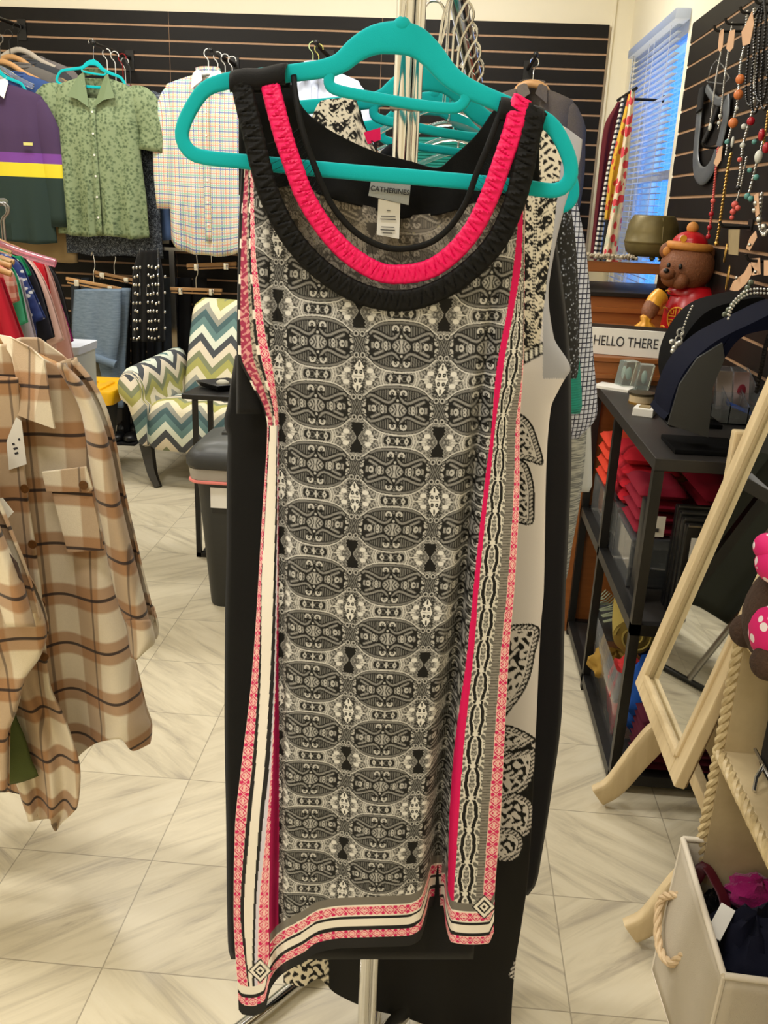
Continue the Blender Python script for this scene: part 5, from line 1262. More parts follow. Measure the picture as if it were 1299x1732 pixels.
def shell(name, prof, y0, y1, th, mat, T, ny=12, taper=.35):
    """curved display bust: a profile of (x, z) points given width along y, rounded at both sides"""
    P = smooth_path([(a, 0, c) for a, c in prof], 26); Tn = np.gradient(P, axis=0); Tn /= np.linalg.norm(Tn, axis=1)[:, None]
    N = np.stack([Tn[:, 2], 0*Tn[:, 0], -Tn[:, 0]], 1); G = []
    for s_ in np.linspace(-1, 1, ny):
        e = math.sqrt(max(0, 1-abs(s_)**3)); yc = (y0+y1)/2; hw_ = (y1-y0)/2
        t = np.linspace(0, 1, 26); wd2 = 1-taper*np.abs(2*t-1)**2
        row = P-N*(th*(1-e)*1.2)[..., None] if np.ndim(th) else P-N*(th*(1-e)*1.2)
        row = row.copy(); row[:, 1] = yc+s_*hw_*wd2; G.append(row)
    q = MB(); q.grid(np.array(G)); return q.build(name, mat, T, solid=th*.6, fix=True)
nb = thing('necklace_bust', 'navy velvet necklace bust on a flat black base on the black shelf', 'display bust', (.62, 2.15, SZ))
def solidbust(name, outline, y0, y1, mat, T, n=9):
    """thick padded form: a closed (x, z) outline rounded off towards both sides"""
    P = smooth_path([(a, 0, c) for a, c in outline+[outline[0]]], 60)[:-1]; c = P.mean(0); G = []
    for s_ in np.linspace(-1, 1, n):
        e = (1-abs(s_)**4)**.25 if abs(s_) < 1 else .80
        R = c+(P-c)*(.90+.10*e); R = R.copy(); R[:, 1] = (y0+y1)/2+s_*(y1-y0)/2; G.append(R)
    loft(G).build(name, mat, T)
pp = [at(a, b, 2.25) for a, b in [(1103, 692), (1109, 655), (1131, 606), (1174, 564), (1235, 532), (1300, 504)]]+[at(a, b, 2.085) for a, b in [(1345, 548), (1262, 566), (1226, 606), (1205, 650), (1170, 668), (1140, 690), (1122, 712)]]
solidbust('bust', [(p[0], p[2]) for p in pp], 2.085, 2.25, VELV, nb)
q = MB(); q.prism([at(a, b, 2.075) for a, b in [(1130, 718), (1150, 650), (1180, 606), (1222, 580), (1226, 606), (1206, 655), (1198, 740)]], (0, .10, 0)); q.build('stem', DGREY, nb, smooth=False)
c0 = atZ(1111, 726, SZ+.012); MB().box((c0[0], 2.07, SZ), (c0[0]+.165, 2.22, SZ+.012), .003).build('base', BVEL, nb)
b2 = thing('necklace_bust', 'black velvet necklace bust behind the navy one, hung with a silver pendant', 'display bust', (.66, 2.45, SZ))
pp = [at(a, b, 2.56) for a, b in [(1119, 655), (1112, 610), (1125, 562), (1158, 518), (1200, 499), (1258, 492)]]+[at(a, b, 2.40) for a, b in [(1285, 540), (1220, 570), (1180, 620), (1150, 660)]]
solidbust('bust', [(p[0], p[2]) for p in pp], 2.37, 2.56, BVEL, b2)
p0 = at(1180, 600, 2.45); MB().box((p0[0]-.03, 2.42, SZ), (p0[0]+.03, 2.47, SZ+.16)).build('stem', BVEL, b2, smooth=False); MB().box((p0[0]-.07, 2.36, SZ), (p0[0]+.07, 2.54, SZ+.012), .003).build('base', BVEL, b2)
PEARL = plain('pearl_silver', (205, 205, 200), .2, .6, .1)
def chain(pts, r, mat, T, nm='chain', sp=None):
    P = smooth_path(pts, max(8, int(sum(np.linalg.norm(np.diff(np.array(pts), axis=0), axis=1))/(sp or r*2.1))))
    q = MB()
    for p in P: q.ball(p, r, 6, 5)
    return q.build(nm, mat, T, fix=False)
pn = thing('necklace', 'silver chain with looped pendant on the black velvet bust', 'necklace', at(1150, 560, 2.36), None)
chain([at(a, b, 2.375) for a, b in [(1171, 518), (1163, 536), (1157, 552), (1153, 564)]], .0032, PEARL, pn)
for (a, b, r) in ((1151, 562, .009), (1148, 574, .009)):
    t = np.linspace(0, 2*PI, 18); MB().tube(at(a, b, 2.365)+np.stack([r*np.cos(t)*.9, 0*t, r*np.sin(t)], 1), .0022, 6, cap=False).build('ring', PEARL, pn)
for a, b in ((1137, 578), (1141, 588), (1146, 582), (1139, 594), (1150, 580)): MB().ball(at(a, b, 2.362), (.008, .004, .007), 8, 6).build('pendant_leaf', PEARL, pn)
MB().ball(at(1140, 598, 2.362), (.003, .003, .009), 8, 6).build('pendant_drop', PEARL, pn)
wn_ = thing('necklace', 'double row white rhinestone necklace on top of the navy bust', 'necklace', at(1270, 490, 2.2))
for dy_ in (0, 7): chain([at(a, b+dy_, 2.12) for a, b in [(1232, 532), (1240, 512), (1256, 496), (1275, 489), (1305, 490)]], .0032, PEARL, wn_)
gb = thing('necklace', 'grey green bead strand between the two velvet busts', 'necklace', at(1240, 520, 2.3))
chain([at(a, b, 2.28) for a, b in [(1270, 478), (1256, 500), (1240, 515), (1226, 532)]], .0075, plain('grey_bead', (96, 102, 86), .3), gb)
# small things on the shelf unit top
ZGL = NT('green_glass').out((.72, .82, .78), .06, 0, Transmission_Weight=.85, IOR=1.45)
def ontop(px, py): return atZ(px, py, SZ)
for i, (a, b, w, h_, rz, lab_) in enumerate([(1058, 655, .05, .085, .3, 'green tinted glass block left of the beige round box on the black shelf'), (1086, 662, .045, .085, -.1, 'clear glass block just behind the beige round box on the black shelf')]):
    p = ontop(a, b); T = thing('glass_block', lab_, 'ornament', p, 'glass blocks on the black shelf'); c_, s_ = math.cos(rz), math.sin(rz)
    q = MB(); q.obox(p+np.array((0, 0, h_/2+.001)), np.array((c_, s_, 0))*w/2, np.array((-s_, c_, 0))*w/2, np.array((.006, 0, h_/2)), .004); q.build('block', ZGL, T, smooth=False)
    q = MB(); q.ball(p+np.array((0, 0, h_*.55)), (w*.22, w*.2, h_*.25), 8, 6); q.build('inner_figure', plain('pale_figure', (176, 190, 180), .5), T)
p = ontop(1084, 682); T = thing('round_box', 'beige round trinket box with gold bands on the black shelf', 'box', p)
MB().lathe([(.005, 0), (.036, .0), (.036, .028), (.005, .028)], p, 24).build('box', plain('beige_box', (188, 168, 134), .6, 0, .15, 90), T)
MB().lathe([(.034, .0), (.038, .0), (.038, .006), (.034, .006)], p, 24).build('rim', plain('gold', (180, 140, 70), .3, .9), T); MB().lathe([(.034, .026), (.038, .026), (.038, .033), (.005, .036)], p, 24).build('lid', plain('dark_lid', (70, 62, 44), .4, .5), T)
p = ontop(1044, 662); T = thing('card', 'flat white card under the glass blocks on the black shelf', 'card', p); q = MB(); q.obox(p+np.array((0.0, 0.05, .004)), (.05, -.03, 0), (.02, .035, 0), (0, 0, .004)); q.build('card_stock', PAPER, T, smooth=False)
p = ontop(1092, 704); T = thing('small_box', 'small white jewellery box in front of the beige round box', 'box', p); q = MB(); q.obox(p+np.array((.0, .02, .011)), (.026, -.010, 0), (.012, .03, 0), (0, 0, .011), .002); q.build('box', PAPER, T, smooth=False); q = MB(); q.obox(p+np.array((.0, .02, .0235)), (.014, -.005, 0), (.006, .015, 0), (0, 0, .0015)); q.build('lid_patch', fab(150, 132, 96), T, smooth=False)
# acrylic organiser with cards
og = thing('organiser', 'clear acrylic organiser with compartments right of the navy bust', 'organiser', (.75, 2.35, SZ))
o0 = ontop(1198, 716); ox, oy = o0[0], o0[1]
for k, (dy_, h_) in enumerate(((0, .05), (.07, .075), (.14, .10), (.21, .125))):
    MB().box((ox, oy+dy_, SZ), (ox+.15, oy+dy_+.003, SZ+h_)).build('divider', CLEAR, og, smooth=False)
for dx_ in (0, .05, .10, .147): MB().prism([(ox+dx_, oy, SZ), (ox+dx_, oy+.213, SZ), (ox+dx_, oy+.213, SZ+.125), (ox+dx_, oy, SZ+.05)], (.003, 0, 0)).build('side_wall', CLEAR, og, smooth=False)
MB().box((ox, oy, SZ), (ox+.15, oy+.213, SZ+.003)).build('base', CLEAR, og, smooth=False)
for i, (dx_, dy_, rgb, lab_) in enumerate([(.058, .10, (222, 206, 200), 'pale pink jewellery card left in the acrylic organiser'), (.105, .10, (216, 186, 186), 'jewellery card with rose print right in the acrylic organiser'), (.03, .17, (170, 110, 80), 'brown card at the back of the acrylic organiser')]):
    T = thing('earring_card', lab_, 'card', (ox+dx_, oy+dy_, SZ+.02)); q = MB(); q.obox((ox+dx_, oy+dy_, SZ+.075), (.021, 0, 0), (0, .0008, 0), (0, .02, .05)); cd = q.build('card', plain('card%d' % i, rgb, .6, 0, .06), T, smooth=False)
    if i == 1: MB().ball((ox+dx_, oy+dy_-.003, SZ+.075), (.012, .003, .02), 8, 6).build('rose_print', fab(170, 60, 76), T)
T = thing('earring_card', 'blue reflection in the acrylic organiser, made as a coloured sheet', 'card', (ox+.09, oy+.03, SZ+.03)); q = MB(); q.obox((ox+.085, oy+.035, SZ+.04), (.035, 0, -.012), (0, .012, .004), (0, 0, .001)); q.build('card', plain('blue_reflection', (50, 104, 214), .4), T, smooth=False)  # no card here: blue reflection in the acrylic, added as a coloured sheet
# things on the middle shelf
def heap(name, label, cat, pts, r, mat, group=None, part='cloth', seed=0, sq=(1, 1, .7)):
    """soft folded cloth: a run of squashed folds in one mesh"""
    T = thing(name, label, cat, pts[0], group); q = MB(); rs = np.random.RandomState(seed)
    P = np.array(pts); 
    for k in range(len(P)):
        c = P[k]; V = []; n_, m_ = 22, 14; F = []
        for i in range(m_+1):
            th_ = PI*i/m_
            for j in range(n_):
                ph = 2*PI*j/n_; rr = 1+.10*math.sin(3*ph+k*2.1+seed)+.12*math.sin(7*ph+4*th_+k)+.06*math.sin(11*th_+ph*2+k)
                V.append((c[0]+r*sq[0]*rr*math.sin(th_)*math.cos(ph), c[1]+r*sq[1]*rr*math.sin(th_)*math.sin(ph), c[2]+r*sq[2]*rr*math.cos(th_)))
        F = [(i*n_+j, (i+1)*n_+j, (i+1)*n_+(j+1) % n_, i*n_+(j+1) % n_) for i in range(m_) for j in range(n_)]
        MBq = MB(); MBq.add(V, F); MBq.build(part, mat, T)
    return T
def clothfold(name, label, cat, lo, hi, mat, k=3, group=None, seed=0):
    """stack of k folded layers in a box region"""
    T = thing(name, label, cat, ((lo[0]+hi[0])/2, (lo[1]+hi[1])/2, lo[2]), group); rs = np.random.RandomState(seed); h_ = (hi[2]-lo[2])/k
    for i in range(k):
        nx, ny = 14, 14; V = []; z0, z1 = lo[2]+i*h_, lo[2]+(i+.97)*h_
        ring = []
        X_, Y_ = np.meshgrid(np.linspace(lo[0], hi[0], nx), np.linspace(lo[1], hi[1], ny))
        wob = .12*h_*np.sin(X_*60+i+seed)+.12*h_*np.sin(Y_*45+2*i)
        e = np.clip(1-np.abs((X_-(lo[0]+hi[0])/2)/((hi[0]-lo[0])/2))**6, 0, 1)*np.clip(1-np.abs((Y_-(lo[1]+hi[1])/2)/((hi[1]-lo[1])/2))**6, 0, 1)
        q = MB(); q.grid(np.stack([X_, Y_, (z0+z1)/2+(z1-z0)/2*e**.4+wob*e], -1)); q.grid(np.stack([X_, Y_, (z0+z1)/2-(z1-z0)/2*e**.4+0*wob], -1)[::-1]); q.build('fold', mat, T)
    return T
RED = fab(178, 24, 40); DRED = fab(122, 10, 34); ORG = fab(200, 58, 34); MAG = fab(150, 20, 50)
Z2 = .49-.004
clothfold('scarf', 'orange red folded scarf at the back left of the middle shelf', 'scarf', (.52, 2.72, .62), (.64, 2.90, .78), ORG, 4, 'red scarves on the middle shelf', 1)
clothfold('scarf', 'red folded scarf in the middle of the red pile under the shelf top', 'scarf', (.53, 2.50, .64), (.70, 2.70, .80), RED, 4, 'red scarves on the middle shelf', 2)
clothfold('scarf', 'dark crimson folded scarf nearest in the red pile', 'scarf', (.53, 2.27, .63), (.66, 2.47, .765), DRED, 4, 'red scarves on the middle shelf', 3)
clothfold('scarf', 'maroon folded scarf at the right of the red pile', 'scarf', (.68, 2.20, .66), (.84, 2.46, .78), MAG, 4, 'red scarves on the middle shelf', 4)
bgm = NT('bag_film').out((.9, .9, .9), .12, 0, Transmission_Weight=.9, IOR=1.1)
for (x0, y0, x1, y1, z1), lab_ in zip(((.525, 2.26, .67, 2.48, .628), (.525, 2.49, .71, 2.71, .638), (.525, 2.72, .66, 2.92, .618), (.68, 2.19, .835, 2.47, .658)),
        ('clear plastic box under the dark crimson scarf', 'clear plastic box under the red scarf', 'clear plastic box under the orange red scarf', 'clear plastic box under the maroon scarf')):
    T = thing('plastic_box', lab_, 'storage box', ((x0+x1)/2, (y0+y1)/2, Z2), 'clear boxes on the middle shelf')
    MB().box((x0, y0, Z2), (x1, y1, z1), .006).build('box', CLEAR, T, smooth=False)
T = thing('label_card', 'tall white card slip in the clear box on the middle shelf', 'card', (.515, 2.6, Z2)); MB().box((.512, 2.56, Z2+.01), (.514, 2.62, Z2+.24)).build('card', PAPER, T, smooth=False)
def blackcase(label, x0, y0, x1, y1, h_, tagpos=True, rim=True):
    T = thing('clutch_case', label, 'case', ((x0+x1)/2, (y0+y1)/2, Z2), 'black cases on the middle shelf')
    MB().box((x0, y0, Z2), (x1, y1, Z2+h_), .006).build('case', plain('case_black', (16, 16, 17), .35, 0, .2), T)
    if rim: MB().tube([(x0+.004, y0-.001, Z2+h_), (x1-.004, y0-.001, Z2+h_)], .004, 6).build('metal_rim', STEEL, T)
    if tagpos: MB().box((x0+.015, y0-.003, Z2+h_-.085), (x0+.05, y0-.001, Z2+h_-.03)).build('tag', PAPER, T, smooth=False); MB().box((x0+.024, y0-.0045, Z2+h_-.072), (x0+.036, y0-.0028, Z2+h_-.062)).build('tag_print', INK, T, smooth=False)
blackcase('grey black panel case with white tag beside the shelf front leg', .53, 2.17, .56, 2.24, .27, True)
blackcase('black clutch case with white tag in the middle of the middle shelf', .60, 2.05, .70, 2.075, .26, True)
blackcase('second black clutch case behind the tagged one', .60, 2.085, .72, 2.11, .265, False)
blackcase('third black clutch case in the row on the middle shelf', .60, 2.12, .73, 2.145, .27, False)
blackcase('hindmost black clutch case in the row on the middle shelf', .60, 2.155, .74, 2.18, .275, False)
T = thing('scarf', 'blue folded cloth right of the black clutch cases', 'scarf', (.76, 2.08, Z2)); MB().box((.715, 2.055, Z2), (.80, 2.10, Z2+.20), .012).build('fold', fab(28, 52, 126), T)
# bottom shelf: bins of scarves
ZB = .051
T = thing('plastic_bin', 'clear plastic bin of rolled scarves on the bottom shelf', 'storage box', (.6, 2.35, ZB))
loft([rr3(.645, 2.42, .115, .22, .03, ZB), rr3(.645, 2.42, .125, .235, .03, ZB+.21)], False).build('wall', CLEAR, T, solid=.002); MB().box((.54, 2.21, ZB), (.75, 2.63, ZB+.004)).build('base', CLEAR, T, smooth=False)
def roll(label, p, r, ln_, d, mat, grp='scarves in the clear bin'):
    T = thing('scarf', label, 'scarf', p, grp); d = np.array(d, float)/np.linalg.norm(d); p = np.array(p)
    MB().tube([p, p+d*ln_*.5, p+d*ln_], [r, r*1.04, r], 18).build('roll', mat, T)
    t = np.linspace(0, 5*PI, 70); up_ = np.array((0, 0, 1.)); s_ = np.cross(d, up_)
    MB().tube(p[None]-d*.003+(r*.92*t/t[-1])[:, None]*(np.cos(t)[:, None]*s_+np.sin(t)[:, None]*up_), r*.07, 5).build('spiral_edge', mat, T)
    return T
OLV = fab(150, 132, 66)
ro = roll('olive rolled scarf on top of the clear bin', (.585, 2.32, ZB+.26), .062, .16, (.15, 1, .25), OLV)
q = MB()
for k in range(14): q.tube([(.55+.004*k, 2.62-.012*k, ZB+.27), (.535+.004*k, 2.62-.012*k, ZB+.25), (.52, 2.63-.014*k, ZB+.235+.004*(k % 3))], .0022, 4)
q.build('fringe', fab(146, 154, 130), ro)
heap('scarf', 'coral red scarf below the olive roll in the clear bin', 'scarf', [(.575, 2.30, ZB+.12)], .075, fab(206, 56, 58), 'scarves in the clear bin', seed=2, sq=(.7, .9, 1.0))
heap('scarf', 'bright blue scarf in front in the clear bin', 'scarf', [(.64, 2.20, ZB+.15)], .10, fab(22, 72, 156), 'scarves in the clear bin', seed=4, sq=(.85, .7, 1.25))
heap('scarf', 'dark navy scarf behind the bright blue one in the clear bin', 'scarf', [(.70, 2.34, ZB+.20)], .08, fab(20, 28, 74), 'scarves in the clear bin', seed=5)
heap('scarf', 'mustard scarf low at the left of the clear bin', 'scarf', [(.57, 2.46, ZB+.09)], .07, fab(150, 118, 50), 'scarves in the clear bin', seed=6)
clothfold('scarf', 'burgundy stack of folded scarves at the front of the bottom shelf', 'scarf', (.57, 2.05, ZB), (.78, 2.17, ZB+.155), fab(74, 16, 34), 7, None, 7)

# ================================================================== cheval mirror
CREAM = NT('cream_wood'); _g = CREAM.noise(6, 4, CREAM.scale(CREAM.obj(), (9, 9, 1)))
CREAM = CREAM.out(CREAM.mix(_g, L3(196, 172, 130), L3(228, 208, 168)), .5)
mr = thing('standing_mirror', 'tilted standing mirror in a cream wooden frame on curved feet', 'mirror', (.62, 1.75, 0))
MF, MN = atZ(1074, 1155, .375), atZ(1139, 1331, .375)
MF[0] = MN[0] = (MF[0]+MN[0])/2
up_ = np.array((.176, 0, .736)); up_ /= np.linalg.norm(up_); out_ = np.array((-up_[2], 0, up_[0]))   # out_ faces the room
Ym = np.array((0, -1., 0)); MW = MF[1]-MN[1]; HT = 1.22
O_ = np.array((MF[0], MF[1], .375))
def mp(a, h, o): return O_+Ym*a+up_*h+out_*o
def mbar(name, a0, a1, h0, h1, o0, o1, mat=CREAM, bev=.003):
    q = MB(); q.obox(mp((a0+a1)/2, (h0+h1)/2, (o0+o1)/2), Ym*(a1-a0)/2, up_*(h1-h0)/2, out_*(o1-o0)/2, bev); return q.build(name, mat, mr, smooth=False)
SW = .046
mbar('stile', 0, SW, 0, HT, -.022, .0); mbar('stile', MW-SW, MW, 0, HT, -.022, .0); mbar('rail', SW, MW-SW, 0, SW, -.022, .0); mbar('rail', SW, MW-SW, HT-SW, HT, -.022, .0)
for a0, a1, h0, h1 in ((SW-.010, SW+.006, SW, HT-SW), (MW-SW-.006, MW-SW+.010, SW, HT-SW)): mbar('bead', a0, a1, h0, h1, -.006, .006)
mbar('bead', SW, MW-SW, SW-.008, SW+.006, -.006, .006)
mbar('glass', SW-.004, MW-SW+.004, SW-.004, HT-SW+.004, -.016, -.012, NT('mirror_silver').out((.86, .88, .86), .02, 1.0), 0)
mbar('backing', .004, MW-.004, .004, HT-.004, -.026, -.0225, plain('backing', (120, 96, 66), .8), 0)
piv = mp(0, .62, -.011)
for yc, sgn in ((MF[1]+.022, 1), (MN[1]-.022, -1)):
    x_ = piv[0]
    MB().box((x_-.019, yc-.014, .10), (x_+.019, yc+.014, piv[2]+.03), .005).build('upright', CREAM, mr, smooth=False)
    for s_ in (-1, 1):
        reach = (x_-.452) if s_ < 0 else .20
        P = smooth_path([(x_, yc, .22), (x_+s_*reach*.28, yc, .235), (x_+s_*reach*.52, yc, .165), (x_+s_*reach*.78, yc, .065), (x_+s_*reach*.97, yc, .030)], 22)
        q = MB(); q.ribbon(P, np.interp(np.linspace(0, 1, 22), [0, .25, .6, .85, 1], [.075, .072, .062, .055, .056]), .028, (0, 1, 0), 5, 14); q.build('foot', CREAM, mr)
    MB().lathe([(.002, 0), (.014, .0), (.016, .008), (.010, .018), (.002, .02)], (x_, yc+(.014 if sgn > 0 else -.034), piv[2]), 14, 'y').build('pivot_knob', CREAM, mr)
MB().box((piv[0]-.012, MN[1]-.022, .16), (piv[0]+.012, MF[1]+.022, .20), .003).build('stretcher', CREAM, mr, smooth=False)

# ================================================================== rope trimmed shelf
rs_ = thing('bookshelf', 'low cream shelf with twisted rope carved edges in front of the mirror', 'shelf', (.72, 1.2, 0))
RX, RY, RT, RS = .557, 1.478, .764, .510; RX1, RY1 = .885, .86
CREAM2 = NT('aged_cream'); _g = CREAM2.noise(14, 5, None, .6); CREAM2 = CREAM2.out(CREAM2.mix(_g, L3(168, 148, 112), L3(214, 194, 152)), .55)
ROPEC = NT('gold_rope'); _g = ROPEC.noise(60, 3); ROPEC = ROPEC.out(ROPEC.mix(_g, L3(150, 126, 82), L3(226, 206, 160)), .38)
def rope(a, b, r, name, T, mat, twist=50):
    a, b = np.array(a, float), np.array(b, float); L_ = np.linalg.norm(b-a); d = (b-a)/L_
    u_ = np.cross(d, (0.3, .5, .9)); u_ /= np.linalg.norm(u_); w_ = np.cross(d, u_); q = MB()
    for k in range(3):
        t = np.linspace(0, 1, int(L_/.0035)+4); an = 2*PI*L_*twist/3*t+k*2*PI/3
        q.tube(a+t[:, None]*(b-a)+r*.5*(np.cos(an)[:, None]*u_+np.sin(an)[:, None]*w_), r*.58, 7)
    return q.build(name, mat, T, fix=False)
for z, nm in ((RT, 'top_board'), (RS, 'shelf_board')): MB().box((RX+.004, RY1, z-.022), (RX1, RY, z), .002).build(nm, CREAM2, rs_, smooth=False)
MB().box((RX+.004, RY-.018, 0), (RX1, RY, RT-.022)).build('side_panel', CREAM2, rs_, smooth=False); MB().box((RX+.004, RY1, 0), (RX1, RY1+.018, RT-.022)).build('side_panel', CREAM2, rs_, smooth=False)
MB().box((RX1-.012, RY1, 0), (RX1, RY, RT-.022)).build('back_panel', CREAM2, rs_, smooth=False)
for z in (RT-.010, RS-.010): rope((RX, RY, z), (RX, RY1, z), .0115, 'rope_edge', rs_, ROPEC)
for y in (RY-.004, RY1+.004): rope((RX, y, .0), (RX, y, RT), .0115, 'rope_post', rs_, ROPEC)
hb_ = thing('handbag', 'black fabric handbag with silver zip pull on the cream rope shelf', 'bag', (.72, 1.30, RS))
q = MB(); loft([rr3(.715, 1.32, .10, .10, .05, RS+.001), rr3(.715, 1.32, .115, .125, .06, RS+.02), rr3(.715, 1.32, .115, .125, .06, RS+.13), rr3(.72, 1.32, .09, .11, .05, RS+.185), rr3(.72, 1.32, .05, .09, .03, RS+.20)]).build('body', fabric('bag_black', (15, 15, 16), .8, .15, 500, .4), hb_)
MB().tube([(.598, 1.42, RS+.035), (.597, 1.32, RS+.035), (.60, 1.22, RS+.035)], .003, 6).build('zip', STEEL, hb_)
MB().tube([(.597, 1.37, RS+.036), (.583, 1.355, RS+.02), (.575, 1.335, RS+.006)], .0035, 6).build('zip_pull', CHROME, hb_)
n = NT('polka_pink'); pv = n.voro(42); POLKA = n.out(n.mix(n.math('LESS_THAN', pv, .30), L3(216, 20, 110), L3(240, 226, 230)), .7)
FURB = NT('brown_fur'); _f = FURB.noise(160, 4, None, .7); FURB.bump(_f, .9, .006); FURB = FURB.out(FURB.mix(_f, L3(44, 30, 22), L3(86, 62, 46)), .95)
pb_ = thing('soft_toy', 'brown plush toy with pink polka dot scarf on top of the cream rope shelf', 'soft toy', (.68, 1.3, RT))
heapP = lambda c, r, nm, mat: MB().ball(np.array(c), r, 18, 12).build(nm, mat, pb_)
tb0 = at(1300, 1000, 1.32)
heapP((tb0[0]+.035, 1.33, RT+.085), (.062, .065, .088), 'body', FURB); heapP((tb0[0]+.035, 1.33, RT+.20), (.055, .055, .05), 'head', FURB)
heapP((tb0[0]+.03, 1.30, RT+.075), (.056, .052, .062), 'dotted_dress', POLKA)
heapP((tb0[0]+.01, 1.30, RT+.185), (.046, .04, .035), 'dotted_bow', POLKA); heapP((tb0[0]-.015, 1.315, RT+.205), (.022, .03, .022), 'bow_loop', POLKA)
for s_ in (-1, 1): heapP((tb0[0]+.005, 1.33+s_*.055, RT+.03), (.03, .026, .03), 'leg', FURB)
MB().box((tb0[0]-.012, 1.255, RT+.155), (tb0[0]+.03, 1.257, RT+.185)).build('tag', PAPER, pb_, smooth=False)

# ================================================================== canvas bin with rope handle
cbn = thing('storage_bin', 'cream canvas storage bin with rope handle full of dark clothes', 'storage box', (.6, 1.3, 0))
CANV = fabric('cream_canvas', (190, 180, 162), .9, .06, 500, .35); EDGE = fab(216, 206, 188)
RZ = .30; c1_ = atZ(1153, 1414, RZ); c2_ = atZ(1224, 1652, RZ); b1_ = atZ(1102, 1635, 0)
fl_, nl_ = np.array((c1_[0], min(c1_[1], 1.468), RZ)), np.array(c2_)
fr_, nr_ = fl_+np.array((.24, .0, 0)), nl_+np.array((.25, -.012, 0))
bt = [np.array((b1_[0]-.0, b1_[1]-.01, .002)), np.array((nl_[0]+.004, nl_[1]+.02, .002)), nr_*np.array((1, 1, 0))+np.array((-.02, .02, .002)), np.array((fr_[0]-.015, b1_[1]-.01, .002))]
tp_ = [fl_, nl_, nr_, fr_]
def wallq(i, nm):
    a, b, c, d = bt[i], bt[(i+1) % 4], tp_[(i+1) % 4], tp_[i]; G = []
    nrm_ = np.cross(b-a, d-a); nrm_ /= np.linalg.norm(nrm_)
    for t in np.linspace(0, 1, 12): G.append([(a+(b-a)*s_)*(1-t)+(d+(c-d)*s_)*t+nrm_*.006*math.sin(PI*s_)*math.sin(PI*t) for s_ in np.linspace(0, 1, 12)])
    q = MB(); q.grid(np.array(G)); return q.build(nm, CANV, cbn, solid=.004)
for i in range(4): wallq(i, 'side')
q = MB(); q.add(bt, [(0, 1, 2, 3)]); q.build('base', CANV, cbn, solid=.003)
P = np.array([p+np.array((0, 0, .002)) for p in tp_+[tp_[0]]]); q = MB()
for i in range(4): q.tube([P[i], P[i+1]], .0058, 8)
q.build('piping', EDGE, cbn)
for i in (0, 1, 2): MB().tube([bt[i], tp_[i]], .004, 6).build('corner_seam', EDGE, cbn)
MB().tube([bt[0], bt[1]], .004, 6).build('base_seam', EDGE, cbn)
def onside(px, py):                                      # point on the left side plane
    n_ = np.cross(bt[1]-bt[0], tp_[0]-bt[0]); r_ = ray(px, py); o_ = np.array((0, 0, CAMH)); return o_+r_*(np.dot(bt[0]-o_, n_)/np.dot(r_, n_))
h0, h1_ = onside(1153, 1513), onside(1182, 1612)
mid = [onside(1131, 1520)+np.array((-.012, 0, 0)), onside(1128, 1560)+np.array((-.018, 0, 0)), onside(1134, 1605)+np.array((-.02, 0, -.002)), onside(1150, 1630)+np.array((-.018, 0, 0)), onside(1165, 1618)+np.array((-.010, 0, 0))]
HP = smooth_path([h0]+mid+[h1_], 46); ROPEH = NT('cotton_rope'); ROPEH = ROPEH.out(ROPEH.mix(ROPEH.noise(90, 3), L3(190, 162, 124), L3(226, 202, 166)), .8)
d_ = np.r_[0, np.cumsum(np.linalg.norm(np.diff(HP, axis=0), axis=1))]; Tn = np.gradient(HP, axis=0); Tn /= np.linalg.norm(Tn, axis=1)[:, None]; HPf = smooth_path([h0]+mid+[h1_], 160)
Tn = np.gradient(HPf, axis=0); Tn /= np.linalg.norm(Tn, axis=1)[:, None]; U_ = np.cross(Tn, (1., 0.1, 0)); U_ /= np.linalg.norm(U_, axis=1)[:, None]; V_ = np.cross(Tn, U_); q = MB()
for k in range(3):
    an = np.linspace(0, 1, 160)*2*PI*4.5+k*2*PI/3; q.tube(HPf+.0040*(np.cos(an)[:, None]*U_+np.sin(an)[:, None]*V_), .0046, 7)
q.build('rope_handle', ROPEH, cbn, fix=False)
for p in (h0, h1_): MB().ball(p, (.004, .010, .012), 10, 6).build('eyelet', plain('eyelet', (96, 84, 62), .5), cbn)
PLB = NT('plastic_wrap'); _f = PLB.noise(38, 5, None, .65, 1.6); PLB.bump(PLB.ramp(_f, [(.42, (0, 0, 0)), (.5, (1, 1, 1)), (.58, (0, 0, 0))]), .8, .01); PLB = PLB.out(L3(34, 34, 36), .16, 0, Specular_IOR_Level=.8)
cx0, cy0 = (fl_[0]+nr_[0])/2, (fl_[1]+nr_[1])/2
inb = lambda px, py, z: atZ(px, py, z)
heap('garment_bag', 'dark garment in shiny clear wrap at the back of the canvas bin', 'clothing', [inb(1246, 1478, .17)+np.array((.01, 0, -.04))], .095, PLB, seed=1, sq=(1.0, .62, 1.0), part='wrapped_cloth')
heap('garment_bag', 'second wrapped dark garment along the left wall of the canvas bin', 'clothing', [inb(1202, 1530, .17)+np.array((.012, 0, -.05))], .078, PLB, seed=3, sq=(.62, .85, 1.1), part='wrapped_cloth')
heap('scarf', 'magenta fuzzy scarf lying in the canvas bin', 'scarf', [inb(1284, 1512, .235)], .058, fabric('magenta_fuzz', (128, 8, 78), .95, .3, 300, 1.0, .2), seed=2, sq=(1.15, .62, .55))
nv_ = heap('garment', 'navy folded garment with white paper tag at the front of the canvas bin', 'clothing', [inb(1268, 1598, .215)+np.array((.0, 0, -.05))], .098, fab(17, 19, 38), seed=5, sq=(.92, .85, 1.1))
ta, tb_ = inb(1232, 1534, .282), inb(1206, 1584, .276); td = (tb_-ta)/2; tw_ = np.cross(td, (0, 0, 1.)); tw_ /= np.linalg.norm(tw_)
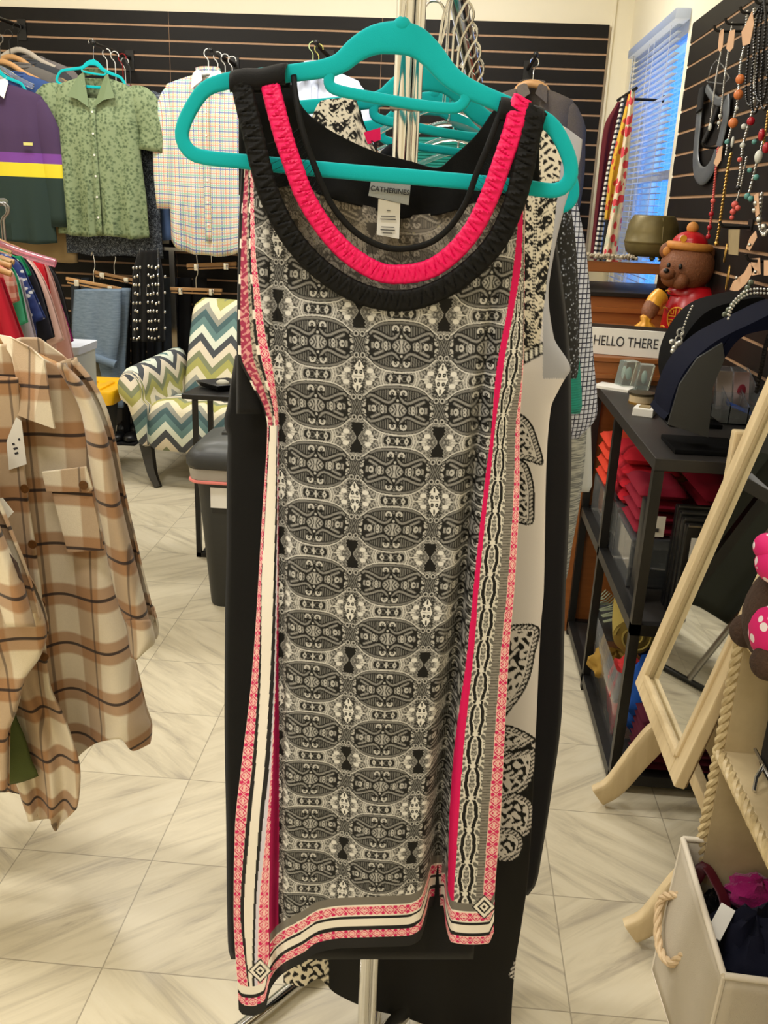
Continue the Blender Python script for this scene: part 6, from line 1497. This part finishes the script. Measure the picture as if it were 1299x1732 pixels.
q = MB(); q.obox((ta+tb_)/2, td, tw_*.0125+np.array((0, 0, .002)), np.array((0, 0, .0008))); q.build('paper_tag', PAPER, nv_, smooth=False)
st2 = thing('strap', 'burgundy satin strap lying in the back corner of the canvas bin', 'strap', fl_)
q = MB(); q.ribbon(smooth_path([fl_+np.array((.022, -.04, -.06)), fl_+np.array((.040, -.03, -.035)), fl_+np.array((.055, -.065, -.045)), fl_+np.array((.062, -.095, -.055)), fl_+np.array((.06, -.12, -.075))], 20), .024, .003, (.3, -.3, 1), 4, 10); q.build('satin', fabric('burgundy_satin', (66, 10, 22), .4), st2)
# ================================================================== wooden dresser, sign, pot, bear
DWOOD = NT('dresser_wood'); _g = DWOOD.noise(5, 5, DWOOD.scale(DWOOD.obj(), (1, 1, 9)), .6)
DWOOD = DWOOD.out(DWOOD.mix(_g, L3(112, 62, 24), L3(168, 102, 48)), .42)
ds = thing('dresser', 'brown wooden dresser with a raised glass topped shelf below the window', 'dresser', (.68, 3.45, 0))
DX0, DX1, DY0, DY1 = .47, .872, 3.40, 3.92
MB().box((DX0, DY0, 0), (DX1, DY1, 1.155), .004).build('carcass', DWOOD, ds, smooth=False)
MB().box((DX0-.012, DY0-.015, 1.155), (DX1, DY1, 1.172), .003).build('black_top', BLACKMETAL, ds, smooth=False)
for z0, z1 in ((.55, .80), (.26, .52), (.83, 1.06)):
    q = MB().box((DX0+.03, DY0-.008, z0), (DX1-.03, DY0+.004, z1), .004); dw_ = q.build('drawer', DWOOD, ds, smooth=False)
    for x in (DX0+.12, DX1-.12): MB().lathe([(.002, -.02), (.012, -.02), (.012, -.012), (.006, 0), (.002, 0)], (x, DY0-.008, (z0+z1)/2), 12, 'y').build('knob', plain('brass_knob', (150, 110, 50), .35, .8), dw_)
MB().box((DX0, DY0-.012, 1.10), (DX1, DY0, 1.118)).build('moulding', DWOOD, ds, smooth=False)
for x in (DX0+.02, DX1-.05):
    MB().box((x, DY1-.22, 1.172), (x+.03, DY1-.19, 1.232)).build('shelf_support', DWOOD, ds, smooth=False)
MB().box((DX0-.01, 3.54, 1.232), (DX1, DY1, 1.272), .003).build('raised_shelf', DWOOD, ds, smooth=False)
MB().box((DX0-.012, 3.535, 1.2725), (DX1, DY1, 1.280)).build('glass_top', GLASS, ds, smooth=False)
pbl = thing('pebbles', 'scatter of small pale pebbles on the glass topped dresser shelf', 'pebbles', (.55, 3.58, 1.280)); pbl['kind'] = 'stuff'
q = MB()
for k in range(90): q.ball((RNG.uniform(.47, .70), RNG.uniform(3.55, 3.64), 1.285+RNG.uniform(0, .008)), RNG.uniform(.004, .008), 6, 4)
o = q.build('stones', plain('pebble', (176, 164, 140), .7, 0, .3, 60), pbl, fix=False)
BRASS = plain('old_brass', (104, 92, 52), .45, .35, .35, 18)
po_ = thing('pot', 'squat old brass drum pot on the dresser shelf beside the window', 'pot', (.76, 3.66, 1.280))
pc = np.array((min(at(1119, 440, 3.66)[0], .768), 3.68, 1.280)); R_ = .092
MB().lathe([(.01, .012), (.078, .012), (.094, .03), (.101, .055), (.101, .06), (.103, .062), (.103, .068), (.101, .07), (.099, .10), (.092, .135), (.080, .158), (.074, .164), (.070, .164), (.068, .156), (.01, .156)], pc, 40).build('body', BRASS, po_)
for a in (0, 2.1, 4.2): MB().ball(pc+np.array((.06*math.cos(a+.5), .06*math.sin(a+.5), .008)), (.012, .012, .009), 8, 6).build('foot', BRASS, po_)
MB().tube([pc+np.array((.02, -.0985, .07)), pc+np.array((.018, -.096, .11)), pc+np.array((.015, -.080, .155))], .002, 5).build('seam', BRASS, po_)
lg = thing('display_ledge', 'low brown wooden ledge between the black shelf unit and the dresser', 'ledge', (.62, 3.06, 0))
MB().box((.475, 2.965, 0), (.872, 3.38, .985), .004).build('body', DWOOD, lg, smooth=False)
MB().box((.468, 2.955, .985), (.872, 3.385, 1.0), .003).build('top', DWOOD, lg, smooth=False)
MB().box((.472, 2.957, .93), (.872, 2.966, .945)).build('moulding', DWOOD, lg, smooth=False)
# sign
sg = thing('sign', 'long white wooden sign reading HELLO THERE with black edge', 'sign', (.56, 3.02, 1.0))
sa, sb = at(992, 578, 3.03), at(1122, 601, 2.985); sa[2] = sb[2] = 0
dx_ = sb-sa; Ls = np.linalg.norm(dx_); dx_ /= Ls; ny_ = np.array((dx_[1], -dx_[0], 0))
sc_ = (sa+sb)/2+np.array((0, 0, 1.0))
q = MB(); q.obox(sc_+np.array((0, 0, .044)), dx_*Ls/2, -ny_*.008, np.array((0, 0, .043)), .001); q.build('board', PAPER, sg, smooth=False)
q = MB(); q.obox(sc_+np.array((0, 0, .092))-ny_*.009, dx_*Ls/2, -ny_*.004, np.array((0, 0, .006)), 0); q.build('dark_edge', plain('dark_edge', (44, 30, 20), .5), sg, smooth=False)
letters('lettering', 'HELLO THERE', sc_+np.array((0, 0, .045))+ny_*.0095+dx_*(.0), dx_, (0, 0, 1), .046, INK, sg, .0004, fit=.205)
# bear jar
bj = thing('bear_figurine', 'brown bear figurine jar in red jacket and hat holding a golden sack', 'figurine', (.74, 3.20, 1.0))
BFUR = NT('bear_fur'); _f = BFUR.noise(130, 4, None, .7); BFUR.bump(_f, .8, .004); BFUR = BFUR.out(BFUR.mix(_f, L3(96, 54, 28), L3(150, 92, 54)), .55)
REDG = plain('red_glaze', (178, 16, 26), .3, 0, .08); GOLDG = plain('gold_glaze', (224, 160, 48), .35, .1, .2, 40); TANG = plain('tan_glaze', (196, 130, 56), .6, 0, .2, 90)
by_ = 3.20
def bp(px, py, dy=0): return at(px, py, by_+dy)
def bb(name, px, py, r, mat, dy=0, parent=None, n=18, m=12): return MB().ball(bp(px, py, dy), r, n, m).build(name, mat, parent or bj)
bz = bp(1168, 540)
MB().lathe([(.02, 0), (.082, 0), (.092, .02), (.098, .08), (.092, .14), (.075, .19), (.055, .215), (.02, .225)], (bz[0], by_, 1.001), 28).build('jacket', REDG, bj)
MB().lathe([(.055, .0), (.062, .004), (.062, .02), (.052, .03)], (bp(1160, 500)[0], by_, bp(1160, 500)[2]), 24).build('jacket_collar', REDG, bj)
hd = bb('head', 1162, 452, (.092, .082, .082), BFUR)
bb('cheek', 1136, 470, (.036, .034, .030), BFUR, -.055); bb('cheek', 1150, 476, (.030, .03, .026), BFUR, -.066)
bb('muzzle', 1129, 463, (.026, .028, .020), BFUR, -.078)
bb('nose', 1127, 458, (.010, .008, .008), BLACKPLASTIC, -.103); 
for (px, py, dy) in ((1131, 449, -.072), (1151, 451, -.083)): bb('eye', px, py, (.0065, .006, .0095), BLACKPLASTIC, dy, None, 10, 8)
for (px, py) in ((1128, 424), (1198, 430)):
    e_ = bb('ear', px, py, (.025, .018, .027), BFUR, .0); bb('inner_ear', px, py+1, (.014, .010, .016), TANG, -.013, e_)
hb2 = bp(1166, 417); t = np.linspace(0, 2*PI, 30)
MB().tube(hb2+np.stack([.066*np.cos(t), .058*np.sin(t), .004*np.cos(t)*-1], 1), .0135, 10, cap=False).build('hat_brim', TANG, bj)
V = []; q = MB(); nn = 40; mm = 8; F = []
for i in range(mm+1):
    for j in range(nn):
        a = 2*PI*j/nn; r_ = .056*math.cos(PI/2*i/mm)*(1+.05*abs(math.cos(4*a)))+.001; V.append(hb2+np.array((r_*math.cos(a), r_*math.sin(a), .008+.042*math.sin(PI/2*i/mm))))
F = [(i*nn+j, i*nn+(j+1) % nn, (i+1)*nn+(j+1) % nn, (i+1)*nn+j) for i in range(mm) for j in range(nn)]; q.add(V, F); q.build('hat', REDG, bj)
MB().ball(hb2+np.array((.002, 0, .060)), .020, 14, 10).build('pompom', TANG, bj)
MB().lathe([(.001, 0), (.011, 0), (.011, .003), (.001, .003)], hb2+np.array((-.035, -.052, .026)), 14, 'y').build('hat_button', GOLDG, bj)
q = MB(); P = smooth_path([bp(1118, 502, -.02), bp(1104, 516, -.05), bp(1098, 530, -.075), bp(1100, 540, -.085)], 12); q.tube(P, [.026]*3+[.028]*6+[.026, .022, .014], 12); q.build('arm', BFUR, bj)
q = MB(); P = smooth_path([bp(1118, 500, -.03), bp(1108, 510, -.045), bp(1104, 520, -.055)], 8); q.tube(P, .030, 12); q.build('sleeve_cuff', GOLDG, bj)
q = MB(); P = smooth_path([bp(1215, 505, 0), bp(1226, 530, -.03), bp(1220, 560, -.05)], 10); q.tube(P, .027, 12); q.build('arm', BFUR, bj)
sk_ = bp(1088, 575, -.085)
V = []; q = MB(); nn = 32; prof = [(.012, .085), (.020, .078), (.016, .062), (.034, .045), (.052, .015), (.056, -.01), (.05, -.034), (.02, -.04)]
for r_, z in prof:
    for j in range(nn): a = 2*PI*j/nn; rr = r_*(1+.09*math.cos(7*a)); V.append(sk_+np.array((rr*math.cos(a), rr*.7*math.sin(a), z)))
F = [(i*nn+j, i*nn+(j+1) % nn, (i+1)*nn+(j+1) % nn, (i+1)*nn+j) for i in range(len(prof)-1) for j in range(nn)]+[tuple(range(nn)), tuple((len(prof)-1)*nn+j for j in range(nn))]
q.add(V, F); q.build('sack', GOLDG, bj)
MB().ball(sk_+np.array((.0, -.038, -.022)), (.016, .008, .010), 10, 6).build('sack_gem', REDG, bj)
mc = np.array((bp(1137, 535)[0], by_-.094, bp(1137, 535)[2])); q = MB()
def emb_pt(u, v):                                         # on the rounded jacket front, turned to the left
    a = -PI/2-.74+u/.094; return np.array((bz[0]+.0975*math.cos(a), by_+.0975*math.sin(a), mc[2]+v))
q.tube([emb_pt(.037*math.cos(t_), .037*math.sin(t_)) for t_ in np.linspace(0, 2*PI, 40)], .0026, 6, cap=False)
for s1 in (-1, 1):
    for s2 in (-1, 1):
        q.tube([emb_pt(s1*.006, s2*.034), emb_pt(s1*.006, s2*.006), emb_pt(s1*.034, s2*.006)], .0022, 5); q.tube([emb_pt(s1*.014, s2*.028), emb_pt(s1*.014, s2*.014), emb_pt(s1*.024, s2*.014), emb_pt(s1*.024, s2*.022)], .0018, 5)
q.build('round_emblem', GOLDG, bj)
for dv in (.085, .028, -.035): MB().tube([emb_pt(-.075, dv-.0), emb_pt(-.058, dv+.003), emb_pt(-.045, dv)], .003, 6).build('fastener', GOLDG, bj)

# ================================================================== scarves beside the window
n = NT('ladder_stripe'); sx, sy, sz = n.xyz(n.obj()); LADD = n.out(n.mix(n.stripe(sz, .022, 0, .42), L3(206, 200, 186), L3(40, 38, 36)), .8)
n = NT('summer_floral'); f = n.noise(9, 3); g = n.voro(24); SUMF = n.out(n.mix(n.math('LESS_THAN', g, .42), n.ramp(f, [(.35, L3(196, 190, 160)), (.5, L3(226, 206, 176)), (.65, L3(160, 178, 150))]), L3(204, 62, 72)), .8)
n = NT('yellow_floral'); f = n.noise(14, 2); g = n.voro(26); YELF = n.out(n.mix(n.math('LESS_THAN', g, .36), L3(206, 160, 40), L3(190, 60, 40)), .8)
for i, (le_, re_, y0, y1, Y, mt, lab_) in enumerate([
        ([(170, 1046), (215, 1022), (300, 1012), (455, 996)], [(170, 1052), (300, 1030), (455, 1012)], 172, 455, 4.50, fab(84, 22, 30), 'dark red scarf, leftmost of those hanging beside the window'),
        ([(168, 1052), (300, 1024), (456, 1000)], [(165, 1058), (300, 1034), (456, 1014)], 166, 456, 4.42, LADD, 'scarf with thin white bars and black edge beside the window'),
        ([(162, 1058), (300, 1034), (450, 1014)], [(158, 1066), (300, 1046), (450, 1030)], 162, 450, 4.34, fab(22, 22, 24), 'black scarf hanging beside the window'),
        ([(158, 1064), (300, 1030), (372, 1022)], [(154, 1072), (300, 1048), (372, 1034)], 158, 372, 4.27, YELF, 'yellow floral scarf hanging beside the window'),
        ([(152, 1068), (300, 1044), (448, 1016)], [(148, 1075), (300, 1060), (448, 1042)], 152, 450, 4.20, SUMF, 'pink and green floral scarf nearest the window blind')]):
    T = thing('scarf', lab_, 'scarf', at(le_[0][1], y0, Y), 'scarves hanging beside the window')
    hung_cloth('cloth', mt, T, le_, re_, y0, y1, Y, .02, 2, .010, 24, 60)
hk_ = thing('wall_rail', 'black hook rail above the scarves beside the window', 'wall rail', (.88, 4.35, 1.85))
z_ = at(1060, 160, 4.34)[2]
MB().tube([(at(1060, 160, 4.34)[0], 4.12, z_+.0), (at(1060, 160, 4.34)[0], 4.56, z_+.0)], .007, 8).build('bar', BLACKMETAL, hk_)
MB().tube([(at(1060, 160, 4.34)[0], 4.50, z_), (XW, 4.50, z_)], .006, 8).build('arm', BLACKMETAL, hk_)
MB().box((XW-.003, 4.48, z_-.02), (XW, 4.52, z_+.02)).build('plate', BLACKMETAL, hk_)

# ================================================================== jewellery on the right slat panel
XP = XW-.03
def peg(px, py, ln, label, X=.79):
    """black peg hook: tip at the given picture point, running back to the slat panel"""
    p = atX(px, py, X); T = thing('peg_hook', label, 'hook', (XP, p[1], p[2]), 'black peg hooks on the right slat panel')
    MB().tube(smooth_path([(XP+.002, p[1], p[2]-.002), (X+.02, p[1], p[2]-.004), (X+.004, p[1], p[2]), (X-.002, p[1], p[2]+.012)], 14), .0042, 8).build('peg', BLACKMETAL, T)
    MB().box((XP-.004, p[1]-.02, p[2]-.012), (XP+.0, p[1]+.02, p[2]+.02)).build('plate', BLACKMETAL, T)
    return np.array((X+.02, p[1], p[2]))
pegs = [peg(1208, 50, .1, 'black peg hook lowest of the three at the top of the right panel'), peg(1227, 38, .1, 'black peg hook in the middle of the three at the top'), peg(1252, 19, .1, 'black peg hook highest of the three at the top'), peg(1277, 3, .1, 'black peg hook cut by the top edge of the photo'),
        peg(1188, 247, .1, 'black peg hook crossing the grey satin cloth'), peg(1218, 381, .1, 'black peg hook above the bear hat'), peg(1262, 438, .1, 'black peg hook holding the tan earring cards')]
TANC = plain('tan_card', (206, 164, 128), .75, 0, .06)
def jpt(px, py, X): return atX(px, py, X)
def cardtag(T, pts, X, mat=TANC, nm='card'):
    q = MB(); q.prism([jpt(a, b, X) for a, b in pts], (0.0012, .0, 0)); q.build(nm, mat, T, smooth=False)
def necklace(label, path, X, r, mat, extra=(), card=None, cardmat=TANC, grp='necklaces on the right slat panel', dense=2.1, back=True, top=None):
    p0 = jpt(*path[0], X); T = thing('necklace', label, 'necklace', p0, grp)
    P = [jpt(a, b, X) for a, b in path]
    if top is not None: P = [top]+P
    full = P+[p+np.array((.006, .016, .004)) for p in P[::-1][1:]] if back else P
    chain(full, r, mat, T, 'strand', r*dense)
    for (a, b, rr, m_) in extra: MB().ball(jpt(a, b, X-.008), rr, 12, 8).build('bead', m_, T)
    if card: cardtag(T, card, X-.006, cardmat)
    return T
ORB = plain('orange_stone', (214, 122, 66), .3, 0, .2, 60); REDB = plain('red_bead', (170, 24, 40), .25, 0, .1); TQB = plain('turquoise_bead', (86, 146, 140), .35, 0, .2); WHB = plain('white_bead', (206, 208, 200), .3); BKB = plain('black_bead', (18, 17, 18), .3, 0, .2); GLD = plain('gold_chain', (196, 156, 84), .28, .9, .1); SIL = plain('silver_chain', (190, 188, 182), .28, .9, .1); COR = plain('coral_bead', (214, 92, 84), .4, 0, .15)
X1_ = .815
necklace('fine silver chain with small drop hanging leftmost on the right slat panel', [(1220, 82), (1213, 120), (1207, 160), (1203, 195), (1200, 212)], X1_, .0022, SIL, [(1201, 215, (.006, .006, .012), WHB)], [(1217, 52), (1224, 49), (1222, 80), (1218, 88), (1214, 84)], top=pegs[0])
necklace('silver chain with clear beads second from the left on the right slat panel', [(1232, 84), (1226, 125), (1222, 165), (1218, 200), (1215, 218)], X1_, .0024, SIL, [(1218, 196, .006, WHB), (1216, 208, .006, WHB)], [(1234, 52), (1243, 50), (1240, 80), (1234, 88), (1228, 82)], top=pegs[1])
necklace('long necklace of large orange stones on silver links', [(1258, 78), (1252, 110), (1247, 170), (1240, 205), (1232, 235), (1228, 262)], X1_, .0032, PEARL, [(1252, 134, .0135, ORB), (1249, 160, .0140, ORB), (1240, 208, .0145, ORB), (1246, 184, .006, WHB), (1230, 240, .008, TQB), (1239, 240, (.005, .005, .016), WHB)], [(1254, 54), (1262, 40), (1272, 18), (1275, 40), (1268, 74), (1256, 78)], top=pegs[2])
necklace('red bead necklace with clear crystals right of the orange stones', [(1276, 150), (1274, 180), (1268, 205), (1262, 225), (1256, 250), (1252, 290), (1248, 318)], X1_, .0040, SIL, [(1270, 205, .0115, REDB), (1258, 214, .008, WHB), (1256, 246, .008, WHB), (1251, 270, .007, COR), (1248, 318, .007, BKB)], None, top=pegs[2]+np.array((.01, -.03, 0)))
for k, (dx, dl) in enumerate([(0, 0), (9, 12), (17, -6), (25, 6)]):
    necklace(['black bead strand leftmost of the four dark strands at top right', 'black bead strand second of the four dark strands at top right', 'black bead strand third of the four dark strands at top right', 'black bead strand rightmost of the four dark strands at top right'][k], [(1270+dx, 40), (1266+dx, 90), (1262+dx, 140), (1263+dx, 170+dl), (1269+dx, 178+dl), (1276+dx, 165), (1282+dx, 120), (1284+dx, 60)], X1_-.006*k, .0042, BKB, back=False, top=pegs[3]+np.array((.0, -.006*k, 0)))
necklace('gold chain necklace hanging below the orange stones', [(1236, 262), (1230, 290), (1224, 330), (1219, 365), (1214, 398), (1211, 412)], X1_, .0046, GLD, [(1212, 412, .008, GLD)])
necklace('pink bead necklace left of the gold chain', [(1214, 252), (1210, 290), (1206, 335), (1202, 372), (1198, 398)], X1_, .0036, COR, [(1206, 340, .008, COR), (1203, 362, .008, REDB), (1200, 385, .008, REDB), (1198, 400, .008, REDB)], [(1216, 250), (1222, 246), (1219, 272), (1212, 282), (1207, 276)])
necklace('coral cluster pendant on a chain right of the gold chain', [(1262, 268), (1256, 300), (1250, 326), (1246, 340)], X1_, .0030, SIL, [(1243, 346, .010, COR), (1240, 358, .009, COR), (1248, 352, .008, COR), (1238, 368, .007, COR)])
necklace('turquoise and white stone necklace at the right edge', [(1293, 225), (1288, 250), (1281, 270), (1274, 300), (1266, 330)], X1_, .0040, SIL, [(1283, 265, (.011, .011, .017), WHB), (1276, 240, .007, TQB), (1268, 288, .007, TQB), (1279, 300, .008, TQB), (1264, 332, .009, TQB), (1270, 336, .008, TQB)])
necklace('dark red drop necklace at the right edge beside the turquoise stones', [(1299, 190), (1296, 215), (1292, 240), (1297, 255)], X1_, .0036, GLD, [(1288, 228, (.009, .009, .016), REDB), (1296, 250, (.010, .010, .014), REDB)])
necklace('silver coin cluster necklace with tan cards at the right edge', [(1288, 330), (1286, 355), (1284, 380), (1292, 398), (1299, 390)], X1_, .0050, SIL, [(1278, 344, .007, SIL), (1284, 372, .009, SIL), (1292, 384, .009, SIL), (1276, 356, .007, SIL)], [(1275, 330), (1282, 326), (1284, 362), (1278, 368)])
necklace('dark woven rope necklace low at the right edge', [(1299, 572), (1294, 590), (1290, 612), (1284, 640), (1280, 662)], .84, .0062, plain('dark_rope', (46, 42, 40), .6, 0, .4, 200), dense=1.2)
T = thing('earrings', 'bronze hoop earrings hanging from a tan card above the black velvet bust', 'earrings', jpt(1236, 400, X1_), None)
cardtag(T, [(1232, 388), (1251, 388), (1248, 432), (1232, 430)], X1_, plain('olive_card', (150, 132, 96), .7)); t = np.linspace(0, 2*PI, 22)
for (a, b, rw, rh) in ((1227, 428, .010, .026), (1231, 470, .014, .034)):
    c = jpt(a, b, X1_-.004); MB().tube(c+np.stack([.2*rw*np.cos(t), rw*np.cos(t), rh*np.sin(t)], 1), .0024, 6, cap=False).build('hoop', GLD, T)
for k, (pts, lab_) in enumerate([([(1268, 402), (1278, 390), (1280, 402), (1268, 424), (1262, 420)], 'tan earring card highest beside the white rhinestone necklace'), ([(1258, 462), (1268, 444), (1276, 456), (1262, 480), (1246, 494), (1234, 490), (1240, 476)], 'long tan paddle shaped earring card above the black velvet bust'), ([(1270, 438), (1285, 436), (1286, 464), (1272, 466)], 'tan earring card lowest right of the paddle shaped card'), ([(1292, 440), (1304, 440), (1304, 466), (1292, 466)], 'tan earring card cut by the right edge of the photo')]):
    T = thing('earring_card', lab_, 'card', jpt(*pts[0], .82), 'tan earring cards on the right slat panel'); cardtag(T, pts, .82)
    if k < 3: MB().ball(jpt(pts[-1][0]+6, pts[-1][1]-6, .812), .005, 8, 6).build('stud', SIL, T)
SATG = NT('grey_satin'); _f = SATG.noise(7, 2, SATG.scale(SATG.obj(), (1, 1, 3))); SATG = SATG.out(SATG.mix(_f, L3(54, 60, 66), L3(112, 118, 124)), .34)
sc2 = thing('sash', 'grey satin sash looped in a U below a black band on the right slat panel', 'sash', jpt(1190, 160, .86))
def sash(pts, w, mat, nm, X=.868, th=.012):
    q = MB(); q.ribbon(smooth_path([jpt(a, b, X) for a, b in pts], 30), w, th, (1, 0, 0), 2.6, 14); q.build(nm, mat, sc2)
sash([(1189, 152), (1184, 185), (1180, 225), (1177, 265), (1180, 290), (1190, 298), (1203, 285), (1214, 255), (1222, 225), (1229, 190), (1228, 172)], .062, SATG, 'loop')
sash([(1188, 148), (1185, 170), (1183, 188)], .072, BLACKCLOTH, 'black_band', .860); sash([(1196, 150), (1206, 165), (1216, 172), (1224, 170)], .030, SATG, 'upper_fold', .866); sash([(1190, 240), (1200, 220), (1212, 190), (1218, 172)], .028, BLACKCLOTH, 'black_lining', .872)
wh2 = thing('wire_hanger', 'clear triangular wire hanger behind the silver chains on the right slat panel', 'hanger', jpt(1208, 105, .868))
MB().tube([jpt(a, b, .868) for a, b in [(1212, 102), (1204, 112), (1196, 138), (1225, 142), (1234, 132), (1222, 110), (1212, 102)]], .0022, 6).build('wire', CLEAR, wh2)
# dark coats further back, seen in the standing mirror
cr = thing('clothes_rail', 'steel clothes rail further back, hidden by the dresses and seen in the mirror', 'clothes rail', (-.25, 3.55, 0))
MB().tube([(-.25, 3.20, 1.42), (-.25, 3.95, 1.42)], .0125, 10).build('rail', STEEL, cr)
for y in (3.20, 3.95):
    MB().tube([(-.25, y, .02), (-.25, y, 1.42)], .0125, 10).build('post', STEEL, cr); MB().tube([(-.45, y, .015), (-.05, y, .015)], .013, 8).build('foot', BLACKMETAL, cr)
for k, rgb in enumerate(((34, 36, 28), (22, 22, 22), (40, 40, 30))):
    p = np.array((-.25, 3.32+.22*k, 1.33))
    shirt('coat', ['dark olive coat nearest on the rail seen in the standing mirror', 'black coat in the middle of the rail seen in the standing mirror', 'dark moss coat furthest on the rail seen in the standing mirror'][k], 'coat', p, .50, 1.05, .07, fab(*rgb), 'long', 'crew', None, 0, nv=24, nu=36, lnn=.6, spread=.03, group='dark coats on the hidden rail')
    hanger_simple('hanger', ['wooden hanger of the dark olive coat in the mirror', 'wooden hanger of the black coat in the mirror', 'wooden hanger of the dark moss coat in the mirror'][k], p+np.array((0, 0, .01)), WOODH, .40, .06, STEEL, 1, th=.010, hh=.07)
